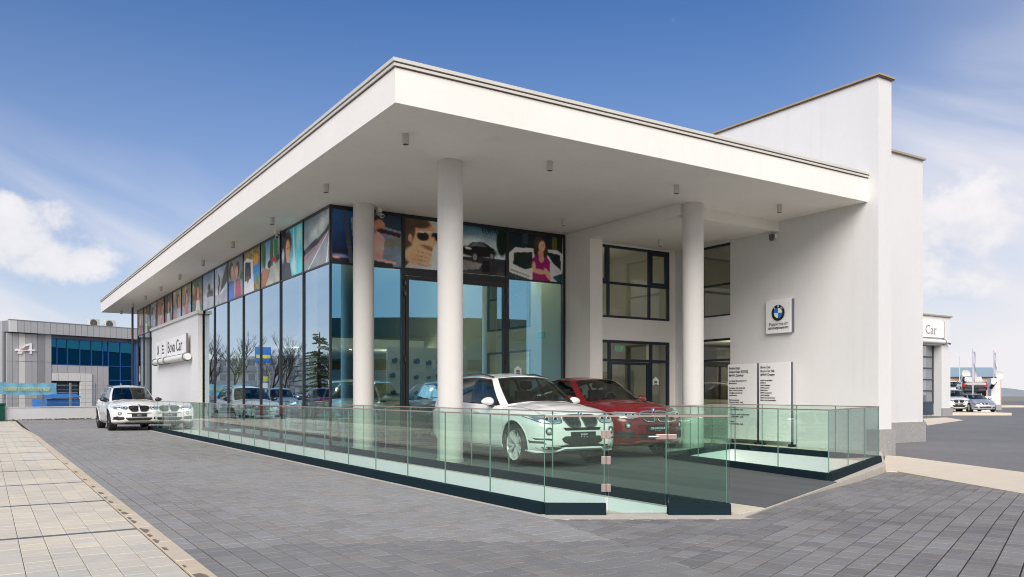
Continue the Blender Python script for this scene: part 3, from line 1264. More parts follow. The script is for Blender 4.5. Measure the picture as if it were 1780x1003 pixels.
# display board with goods on the back of the hall, exit signs, ceiling spots
mb = MB()
mb.box(11.6, 13.9, 25.95, 26.02, 1.1, 3.0)
bd = single('display_board', mb, 'white_metal', 'pale grey display board with small dark accessories inside the showroom, seen past the second column', 'display board')
accs = MB()
for k in range(15):
    x = 11.8 + (k % 5) * .44 + random.uniform(-.06, .06)
    z = 1.45 + (k // 5) * .52 + random.uniform(-.05, .05)
    s_ = random.uniform(.05, .1)
    accs.box(x - s_, x + s_, 25.86, 25.948, z - s_ * .7, z + s_ * .7)
    accs.box(x - s_ * .5, x + s_ * .7, 25.84, 25.86, z + s_ * .2, z + s_ * 1.1)
o = link('accessories', accs.mesh('accessories', 'ink'))
o.parent = bd
o.location = -bd.location
mb = MB()
mb.box(11.3, 12.9, 25.9, 25.94, 1.36, 1.39)
o = link('shelf', mb.mesh('shelf', 'logo_blue'))
o.parent = bd
o.location = -bd.location


def exit_sign(c, right, label):
    c, ri = Vector(c), Vector(right)
    nrm = ri.cross(Vector((0, 0, 1)))
    mb = MB()
    mb.box(-.17, .17, -.0, .03, -.09, .09)
    mb.v = [tuple(c + ri * v[0] - nrm * v[1] + Vector((0, 0, v[2]))) for v in mb.v]
    t = MB()
    # running figure and doorway in pale strokes
    for x0, x1, z0, z1 in ((-.11, -.07, -.055, .055), (-.03, .03, -.055, -.035), (.0, .02, -.035, .055), (.05, .12, .035, .055), (.10, .12, -.055, .035), (.05, .07, -.055, .035)):
        t.box(x0, x1, -.004, 0, z0, z1, 1)
    t.v = [tuple(c + ri * v[0] - nrm * v[1] + Vector((0, 0, v[2]))) for v in t.v]
    merge(mb, t)
    return single('exit_sign', mb, ['exit_green', 'logo_white'], label, 'exit sign')


exit_sign((14.17, 20.4, 3.15), (0, -1, 0), 'small green exit sign on the pale inner wall behind the right front pane')
exit_sign((15.85, 18.7, 2.72), (1, 0, 0), 'small green exit sign above the entrance door, behind its top pane')
mb = MB()
mb.box(15.1, 17.7, 19.6, 19.7, .03, 2.98)
mb.box(16.12, 16.5, 19.55, 19.6, .6, 1.1, 1)
mb.box(16.12, 16.5, 19.55, 19.6, 1.3, 1.9, 1)
mb.box(16.12, 16.5, 19.55, 19.6, 2.1, 2.5, 1)
part('inner_screen', mb, ['interior_wall', 'interior_white'], P_)

lm = MB()
lm.lathe([(0, .02), (.05, .02), (.055, 0), (.075, 0), (.075, .03), (0, .03)], n=16)
lamp_me = lm.mesh('spot_ring', 'white_metal', smooth=True)
lp = MB()
lp.lathe([(0, .012), (.05, .012)], n=16)
bulb_me = lp.mesh('bulb', 'lit_lamp')


def spot(x, y, z, where, power=0):
    t = thing('ceiling_spot', 'small lit spotlight, ' + where, 'ceiling light', (x, y, z - .03), 'lit spots in the showroom ceilings')
    link('ring', lamp_me, t, loc=(0, 0, 0))
    link('bulb', bulb_me, t, loc=(0, 0, -.002))
    if power:
        # the lamp's own light
        ld = bpy.data.lights.new('spot_light', 'POINT')
        ld.energy = power
        ld.color = (1, .93, .78)
        ld.shadow_soft_size = .25
        lo = bpy.data.objects.new('spot_light', ld)
        COL.objects.link(lo)
        lo.parent = t
        lo.location = (0, 0, -.35)


for ix, x in enumerate((8.4, 10.2, 12.0, 13.6)):
    for iy, y in enumerate((20.6, 23.0, 25.6)):
        spot(x, y, 5.93, ('first', 'second', 'third', 'fourth')[ix] + ' from the side glass in the ' + ('front', 'middle', 'back')[iy] + ' row, hall ceiling',
             16 if (ix, iy) in ((1, 0), (3, 0), (0, 2), (2, 2)) else 0)
for ix, x in enumerate((9.6, 11.4, 13.2)):
    for iy, y in enumerate((28.8, 31.0)):
        spot(x, y, 3.05, ('left', 'middle', 'right')[ix] + ' one in the ' + ('nearer', 'farther')[iy] + ' row under the low gallery ceiling', 30 if iy == 0 and ix != 1 else 0)
for ix, x in enumerate((15.3, 16.6)):
    for iy, y in enumerate((20.6, 22.5)):
        spot(x, y, 3.0, ('left', 'right')[ix] + ' one in the ' + ('nearer', 'farther')[iy] + ' row behind the entrance door', 8 if ix == iy else 0)
spot(16.2, 20.5, 5.7, 'added to brighten the room behind the upper porch window', 2.5)  # added lamp, lifts the dark room behind the porch window
spot(20.5, 18.5, 3.1, 'added to brighten the side hall behind the lower wall slot', 8)  # added lamp, brightens what shows through the lower slot
spot(20.5, 18.5, 8.3, 'added to brighten the side hall behind the upper wall slot', 8)  # added lamp, brightens what shows through the upper slot

# ------------------------------------------------------------------ the printed picture band, one print per bay
PW, PH = 76, 62


class Art:
    def __init__(s, w=PW, h=PH):
        s.w, s.h = w, h
        s.y, s.x = np.mgrid[0:h, 0:w]
        s.x = (s.x + .5) / w
        s.y = (s.y + .5) / h
        s.c = np.zeros((h, w, 3))

    def grad(s, a, b, ang=90, y0=0, y1=1):
        k = np.clip(((s.x * math.cos(R(ang)) + s.y * math.sin(R(ang))) - y0) / (y1 - y0), 0, 1)[..., None]
        s.c = np.array(a) * (1 - k) + np.array(b) * k

    def ell(s, cx, cy, rx, ry, col, rot=0, soft=.12):
        dx, dy = (s.x - cx), (s.y - cy)
        c_, s_ = math.cos(R(rot)), math.sin(R(rot))
        q = np.sqrt(((dx * c_ + dy * s_) / rx) ** 2 + ((-dx * s_ + dy * c_) / ry) ** 2)
        k = np.clip((1 + soft - q) / soft / 2, 0, 1)[..., None]
        s.c = s.c * (1 - k) + np.array(col) * k

    def poly(s, pts, col):
        ins = np.zeros(s.x.shape, bool)
        n = len(pts)
        for i in range(n):
            x1, y1 = pts[i]
            x2, y2 = pts[(i + 1) % n]
            if y1 == y2:
                continue
            cnd = ((s.y > min(y1, y2)) & (s.y <= max(y1, y2)))
            xi = x1 + (s.y - y1) / (y2 - y1) * (x2 - x1)
            ins ^= cnd & (s.x < xi)
        s.c[ins] = col

    def noise(s, amt, sc=3):
        n = rng.rand(s.h // sc + 2, s.w // sc + 2)
        n = np.kron(n, np.ones((sc, sc)))[:s.h, :s.w]
        s.c = np.clip(s.c * (1 + (n[..., None] - .5) * amt), 0, 1)


SKIN, HAIR = (.50, .27, .17), (.045, .025, .018)


def art_road():
    a = Art()
    a.grad((.33, .36, .36), (.02, .08, .16), 110, .35, 1.1)
    a.ell(.7, .75, .4, .12, (.45, .5, .5), 20, .6)
    a.poly([(0, .0), (1, 0), (1, .62), (.75, .5), (0, .30)], (.24, .245, .26))
    a.poly([(0, .30), (.5, .42), (1, .62), (1, .74), (.8, .62), (.3, .46), (0, .42)], (.05, .07, .06))
    a.poly([(0, .22), (.97, .60), (.99, .60), (.05, .20)], (.5, .05, .05))
    a.poly([(.15, 0), (.93, .58), (.95, .58), (.20, 0)], (.55, .55, .56))
    a.poly([(.85, 0), (.97, .55), (.99, .55), (.90, 0)], (.5, .5, .52))
    a.poly([(0, .40), (.3, .5), (.5, .55), (.6, .44), (0, .33)], (.02, .04, .06))
    return a


def art_face():
    a = Art()
    a.grad((.03, .33, .42), (.10, .5, .6), 0)
    a.poly([(0, 0), (.3, 0), (.25, 1), (0, 1)], (.02, .02, .03))
    a.ell(.33, .72, .17, .27, HAIR, 0)
    a.ell(.33, .55, .11, .25, SKIN, 4)
    a.ell(.30, .62, .03, .015, (.05, .03, .02))
    a.ell(.38, .62, .03, .015, (.05, .03, .02))
    a.ell(.6, .5, .03, .4, (.6, .7, .72), 3, .5)
    a.ell(.8, .75, .09, .2, (.35, .6, .65), 0, .6)
    a.ell(.1, .5, .05, .12, (.5, .6, .7), 0, .6)
    a.poly([(.15, .0), (.5, .0), (.42, .30), (.22, .33)], (.04, .04, .05))
    a.ell(.6, .2, .09, .14, (.4, .75, .8), 20, .5)
    return a


def art_trees():
    a = Art()
    a.grad((.42, .5, .5), (.05, .25, .45), 90, .3, 1)
    for k in range(26):
        x = rng.rand()
        if .25 < x < .42:
            continue
        a.ell(x, .6 + rng.rand() * .2, .035, .22 + .12 * rng.rand(), (.01 + .05 * rng.rand(), .07 + .1 * rng.rand(), .03), 0, .4)
    a.poly([(0, 0), (1, 0), (1, .45), (.4, .38), (0, .3)], (.33, .33, .28))
    a.poly([(0, 0), (.25, 0), (.5, .33), (.2, .42), (0, .35)], (.30, .13, .05))
    a.ell(.45, .46, .1, .09, (.01, .01, .015))
    a.ell(.68, .53, .11, .06, (.35, .02, .05))
    a.ell(.9, .53, .12, .06, (.03, .03, .05))
    return a


def art_van():
    a = Art()
    a.grad((.25, .16, .08), (.20, .17, .05), 30)
    a.noise(.9, 4)
    a.poly([(0, 0), (.62, 0), (.55, .75), (.2, .86), (0, .8)], (.6, .62, .64))
    a.poly([(.05, .3), (.45, .32), (.42, .72), (.1, .78)], (.02, .03, .04))
    a.ell(.72, .72, .14, .16, (.5, .25, .05))
    a.poly([(.6, .2), (.95, .25), (.9, .62), (.62, .6)], (.02, .22, .5))
    a.ell(.25, .45, .1, .2, (.05, .05, .06))
    a.ell(.8, .28, .1, .1, (.05, .2, .12))
    return a


def art_couple(seed=0):
    a = Art()
    a.grad((.35, .38, .38), (.15, .2, .24), 60)
    a.ell(.2, .75, .16, .22, HAIR)
    a.ell(.26, .68, .10, .18, SKIN)
    a.ell(.62, .72, .13, .2, (.10, .04, .02))
    a.ell(.56, .66, .09, .16, SKIN)
    a.poly([(0, 0), (.42, 0), (.38, .45), (.1, .5), (0, .45)], (.05, .12, .35) if seed % 2 else (.45, .48, .55))
    a.poly([(.45, 0), (.9, 0), (.8, .42), (.5, .48)], (.30, .05, .08) if seed % 2 else (.22, .12, .07))
    a.ell(.9, .5, .1, .1, (.03, .12, .05))
    return a


def art_coast():
    a = Art()
    a.grad((.45, .46, .44), (.05, .13, .28), 90, .3, 1.1)
    a.ell(.65, .35, .3, .18, (.02, .03, .03), 0, .3)
    a.ell(.55, .6, .12, .1, (.02, .03, .02), 0, .4)
    a.poly([(0, 0), (1, 0), (1, .3), (0, .35)], (.32, .33, .36))
    return a


def art_climb():
    a = Art()
    a.grad((.52, .54, .55), (.25, .32, .4), 80)
    a.poly([(.4, .3), (1, .55), (1, 1), (.85, .95), (.55, .6)], (.05, .055, .06))
    a.ell(.35, .65, .05, .2, (.12, .05, .03), 20)
    a.ell(.3, .4, .06, .16, (.10, .02, .03))
    a.poly([(0, 0), (1, 0), (1, .35), (.3, .25), (0, .3)], (.3, .31, .33))
    return a


def art_blur(seed):
    r_ = np.random.RandomState(seed)
    a = Art()
    pal = [(.20, .17, .05), (.03, .10, .06), (.20, .28, .33), (.28, .10, .04), (.05, .06, .08), (.28, .26, .22)]
    a.grad(pal[seed % 6], pal[(seed * 5 + 2) % 6], 70 + r_.rand() * 40)
    for _ in range(9):
        a.ell(r_.rand(), .3 + r_.rand() * .6, .05 + .1 * r_.rand(), .08 + .2 * r_.rand(), np.array(pal[r_.randint(6)]) * (.4 + r_.rand()), r_.rand() * 90, .4)
    x = .3 + .4 * r_.rand()
    a.ell(x, .62, .13, .24, HAIR)
    a.ell(x + .02, .58, .09, .2, SKIN)
    a.poly([(x - .2, 0), (x + .25, 0), (x + .15, .36), (x - .12, .38)], np.array([(.25, .3, .45), (.45, .4, .35), (.4, .05, .1)])[seed % 3])
    a.noise(.25, 2)
    return a


def art_cabin():
    """dark car side at dusk, then a couple seen through the car window"""
    a = Art(96, PH)
    a.grad((.01, .02, .06), (.03, .10, .24), 90, .2, .9)
    a.poly([(0, 0), (.3, 0), (.3, .3), (0, .22)], (.015, .02, .035))
    a.ell(.10, .12, .12, .03, (.18, .20, .32), -3, .5)
    a.ell(.05, .09, .05, .02, (.6, .3, .25), 0, .5)
    a.poly([(.24, 0), (.30, 0), (.20, .95), (.14, 1.0)], (.07, .08, .10))
    a.poly([(.32, .1), (.36, .1), (.30, .9), (.26, .85)], (.30, .30, .27))
    a.poly([(.34, 0), (1, 0), (1, .92), (.44, .97)], (.20, .25, .30))
    a.poly([(.5, .82), (1, .70), (1, 1), (.5, 1)], (.03, .05, .08))
    a.poly([(.72, .35), (1, .42), (1, .58), (.7, .52)], (.22, .21, .18))
    a.ell(.64, .80, .10, .15, (.07, .035, .025))
    a.ell(.67, .76, .085, .13, (.45, .23, .16))
    a.ell(.69, .67, .06, .05, (.12, .05, .03))
    a.ell(.50, .72, .08, .14, (.28, .09, .03))
    a.ell(.48, .60, .09, .15, (.62, .36, .22))
    a.poly([(.52, .12), (.72, .08), (.75, .55), (.64, .68), (.54, .45)], (.55, .33, .30))
    a.poly([(.62, .66), (.98, .58), (1, .66), (.7, .72)], (.06, .02, .04))
    a.poly([(.34, 0), (.88, 0), (.86, .10), (.6, .16), (.42, .3), (.34, .3)], (.012, .012, .02))
    a.poly([(.55, .10), (.92, .05), (.92, .09), (.6, .16)], (.62, .38, .36))
    return a


def art_glasses():
    """man in sunglasses drinking from a small white cup"""
    a = Art()
    a.grad((.45, .43, .42), (.50, .50, .52), 0)
    a.ell(.95, .35, .15, .5, (.42, .36, .20), 0, .5)
    a.ell(.98, .62, .10, .14, (.03, .12, .3), 0, .5)
    a.poly([(.0, .0), (0, 1), (.1, 1), (.28, .35)], (.10, .07, .055))
    a.ell(.36, .66, .26, .40, (.60, .34, .20), 4)
    a.ell(.22, .94, .28, .12, (.10, .07, .045), -8)
    a.ell(.10, .78, .10, .26, (.11, .075, .05), 0)
    a.ell(.38, .37, .19, .12, (.26, .14, .085), 5)
    a.ell(.10, .60, .04, .08, (.52, .28, .17))
    a.ell(.35, .66, .12, .095, (.02, .02, .028), -5)
    a.ell(.60, .68, .085, .09, (.02, .02, .03), -5)
    a.poly([(.24, .72), (.68, .77), (.68, .79), (.22, .745)], (.62, .6, .55))
    a.ell(.55, .58, .05, .09, (.64, .38, .24))
    a.poly([(.35, 0), (.9, 0), (.85, .18), (.6, .22), (.4, .18)], (.50, .58, .72))
    a.ell(.22, .27, .23, .19, (.62, .36, .22), 12)
    for k in range(4):
        a.ell(.40, .36 - .085 * k, .15, .042, (.66 - .03 * k, .40, .25), -12)
        a.ell(.37, .322 - .085 * k, .13, .008, (.28, .14, .09), -12)
    a.ell(.66, .33, .12, .16, (.72, .72, .70), 14)
    a.ell(.68, .46, .10, .03, (.85, .85, .83), 10)
    a.ell(.66, .34, .025, .03, (.03, .03, .035))
    a.ell(.80, .34, .04, .06, (.55, .55, .54), 10)
    return a


def art_offroader():
    """dark car parked on stones under a moody sky"""
    a = Art()
    a.grad((.42, .5, .5), (.02, .10, .16), 90, .45, 1.0)
    a.ell(.35, .62, .4, .12, (.5, .56, .56), 0, .6)
    a.poly([(0, 0), (1, 0), (1, .36), (0, .34)], (.035, .035, .045))
    a.ell(.92, .72, .12, .3, (.008, .02, .015))
    for k in range(9):
        a.poly([(.45 + .05 * k, 1), (.5 + .05 * k, 1), (.56 + .045 * k, .80 + .03 * (k % 3))], (.01, .03, .02))
    a.ell(.40, .47, .42, .12, (.012, .010, .012))
    a.poly([(.12, .5), (.28, .66), (.52, .68), (.78, .54)], (.010, .010, .012))
    a.poly([(.22, .57), (.31, .65), (.50, .66), (.60, .58)], (.10, .14, .15))
    a.ell(.20, .52, .07, .025, (.5, .52, .5), -5)
    a.ell(.34, .35, .075, .10, (.02, .02, .022))
    a.ell(.34, .35, .045, .065, (.25, .25, .25))
    a.ell(.70, .40, .06, .085, (.02, .02, .022))
    a.ell(.70, .40, .035, .055, (.22, .22, .22))
    a.poly([(0, .05), (.42, .10), (.5, .22), (.05, .28), (0, .2)], (.22, .20, .19))
    a.poly([(.48, .05), (.66, .06), (.64, .3), (.5, .28)], (.012, .01, .014))
    a.noise(.2, 2)
    return a


def art_woman():
    """woman in a plum top in front of a white car"""
    a = Art()
    a.grad((.012, .035, .03), (.01, .02, .03), 90)
    a.poly([(.8, .5), (.9, .5), (.9, 1), (.8, 1)], (.12, .13, .02))
    a.poly([(.25, .75), (.36, .75), (.36, .98), (.25, .98)], (.03, .06, .07))
    a.poly([(.02, .12), (.0, .5), (.12, .66), (.9, .70), (1, .62), (1, .0), (.4, .0)], (.64, .64, .62))
    a.poly([(.08, .30), (.10, .55), (.44, .60), (.44, .26), (.3, .2)], (.012, .03, .03))
    a.poly([(.68, .64), (.96, .60), (.98, .25), (.82, .40)], (.015, .03, .03))
    a.poly([(.9, .0), (1, .0), (1, .2), (.8, .1)], (.02, .09, .10))
    a.poly([(.02, .16), (.38, .04), (.4, .08), (.03, .2)], (.3, .3, .3))
    a.ell(.57, .76, .11, .20, (.06, .035, .028), 5)
    a.ell(.52, .58, .06, .16, (.055, .03, .025), 10)
    a.ell(.68, .60, .045, .14, (.055, .03, .025), -8)
    a.ell(.61, .74, .062, .125, (.58, .32, .22), -6)
    a.ell(.625, .685, .018, .007, (.6, .5, .48), 5)
    a.ell(.60, .77, .012, .01, (.04, .03, .03))
    a.ell(.64, .775, .012, .01, (.04, .03, .03))
    a.ell(.59, .58, .05, .09, (.55, .31, .21), 0)
    a.poly([(.44, .0), (.76, .0), (.77, .42), (.70, .54), (.60, .42), (.52, .56), (.43, .46)], (.27, .012, .13))
    a.ell(.60, .48, .05, .09, (.55, .31, .21), 0)
    a.ell(.56, .19, .12, .055, (.58, .33, .22), -8)
    a.ell(.72, .15, .045, .14, (.56, .31, .21), 25)
    a.ell(.46, .28, .035, .12, (.56, .31, .21), 0)
    return a


def finish(a):
    """soft light falloff, grain and contrast so the prints read as photographs"""
    n = rng.rand(7, 8)
    gy, gx = np.linspace(0, 6, a.h), np.linspace(0, 7, a.w)
    y0, x0 = np.minimum(gy.astype(int), 5), np.minimum(gx.astype(int), 6)
    fy, fx = (gy - y0)[:, None], (gx - x0)[None, :]
    m = n[y0][:, x0] * (1 - fy) * (1 - fx) + n[y0 + 1][:, x0] * fy * (1 - fx) + n[y0][:, x0 + 1] * (1 - fy) * fx + n[y0 + 1][:, x0 + 1] * fy * fx
    c = a.c * (0.75 + 0.5 * m[..., None])
    b = c.copy()
    b[1:-1, 1:-1] = (c[1:-1, 1:-1] * 4 + c[:-2, 1:-1] + c[2:, 1:-1] + c[1:-1, :-2] + c[1:-1, 2:]) / 8
    b *= 1 + (rng.rand(a.h, a.w, 1) - .5) * .22
    a.c = np.clip(b * 1.9, 0, 1) ** 1.18
    return a


def poster(art, O, right, W, H, parent, label):
    art = finish(art)
    h, w_ = art.h, art.w
    ri = Vector(right)
    nn = ri.cross(Vector((0, 0, 1)))
    O = Vector(O)
    gx, gy = np.meshgrid(np.arange(w_ + 1), np.arange(h + 1))
    vs = [tuple(O + ri * (x / w_ * W) + Vector((0, 0, y / h * H))) for y, x in zip(gy.ravel(), gx.ravel())]
    fs, cols = [], []
    for j in range(h):
        for i in range(w_):
            a_ = j * (w_ + 1) + i
            fs.append((a_, a_ + 1, a_ + w_ + 2, a_ + w_ + 1))
            cols.append(tuple(art.c[j, i]))
    back = -0.02
    k = len(vs)
    for p in ((0, 0), (W, 0), (W, H), (0, H)):
        vs.append(tuple(O + ri * p[0] + Vector((0, 0, p[1])) + nn * back))
    c4 = [0, w_, (h + 1) * (w_ + 1) - 1, h * (w_ + 1)]
    for i in range(4):
        j = (i + 1) % 4
        fs.append((c4[i], k + i, k + j, c4[j]))
        cols.append((.03, .03, .03))
    fs.append((k + 3, k + 2, k + 1, k))
    cols.append((.03, .03, .03))
    me = bpy.data.meshes.new('picture_panel')
    me.from_pydata(vs, [], fs)
    me.materials.append(MATS['print'])
    at = me.color_attributes.new('Col', 'FLOAT_COLOR', 'CORNER')
    arr = []
    for f, c in zip(fs, cols):
        arr += [c[0], c[1], c[2], 1.0] * len(f)
    at.data.foreach_set('color', arr)
    o = link('picture_panel', me, parent)
    o['label'] = label
    return o


poster(art_cabin(), (7.125, FY - .012, 4.61), (1, 0, 0), 1.845, 1.31, P_, 'print of a couple riding in a dark car')
poster(art_glasses(), (9.07, FY - .012, 4.63), (1, 0, 0), 1.48, 1.29, P_, 'print of a man in sunglasses drinking from a white cup')
poster(art_offroader(), (10.65, FY - .012, 4.63), (1, 0, 0), 1.48, 1.29, P_, 'print of a dark car parked on stones')
poster(art_woman(), (12.23, FY - .012, 4.61), (1, 0, 0), 1.855, 1.31, P_, 'print of a woman in a plum top by a white car')
sides = [(art_road(), 'print of an empty road under clouds'), (art_face(), 'print of a man against blurred blue lights'),
         (art_trees(), 'print of cars on a road between tall trees'), (art_van(), 'print of people beside an open white car'),
         (art_couple(1), 'print of two people talking'), (art_climb(), 'print of a climber on rock'), (art_coast(), 'print of a tree over a pale road')]
for k in range(NB):
    a_, lb = sides[k] if k < len(sides) else (art_blur(k), 'small blurred print of a person outdoors')
    poster(a_, (FX + .0, FY + 2 * k + 1.97, 4.608), (0, -1, 0), 1.94, 1.32, P_, lb)

# ------------------------------------------------------------------ sign wall on the long side
mb = MB()
mb.box(6.88, 7.045, 33.05, 43.4, -0.2, 4.47)
sw = part('sign_wall', mb, 'bright_render', P_)
mb = MB()
mb.box(6.80, 7.045, 32.93, 43.55, 4.472, 4.59)
part('coping', mb, 'coping_light', sw)


def pylon_text(mb, s, size, o, right, m=1, st=1.0, al='LEFT'):
    t = text_mb(s, size, o, right, (0, 0, 1), 0.006, al, m, st)
    mb.add(t.v, t.f, m)


mat('letter_brown', (0.30, 0.25, 0.22), 0.5)


def blade_sign(name, X0, Y0, L, z0, z1, zt, axis, label, big='Bova Car', rad=.13, full=True):
    """long flat sign over a round tube; axis 'Y': runs along Y facing -X, axis 'X': runs along X facing -Y"""
    t = thing(name, label, 'sign', ((X0, Y0 + L / 2, zt - rad) if axis == 'Y' else (X0 + L / 2, Y0, zt - rad)))

    def M(mb):
        if axis == 'Y':
            mb.v = [(X0 + v[1], Y0 + L - v[0], v[2]) for v in mb.v]
        else:
            mb.v = [(X0 + v[0], Y0 + v[1], v[2]) for v in mb.v]
        return mb
    # local: x along the reading direction, y into the wall, z up
    mb = MB()
    mb.box(0, L, 0.0, .07, z0, z1, 0)
    mb.box(L, L + .05, -.01, .08, z0 - .02, z1 + .02, 1)
    part('sign_panel', M(mb), ['sign_white', 'ink_grey'], t, bevel=0.004)
    H = z1 - z0
    right = (0, -1, 0) if axis == 'Y' else (1, 0, 0)

    def W3(x, z):
        return (X0 - .002, Y0 + L - x, z) if axis == 'Y' else (X0 + x, Y0 - .002, z)
    mb = MB()
    pylon_text(mb, big, H * (.92 if full else .80), W3(L * (.43 if full else .29), z0 + H * .19), right, 0, 1.2 if full else 1.0)
    part('lettering', mb, 'ink' if full else 'letter_brown', t)
    if full:
        mb = MB()
        roundel(mb, W3(L * .09, z0 + H * .5), H * .30, right, (0, 0, 1))
        part('emblem', mb, ['logo_black', 'logo_blue', 'logo_white'], t)
        mb = MB()
        for k, s_ in enumerate(('BMW', 'Dealer', 'Service')):
            pylon_text(mb, s_, H * .17, W3(L * .235, z0 + H * (.62 - .2 * k)), right, 0, 1.3)
        part('small_lettering', mb, 'ink', t)
        mb = MB()
        mb.box(L * .20, L * .204, -.004, 0, z0 + .03, z1 - .03)
        mb.box(L * .40, L * .404, -.004, 0, z0 + .03, z1 - .03)
        part('divider', M(mb), 'ink_grey', t)
    mb = MB()
    n = 24
    x0, x1 = -.15, L + .35
    q = [(x0, rad, zt), (x1, rad, zt)]
    mb.tube([(x0, 0, zt), (x1, 0, zt)], rad, 24)
    part('tube', M(mb), 'white_metal', t, smooth=True, sharp=40)
    for xx in (([-.1, L * .2, L * .4] if full else []) + [L + .05]):
        mb = MB()
        pts = [(xx, (rad + .02) * math.cos(a), zt + (rad + .02) * math.sin(a)) for a in [R(q) for q in range(-60, 301, 20)]]
        mb.tube(pts, .028, 6)
        mb.tube([(xx, .03, zt + rad), (xx, .03, z0 + .06)], .035, 6)
        mb.box(xx - .05, xx + .05, .0, .13, zt - .04, zt + .04)
        part('clamp', M(mb), 'ink_grey', t, smooth=True, sharp=40)
    return t


blade_sign('blade_sign', 6.70, 34.35, 6.9, 3.02, 3.78, 2.86, 'Y', 'long white sign board over a round white tube on the white side wall')

# ------------------------------------------------------------------ round wall sign, notice boards
sg = thing('wall_sign', 'square white sign with a round blue and white badge high on the tall right wall', 'sign', (17.8, 14.5, 2.98))
mb = MB()
mb.box(17.775, 17.87, 14.09, 14.92, 2.99, 3.89)
part('panel', mb, 'sign_white', sg, bevel=.012)
mb = MB()
mb.box(17.79, 17.888, 14.075, 14.087, 3.0, 3.88)
part('side_strip', mb, 'sign_side', sg)
mb = MB()
roundel(mb, (17.772, 14.50, 3.53), .225, (0, -1, 0), (0, 0, 1))
part('emblem', mb, ['logo_black', 'logo_blue', 'logo_white'], sg)
mb = MB()
pylon_text(mb, 'Радостта от', .098, (17.772, 14.50, 3.205), (0, -1, 0), 0, 1.1, 'CENTER')
pylon_text(mb, 'шофирането', .098, (17.772, 14.50, 3.105), (0, -1, 0), 0, 1.1, 'CENTER')
part('lettering', mb, 'ink', sg)

boards = [('left', 14.97, 15.98, ['Бова Кар', 'Бова Кар ЕООД', 'BMW Дилър'],
           ['ул. Проф. Яким Якимов 17', '8000 Бургас', '', 'Телефон +359 56 860 360', 'Факс +359 56 590 049', 'sales@bmw.bovacar.bg', 'www.bmw.bg', '', 'Работно време',
            'Пон-Съб: 09:00 - 18:00', '', 'Продажби', 'Пон-Съб: 09:00 - 18:00', '', 'Продажби части и аксесоари', 'Пон-Съб: 09:00 - 18:00', '', 'Сервиз', 'Пон-Съб: 09:00 - 18:00']),
          ('right', 13.86, 14.88, ['Bova Car', 'Bova Car ltd.', 'BMW Dealer'],
           ['BMW Automobiles', 'BMW M', 'BMW Individual', 'BMW Services', 'BMW Parts', 'BMW Accessories', 'BMW Lifestyle', 'BMW Financial Services', 'BMW Used Automobiles'])]
for nm, y0, y1, heads, lines in boards:
    lab = ('tall white notice board with dense small lettering, beside the porch window' if nm == 'left' else
           'tall white notice board with a short list of lines, the one nearer the street')
    t = thing('notice_board', lab, 'notice board', (17.5, (y0 + y1) / 2, 0.0), 'notice boards by the tall wall')
    mb = MB()
    mb.box(17.46, 17.53, y0, y1, .13, 2.19)
    part('panel', mb, 'sign_white', t, bevel=.006)
    mb = MB()
    mb.box(17.47, 17.54, y0 - .018, y0 - .003, .12, 2.20)
    part('edge_profile', mb, 'sign_side', t)
    mb = MB()
    mb.tube([(17.56, y0 + .03, 0.01), (17.56, y0 + .03, .9)], .035, 10)
    mb.cyl((17.56, y0 + .03), .10, 0.008, .06, 16)
    mb.tube([(17.56, y1 - .06, 0.01), (17.56, y1 - .06, .9)], .03, 10)
    mb.cyl((17.56, y1 - .06), .08, 0.008, .05, 16)
    part('foot', mb, 'channel_dark', t, smooth=True, sharp=40)
    mb = MB()
    z = 2.055
    for s_ in heads:
        pylon_text(mb, s_, .088, (17.456, y1 - .055, z), (0, -1, 0), 0)
        z -= .100
    z -= .04
    for s_ in lines:
        if s_:
            pylon_text(mb, s_, .05, (17.456, y1 - .055, z), (0, -1, 0), 0)
        z -= .066
    part('lettering', mb, 'ink', t)

# ------------------------------------------------------------------ downlights and cameras under the canopy
mb = MB()
mb.lathe([(0, -.17), (.04, -.17), (.052, -.185), (.064, -.185), (.064, 0), (0, 0)], n=24)
dl_body = mb.mesh('housing', 'lamp_cylinder', smooth=True, sharp=35)
mb = MB()
mb.lathe([(0, -.172), (.045, -.172), (.050, -.182)], n=20)
dl_lens = mb.mesh('lens', 'satin_black')


def downlight(x, y, z, label):
    t = thing('downlight', label, 'downlight', (x, y, z), 'cylinder downlights under the canopy')
    link('housing', dl_body, t, loc=(0, 0, 0))
    link('lens', dl_lens, t, loc=(0, 0, -.004))


DL = [(6.3, 13.3, SOF, 'white cylinder downlight nearest the front corner of the canopy'),
      (9.45, 13.3, SOF, 'white cylinder downlight between the middle column and the right column, at the canopy front'),
      (12.9, 13.3, SOF, 'white cylinder downlight at the canopy front just left above the right column'),
      (16.35, 13.3, SOF, 'white cylinder downlight near the tall right wall, in front of the porch beam'),
      (12.85, 17.45, SOF, 'white cylinder downlight in front of the picture of the woman'),
      (16.15, 17.3, 5.76, 'white cylinder downlight on the lower porch ceiling over the entrance')]
for k in range(9):
    nth = ['left of the leftmost column, outside the corner of the glass', 'above the second and third side prints', 'above the fifth side print from the corner', 'above the seventh side print from the corner',
           'fifth along the side soffit from the front', 'sixth along the side soffit from the front', 'seventh along the side soffit from the front', 'eighth along the side soffit from the front', 'farthest along the side soffit'][k]
    DL.append((6.32, 17.41 + 4.05 * k, SOF, 'white cylinder downlight ' + nth))
for x, y, z, l in DL:
    downlight(x, y, z, l)


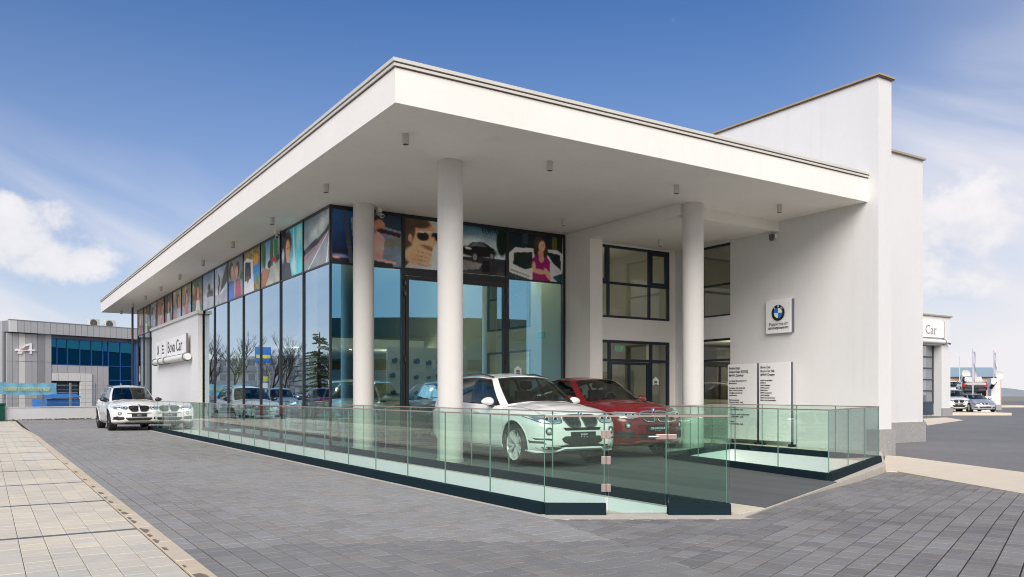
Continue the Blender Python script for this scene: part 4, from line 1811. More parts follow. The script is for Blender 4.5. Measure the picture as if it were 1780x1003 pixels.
def camera_dome(x, y, z, ang, label):
    t = thing('security_camera', label, 'security camera', (x, y, z))
    mb = MB()
    mb.box(-.06, .06, -.06, .06, -.10, 0)
    link('bracket', mb.mesh('bracket', 'white_metal'), t, loc=(0, 0, 0))
    mb = MB()
    a = R(ang)
    d = Vector((math.sin(a), math.cos(a), -.45)).normalized()
    p = Vector((0, 0, -.15))
    mb.tube([p - d * .10, p + d * .12], .045, 12)
    mb.tube([p + d * .121, p + d * .17], .055, 12)
    link('body', mb.mesh('body', 'white_metal', smooth=True, sharp=40), t, loc=(0, 0, 0))
    mb = MB()
    mb.tube([p + d * .171, p + d * .18], .038, 12)
    link('lens', mb.mesh('lens', 'satin_black'), t, loc=(0, 0, 0))


camera_dome(6.95, 23.1, SOF, 200, 'small white security camera above the side glass by the second mullion')
camera_dome(8.25, 18.95, SOF, 170, 'small white security camera above the couple print right of the leftmost column')
t = thing('dome_camera', 'small dome camera high on the tall right wall below the porch beam', 'security camera', (17.78, 14.67, 5.6))
mb = MB()
mb.box(-.02, .10, -.07, .07, -.06, .06)
link('bracket', mb.mesh('bracket', 'white_metal'), t, loc=(0, 0, 0))
mb = MB()
mb.lathe([(0, -.11), (.05, -.095), (.07, -.05), (.075, 0), (.075, .06), (0, .06)], Matrix.Translation((-.06, 0, -.02)), 20)
link('dome', mb.mesh('dome', 'grey_plastic', smooth=True), t, loc=(0, 0, 0))
# small warning stickers on the glass
for c, rt, lb in (((12.55, FY - .004, 2.02), (1, 0, 0), 'small white house shaped sticker on the glass right of the showroom door'),
                  ((17.13, 18.548, 1.75), (1, 0, 0), 'small white house shaped sticker on the glass beside the entrance door')):
    mb = MB()
    x, y, z = c
    vs = [(x - .12, y, z - .1), (x + .12, y, z - .1), (x + .12, y, z + .05), (x, y, z + .14), (x - .12, y, z + .05)]
    mb.add(vs + [(a, b + .003, d) for a, b, d in vs], [(0, 1, 2, 3, 4)] + [(i, (i + 1) % 5, 5 + (i + 1) % 5, 5 + i) for i in range(5)], 0)
    mb.box(x - .06, x + .06, y - .004, y - .001, z - .05, z + .02, 1)
    mb.box(x - .07, x + .07, y - .004, y - .001, z - .09, z - .065, 2)
    single('window_sticker', mb, ['logo_white', 'ink_grey', 'tail_red'], lb, 'sticker')

# ------------------------------------------------------------------ glass railings
ZC = 0.125          # top of the dark floor channel
ZG = 1.10


def rail(name, label, runs, gap_skip=(), zc=ZC, cap=True):
    """runs: list of (p, q, panel_points) poly-lines; each panel a child, dark channel and thin cap rail"""
    p0 = Vector((*runs[0][0], 0))
    t = thing(name, label, 'railing', tuple(p0))
    for p, q, cuts in runs:
        p, q = Vector(p), Vector(q)
        L = (q - p).length
        d = (q - p) / L
        pts = [0] + list(cuts) + [L]
        for a, b in zip(pts[:-1], pts[1:]):
            if b - a < .06:
                continue
            u, v = p + d * (a + .006), p + d * (b - .006)
            nrm = Vector((-d.y, d.x)) * .007
            mb = MB()
            c4 = [u - nrm, v - nrm, v + nrm, u + nrm]
            mb.add([(c.x, c.y, z) for z in (zc - .03, ZG) for c in c4],
                   [(0, 1, 5, 4), (2, 3, 7, 6)], 0)
            k = len(mb.v) - 8
            for f in ((1, 2, 6, 5), (3, 0, 4, 7), (4, 5, 6, 7)):
                mb.f.append(tuple(k + i for i in f))
                mb.m.append(1)
            part('glass_panel', mb, ['rail_glass', 'rail_edge'], t)
        mb = MB()
        nrm = Vector((-d.y, d.x))
        a, b = p - d * .0, q + d * .0
        prof = [(-.065, 0.0), (-.05, zc - .01), (-.042, zc), (.042, zc), (.05, zc - .01), (.065, 0.0)]
        vs = [(e.x + nrm.x * o, e.y + nrm.y * o, z) for e in (a, b) for o, z in prof]
        n = len(prof)
        fs = [(i, i + 1, n + i + 1, n + i) for i in range(n - 1)] + [tuple(range(n)), tuple(reversed(range(n, 2 * n))), (0, n, 2 * n - 1, n - 1)]
        mb.add(vs, fs)
        part('floor_channel', mb, 'channel_dark', t)
        if cap:
            mb = MB()
            mb.bar(a, b, .026, ZG + .001, ZG + .018)
            part('cap_rail', mb, 'rose_steel', t)
    return t


PA, PB, PC, PD, PE = (5.36, 34.4), (5.32, 7.58), (5.885, 7.19), (6.475, 6.815), (7.07, 6.44)
outer = [1.19 * k for k in range(1, 23)]
Lo = 34.4 - 7.58
rail('glass_railing', 'long green tinted glass railing in front of the glazed side, with the open corner piece', [(PB, PA, [1.195 * k for k in range(1, 23)]), (PB, PC, [])])
rail('glass_railing', 'short fixed glass railing piece right of the gate', [(PD, PE, [])])
rail('glass_railing', 'glass railing behind the light well, running from the gate to the glass corner', [((7.045, 6.46), (7.045, 19.0), [.98 + 1.2 * k for k in range(0, 10)])])
FLp, FRp, BRp, BLp = (12.12, 12.80), (11.06, 8.06), (15.10, 9.84), (15.72, 14.28)


def cuts(p, q, n):
    L = math.dist(p, q)
    return [L * k / n for k in range(1, n)]


rail('glass_railing', 'glass railing closed around the second opening, beside the notice boards',
     [(FRp, FLp, cuts(FLp, FRp, 4)), (FRp, BRp, cuts(FRp, BRp, 3)), (BRp, BLp, cuts(BRp, BLp, 4)), (FLp, BLp, cuts(FLp, BLp, 3))])
# gate leaf, hinges and latch
gt = thing('glass_gate', 'clear glass gate leaf with square steel hinges in the railing corner', 'gate', (*PC, 0))
p, q = Vector(PC), Vector(PD)
d = (q - p).normalized()
nr = Vector((-d.y, d.x))
u, v = p + d * .03, q - d * .02
mb = MB()
c4 = [u - nr * .006, v - nr * .006, v + nr * .006, u + nr * .006]
mb.add([(c.x, c.y, z) for z in (.03, ZG) for c in c4], [(0, 1, 5, 4), (2, 3, 7, 6)], 0)
for f in ((1, 2, 6, 5), (3, 0, 4, 7), (4, 5, 6, 7)):
    mb.f.append(f)
    mb.m.append(1)
part('glass_leaf', mb, ['rail_glass', 'steel'], gt)
mb = MB()
mb.bar(u, v, .026, ZG + .001, ZG + .018)
part('cap_rail', mb, 'rose_steel', gt)


def plate(mb, c, w_, h_, th=.03):
    c = Vector(c)
    a, b = c - d * w_ / 2, c + d * w_ / 2
    mb.bar(a, b, th, h_[0], h_[1])


for z in (.30, .61, .90):
    mb = MB()
    plate(mb, p + d * -.026, .05, (z - .045, z + .045))
    plate(mb, p + d * .030, .05, (z - .045, z + .045), .034)
    h_ = part('hinge', mb, 'rose_steel', gt, bevel=.003)
mb = MB()
plate(mb, q - d * .07, .13, (.845, .905), .05)
plate(mb, q + d * .05, .10, (.845, .905), .05)
part('latch', mb, 'rose_steel', gt, bevel=.006)
mb = MB()
plate(mb, q - d * .16, .12, (.868, .885), .075)
part('latch_knob', mb, 'steel', gt, bevel=.004)
# thin post at the far end of the canopy
mb = MB()
mb.tube([(6.5, 47.0, -.05), (6.5, 47.0, 5.99)], .055, 12)
single('thin_post', mb, 'frame_dark', 'thin black post under the far end of the canopy', 'post', smooth=True, sharp=40)
# ------------------------------------------------------------------ cars
def interp(tab, x):
    if x <= tab[0][0]:
        return tab[0][1]
    for (a, va), (b, vb) in zip(tab[:-1], tab[1:]):
        if x <= b:
            t = (x - a) / (b - a)
            t2 = t * t * (3 - 2 * t) * .5 + t * .5
            return va + (vb - va) * t2
    return tab[-1][1]


def catmull(pts, n):
    """resample a polyline smoothly, n points per span"""
    out_ = []
    P = [pts[0]] + list(pts) + [pts[-1]]
    for i in range(1, len(P) - 2):
        for k in range(n):
            t = k / n
            q = []
            for c in range(len(pts[0])):
                a, b, cc, d_ = P[i - 1][c], P[i][c], P[i + 1][c], P[i + 2][c]
                q.append(.5 * ((2 * b) + (-a + cc) * t + (2 * a - 5 * b + 4 * cc - d_) * t * t + (-a + 3 * b - 3 * cc + d_) * t ** 3))
            out_.append(tuple(q))
    out_.append(tuple(pts[-1]))
    return out_


SUV = dict(
    L=4.89, wb=(.87, 3.80), wr=.385, ty=.275, tx=.80,
    plan=[(0, 0.0), (.28, .012), (.52, .045), (.70, .11), (.82, .22), (.895, .38), (.935, .60), (.955, .87), (.945, 1.4), (.945, 2.4), (.95, 3.2), (.965, 3.8), (.945, 4.25), (.89, 4.56), (.78, 4.75), (.5, 4.86), (0, 4.89)],
    ztop=[(0, .86), (.15, .93), (.5, .99), (.9, 1.03), (1.4, 1.075), (2.6, 1.12), (3.8, 1.17), (4.5, 1.19), (4.75, 1.15), (4.89, 1.08)],
    zbot=[(0, .30), (.35, .24), (1.3, .25), (3.3, .26), (4.4, .30), (4.89, .40)],
    crown=[(0, .0), (.04, .045), (.2, .085), (.5, .115), (1.0, .12), (1.3, .11), (1.45, -.08), (4.4, -.12), (4.7, .0), (4.89, 0)],
    roof_crown=.075,
    gh=[((0, 1.22, 1.175), (0, 2.02, 1.655)), ((.46, 1.27, 1.165), (.37, 2.05, 1.65)), ((.74, 1.42, 1.115), (.575, 2.14, 1.625)),
        ((.815, 1.58, 1.085), (.625, 2.27, 1.61)), ((.86, 2.62, 1.11), (.665, 2.74, 1.655)), ((.865, 2.73, 1.115), (.665, 2.83, 1.655)),
        ((.865, 3.62, 1.15), (.655, 3.62, 1.65)), ((.86, 3.73, 1.155), (.65, 3.72, 1.648)), ((.81, 4.42, 1.19), (.615, 4.16, 1.62)),
        ((.73, 4.66, 1.19), (.55, 4.32, 1.60)), ((.4, 4.76, 1.19), (.33, 4.37, 1.605)), ((0, 4.78, 1.19), (0, 4.39, 1.61))],
    style='suv')
COUPE = dict(SUV)
COUPE.update(
    crown=[(0, .0), (.04, .045), (.2, .085), (.5, .12), (1.0, .125), (1.3, .11), (1.45, -.08), (4.3, -.1), (4.6, .0), (4.89, 0)],
    roof_crown=.06,
    gh=[((0, 1.24, 1.17), (0, 2.08, 1.60)), ((.46, 1.29, 1.16), (.36, 2.11, 1.595)), ((.74, 1.44, 1.11), (.555, 2.19, 1.575)),
        ((.815, 1.60, 1.085), (.60, 2.32, 1.565)), ((.86, 2.62, 1.11), (.635, 2.74, 1.60)), ((.865, 2.73, 1.115), (.635, 2.83, 1.60)),
        ((.865, 3.50, 1.15), (.60, 3.40, 1.55)), ((.86, 3.60, 1.155), (.595, 3.48, 1.54)), ((.83, 4.10, 1.18), (.56, 3.78, 1.47)),
        ((.77, 4.52, 1.16), (.52, 3.95, 1.42)), ((.42, 4.70, 1.15), (.32, 4.02, 1.42)), ((0, 4.72, 1.15), (0, 4.03, 1.425))],
    style='coupe')
SEDAN = dict(
    L=4.49, wb=(.80, 3.53), wr=.325, ty=.22, tx=.76,
    plan=[(0, 0.0), (.28, .015), (.50, .05), (.66, .12), (.76, .24), (.82, .42), (.855, .62), (.87, .85), (.87, 1.4), (.87, 2.4), (.875, 3.0), (.875, 3.5), (.85, 3.95), (.80, 4.2), (.70, 4.38), (.45, 4.47), (0, 4.49)],
    ztop=[(0, .62), (.15, .68), (.5, .76), (.9, .83), (1.4, .90), (2.6, .93), (3.6, .96), (4.2, .97), (4.49, .90)],
    zbot=[(0, .20), (.35, .17), (1.3, .19), (3.3, .19), (4.1, .22), (4.49, .30)],
    crown=[(0, 0), (.04, .03), (.2, .05), (.6, .07), (1.2, .06), (1.45, -.06), (3.5, -.08), (3.75, .03), (4.3, .03), (4.49, 0)],
    roof_crown=.05,
    gh=[((0, 1.25, .96), (0, 2.02, 1.31)), ((.42, 1.29, .955), (.33, 2.05, 1.305)), ((.66, 1.42, .93), (.50, 2.12, 1.29)),
        ((.73, 1.55, .91), (.545, 2.22, 1.28)), ((.78, 2.35, .93), (.575, 2.45, 1.31)), ((.78, 2.45, .93), (.575, 2.53, 1.31)),
        ((.775, 3.15, .95), (.56, 3.05, 1.29)), ((.77, 3.20, .955), (.555, 3.10, 1.285)), ((.74, 3.50, .96), (.54, 3.20, 1.27)),
        ((.66, 3.75, .97), (.49, 3.28, 1.26)), ((.38, 3.84, .975), (.30, 3.31, 1.265)), ((0, 3.86, .98), (0, 3.32, 1.27))],
    style='sedan')
PICKUP = dict(
    L=5.3, wb=(.95, 4.05), wr=.39, ty=.26, tx=.80,
    plan=[(0, 0.0), (.30, .015), (.58, .05), (.78, .13), (.88, .26), (.925, .45), (.945, .70), (.95, .95), (.93, 1.5), (.93, 2.4), (.93, 3.2), (.94, 4.0), (.94, 4.6), (.93, 5.1), (.90, 5.24), (.6, 5.3), (0, 5.3)],
    ztop=[(0, .92), (.15, .99), (.5, 1.04), (1.4, 1.10), (2.6, 1.13), (3.5, 1.20), (5.0, 1.22), (5.3, 1.20)],
    zbot=[(0, .38), (.35, .34), (1.3, .36), (4.3, .38), (4.8, .42), (5.3, .48)],
    crown=[(0, 0), (.04, .03), (.2, .07), (.6, .10), (1.2, .09), (1.5, -.08), (3.6, -.1), (3.9, -.30), (5.1, -.30), (5.22, -.02), (5.3, 0)],
    roof_crown=.05,
    gh=[((0, 1.35, 1.19), (0, 1.98, 1.70)), ((.46, 1.38, 1.18), (.40, 2.0, 1.70)), ((.74, 1.48, 1.14), (.60, 2.06, 1.68)),
        ((.80, 1.60, 1.12), (.64, 2.16, 1.67)), ((.86, 2.5, 1.13), (.68, 2.55, 1.70)), ((.86, 2.6, 1.13), (.68, 2.63, 1.70)),
        ((.86, 3.35, 1.16), (.67, 3.30, 1.69)), ((.86, 3.42, 1.17), (.665, 3.35, 1.685)), ((.85, 3.52, 1.18), (.66, 3.44, 1.68)),
        ((.80, 3.66, 1.19), (.63, 3.52, 1.67)), ((.45, 3.70, 1.20), (.40, 3.55, 1.67)), ((0, 3.71, 1.20), (0, 3.55, 1.675))],
    style='pickup')
VLEV = [(0, .88, .14, .10, 0), (.04, .93, .05, .04, 0), (.12, .975, .012, .012, 0), (.25, .985, .0, .0, 0), (.42, .992, .006, .004, 0), (.58, .997, .014, .012, 0), (.70, 1.0, .022, .022, 0),
        (.765, .998, .030, .035, 0), (.79, .984, .036, .045, 0), (.88, .972, .060, .07, 0), (.95, .95, .095, .095, 0), (1.0, .915, .13, .12, 0)]


def build_shell(S):
    """outer skin: body rings by height, bonnet/deck rows, greenhouse and roof -> verts, faces, material ids (0 paint, 1 glass, 2 dark)"""
    L = S['L']
    half = catmull(S['plan'], 5)
    MBc = MB()
    ring_n = len(half)
    fw, rw = S['wb']

    def side_pts(v, sx, fi, ri):
        pts = []
        for (x, l) in half:
            zt, zb = interp(S['ztop'], l), interp(S['zbot'], l)
            z = zb + (zt - zb) * v
            xx = x * sx
            for lw in (fw, rw):
                xx += .016 * math.exp(-((l - lw) / .42) ** 2) * (1 if v < .72 else .4) * (x > .5)
            if v < .6 and fw + .6 < l < rw - .6:
                xx -= .022 * math.sin(math.pi * min(1, v / .6)) * math.sin(math.pi * (l - fw - .6) / (rw - fw - 1.2))
            ll = l + fi * (1 - ss(l / 1.3)) - ri * ss((l - L + 1.3) / 1.3)
            pts.append((xx, ll, z))
        return pts
    rows = [side_pts(*lv[:4]) for lv in VLEV]
    N = ring_n

    def full(row):
        return [(-x, l, z) for x, l, z in reversed(row[1:])] + list(row)
    F = [full(r_) for r_ in rows]
    M_ = len(F[0])
    vs = [p for r_ in F for p in r_]
    fs, ms = [], []
    for j in range(len(F) - 1):
        for i in range(M_ - 1):
            fs.append((j * M_ + i, j * M_ + i + 1, (j + 1) * M_ + i + 1, (j + 1) * M_ + i))
            ms.append(0)
    # floor
    low = rows[0]
    MBc.add(vs, fs)
    MBc.m[-len(fs):] = ms

    def cap(row, crown, across, mfun, expo=2.2):
        vs, fs, ms = [], [], []
        for (x, l, z) in row:
            c = crown(l)
            for k in range(across + 1):
                s_ = -1 + 2 * k / across
                vs.append((x * s_, l, z + c * (1 - abs(s_) ** expo)))
        for i in range(len(row) - 1):
            for k in range(across):
                a = i * (across + 1) + k
                fs.append((a, a + across + 1, a + across + 2, a + 1))
                ms.append(mfun((row[i][1] + row[i + 1][1]) / 2, (-1 + 2 * (k + .5) / across)))
        MBc.add(vs, fs)
        MBc.m[-len(fs):] = ms
    g0 = S['gh'][0][0][1]
    g1 = S['gh'][-1][0][1]
    dark = lambda l, s_: 2 if (g0 + .12 < l < g1 - .05) else 0
    if S['style'] == 'pickup':
        dark = lambda l, s_: 2 if (g0 + .12 < l < 5.1) else 0

    def bonnet(l):
        return interp(S['crown'], l)
    cap(rows[-1], bonnet, 16, dark)
    # underside
    vs, fs = [], []
    for (x, l, z) in rows[0]:
        vs += [(-x, l, z), (0, l, z - .02), (x, l, z)]
    for i in range(len(rows[0]) - 1):
        a = i * 3
        fs += [(a, a + 1, a + 4, a + 3), (a + 1, a + 2, a + 5, a + 4)]
    MBc.add(vs, fs, 2)
    # greenhouse
    GH = S['gh']
    sub = [4, 4, 1, 7, 1, 6, 1, 5, 2, 3, 3]
    belt = [g[0] for g in GH]
    roof = [g[1] for g in GH]
    bc, rc_ = [], []
    idx = []
    for i in range(len(GH) - 1):
        idx.append(len(bc))
        n = sub[i]
        for k in range(n):
            t = k / n
            for src, dst in ((belt, bc), (roof, rc_)):
                dst.append(tuple(src[i][c] * (1 - t) + src[i + 1][c] * t for c in range(3)))
    idx.append(len(bc))
    bc.append(belt[-1])
    rc_.append(roof[-1])
    # soften the front and rear spans
    for lst in (bc, rc_):
        for _ in range(2):
            for i in range(1, len(lst) - 1):
                if i in idx[2:10]:
                    continue
                lst[i] = tuple((lst[i - 1][c] + 2 * lst[i][c] + lst[i + 1][c]) / 4 for c in range(3))
    V = [-.12, 0.0, .05, .2, .35, .5, .65, .8, .93, .97, 1.0]
    nb = len(bc)
    rings = []
    for v in V:
        row = []
        for b, r_ in zip(bc, rc_):
            bulge = .028 * 4 * max(0, v) * (1 - max(0, v)) if v > 0 else 0
            p_ = [b[c] * (1 - v) + r_[c] * v for c in range(3)]
            nx = b[0]
            p_[0] += bulge * (nx / .86)
            if b[1] < S['gh'][3][0][1]:
                p_[1] -= bulge * (1 - (nx / .9) ** 2) * .8
                p_[2] += bulge * .5 * (1 - (nx / .9) ** 2)
            elif b[1] > S['gh'][8][0][1] - .01:
                p_[1] += bulge * (1 - (nx / .9) ** 2)
            row.append(tuple(p_))
        rings.append(row)
    Fg = [full(r_) for r_ in rings]
    Mg = len(Fg[0])
    vs = [p for r_ in Fg for p in r_]
    fs, ms = [], []
    mid = nb - 1
    spans = {0: 'w', 1: 'w', 3: 's', 5: 's', 7: 's', 9: 'r', 10: 'r'}

    def span_of(k):
        for i in range(len(idx) - 1):
            if idx[i] <= k < idx[i + 1]:
                return i
        return None
    kinds = {}
    for j in range(len(V) - 1):
        for i in range(Mg - 1):
            k = i - mid if i >= mid else mid - 1 - i
            sp = span_of(k)
            kd = spans.get(sp)
            g_ = 0
            if kd == 'w' and 1 <= j <= 8:
                g_ = 3
            elif kd == 's' and 2 <= j <= 7:
                g_ = 4
            elif kd == 'r' and 2 <= j <= 7:
                g_ = 5
            elif sp in (4, 6) and 2 <= j <= 7:
                g_ = 6
            fs.append((j * Mg + i, j * Mg + i + 1, (j + 1) * Mg + i + 1, (j + 1) * Mg + i))
            ms.append(g_)
    MBc.add(vs, fs)
    MBc.m[-len(fs):] = ms
    rl0, rl1 = rings[-1][0][1], rings[-1][-1][1]

    def rcrown(l):
        return S['roof_crown'] * min(1, max(0, (l - rl0) / .35)) ** .6 * min(1, max(0, (rl1 - l) / .5)) ** .6
    cap(rings[-1], rcrown, 12, lambda l, s_: 0, 2.0)
    return MBc


def split_mesh(src, keep, name, mats, mmap):
    """new MB with only the faces whose id is in keep"""
    mb = MB()
    used = {}
    for f, m in zip(src.f, src.m):
        if m in keep:
            nf = []
            for i in f:
                if i not in used:
                    used[i] = len(mb.v)
                    mb.v.append(src.v[i])
                nf.append(used[i])
            mb.f.append(tuple(nf))
            mb.m.append(mmap.get(m, 0))
    return mb


class Car:
    def __init__(s, S):
        s.S = S
        s.L = S['L']
        s.off = s.L / 2
        s.shell = build_shell(S)
        s.shell.v = [(x, l - s.off, z) for x, l, z in s.shell.v]
        tri_v = [Vector(v) for v in s.shell.v]
        s.bvh = BVHTree.FromPolygons(tri_v, s.shell.f)
        s.meshes = []         # (part name, mesh, children)

    def front(s, x, z, off=0.0):
        h = s.bvh.ray_cast(Vector((x, -5, z)), Vector((0, 1, 0)))
        y = h[0].y if h[0] else -s.off + .35
        return Vector((x, y - off, z))

    def rear(s, x, z, off=0.0):
        h = s.bvh.ray_cast(Vector((x, 5, z)), Vector((0, -1, 0)))
        y = h[0].y if h[0] else s.off - .3
        return Vector((x, y + off, z))

    def side(s, sg, l, z, off=0.0):
        h = s.bvh.ray_cast(Vector((sg * 3, l - s.off, z)), Vector((-sg, 0, 0)))
        x = abs(h[0].x) if h[0] else .8
        return Vector((sg * (x + off), l - s.off, z))

    def decal(s, mb, poly, proj, off=.006, rows=8, cols=8, m=0, back=.03, xlim=None):
        """a curved plate following the skin; poly in (a, z)"""
        zs = [p[1] for p in poly]
        z0, z1 = min(zs) + 1e-4, max(zs) - 1e-4
        n = len(poly)
        grid = []
        for j in range(rows + 1):
            z = z0 + (z1 - z0) * j / rows
            xs = []
            for i in range(n):
                (xa, za), (xb, zb) = poly[i], poly[(i + 1) % n]
                if (za - z) * (zb - z) <= 0 and abs(za - zb) > 1e-9:
                    xs.append(xa + (z - za) / (zb - za) * (xb - xa))
            if len(xs) < 2:
                continue
            a, b = min(xs), max(xs)
            grid.append([(a + (b - a) * k / cols, z) for k in range(cols + 1)])
        vs, fs = [], []
        R_ = len(grid)
        for o_ in (off, -back):
            for row in grid:
                for (a, z) in row:
                    vs.append(proj(a, z, o_))
        C_ = cols + 1
        K = R_ * C_
        for j in range(R_ - 1):
            for k in range(cols):
                a = j * C_ + k
                fs.append((a, a + 1, a + C_ + 1, a + C_))
        bd = [(0, k) for k in range(cols)] + [(j, cols) for j in range(R_ - 1)] + [(R_ - 1, k) for k in range(cols, 0, -1)] + [(j, 0) for j in range(R_ - 1, 0, -1)]
        for q in range(len(bd)):
            a = bd[q][0] * C_ + bd[q][1]
            b = bd[(q + 1) % len(bd)][0] * C_ + bd[(q + 1) % len(bd)][1]
            fs.append((a, a + K, b + K, b))
        mb.add(vs, fs, m)

    def outline(s, mb, poly, proj, r=.008, off=.006, n=5, m=0, closed=True, sub=5):
        pts = []
        N = len(poly)
        for i in range(N if closed else N - 1):
            a, b = poly[i], poly[(i + 1) % N]
            for k in range(sub):
                t = k / sub
                pts.append(proj(a[0] + (b[0] - a[0]) * t, a[1] + (b[1] - a[1]) * t, off))
        if not closed:
            pts.append(proj(poly[-1][0], poly[-1][1], off))
        mb.tube(pts, r, n, m, closed)

    def add(s, name, mb, mats, smooth=True, sharp=35, kids=(), bevel=0, paint=None):
        s.meshes.append((name, mb.mesh(name, mats, smooth, sharp if smooth else None, bevel), list(kids), paint))

    def mk(s, name, mb, mats, smooth=True, sharp=35, bevel=0):
        return (name, mb.mesh(name, mats, smooth, sharp if smooth else None, bevel), [], None)


def smooth_poly(poly, n=4):
    P = list(poly)
    q = [P[-1]] + P + [P[0], P[1]]
    out_ = []
    for i in range(1, len(q) - 2):
        for k in range(n):
            t = k / n
            r_ = []
            for c in range(2):
                a, b, cc, d_ = q[i - 1][c], q[i][c], q[i + 1][c], q[i + 2][c]
                r_.append(.5 * ((2 * b) + (-a + cc) * t + (2 * a - 5 * b + 4 * cc - d_) * t * t + (-a + 3 * b - 3 * cc + d_) * t ** 3))
            out_.append(tuple(r_))
    return out_


def wheel_parts(r, w_, spokes=10, rim_mat='silver_rim', twin=True):
    """wheel about the local X axis, outer face towards +X"""
    Mx = Matrix.Rotation(R(90), 4, 'Y')
    rr = r * .71
    ty = MB()
    ty.lathe([(rr, w_ * .46), (r * .80, w_ * .52), (r * .94, w_ * .49), (r, w_ * .38), (r, -w_ * .38), (r * .94, -w_ * .49), (r * .80, -w_ * .52), (rr, -w_ * .46), (rr * .97, 0)], Mx, 40, closed=True)
    for k in range(40):
        a = 2 * math.pi * k / 40
        c_, s_ = math.cos(a), math.sin(a)
        p = Mx @ Vector((0, 0, 0))
        for o_ in (-.55, 0.0, .55):
            x0, x1 = o_ * w_ * .45 - w_ * .11, o_ * w_ * .45 + w_ * .11
            a2 = a + .10
            rad, rb = r + .004, r - .01
            q = []
            for xx in (x0, x1):
                for aa in (a, a2):
                    q.append((xx, rad * math.cos(aa), rad * math.sin(aa)))
            ty.add(q, [(0, 1, 3, 2)])
    rim = MB()
    rim.lathe([(rr * 1.0, w_ * .47), (rr * 1.03, w_ * .44), (rr * .97, w_ * .40), (rr * .93, w_ * .30), (rr * .90, -w_ * .40), (rr * .96, -w_ * .45)], Mx, 40)
    rim.lathe([(0, w_ * .33), (rr * .14, w_ * .33), (rr * .20, w_ * .28), (rr * .22, w_ * .10), (0, w_ * .08)], Mx, 24)
    n = spokes // 2 if twin else spokes
    for k in range(n):
        a0 = 2 * math.pi * k / n
        for da in ((-.15, .15) if twin else (0,)):
            def P(rad, ang, x):
                return (x, rad * math.cos(ang), rad * math.sin(ang))
            ai, ao = a0 + da * .55, a0 + da * 1.45
            wi, wo = rr * .058 / (rr * .2), rr * .062 / rr
            x_in, x_out = w_ * .32, w_ * .42
            vs = [P(rr * .17, ai - wi, x_in), P(rr * .17, ai + wi, x_in), P(rr * .97, ao + wo, x_out), P(rr * .97, ao - wo, x_out),
                  P(rr * .17, ai - wi * 1.3, x_in - .05), P(rr * .17, ai + wi * 1.3, x_in - .05), P(rr * .97, ao + wo * 1.5, x_out - .05), P(rr * .97, ao - wo * 1.5, x_out - .05)]
            rim.add(vs, [(0, 1, 2, 3), (4, 7, 6, 5), (0, 4, 5, 1), (1, 5, 6, 2), (2, 6, 7, 3), (3, 7, 4, 0)])
    disc = MB()
    disc.lathe([(0, w_ * .05), (rr * .72, w_ * .05), (rr * .72, w_ * -.02), (0, -w_ * .02)], Mx, 28)
    disc.lathe([(rr * .35, -w_ * .2), (rr * .89, -w_ * .2)], Mx, 24)
    cap = MB()
    roundel(cap, (w_ * .33, 0, 0), rr * .12, (0, 1, 0), (0, 0, 1), letters=False, depth=.004)
    return (('tyre', ty.mesh('tyre', 'rubber', True, 35)), ('rim', rim.mesh('rim', rim_mat, True, 35)),
            ('brake_disc', disc.mesh('brake_disc', 'grey_plastic', True, 35)), ('hub_cap', cap.mesh('hub_cap', ['logo_black', 'logo_blue', 'logo_white'])))


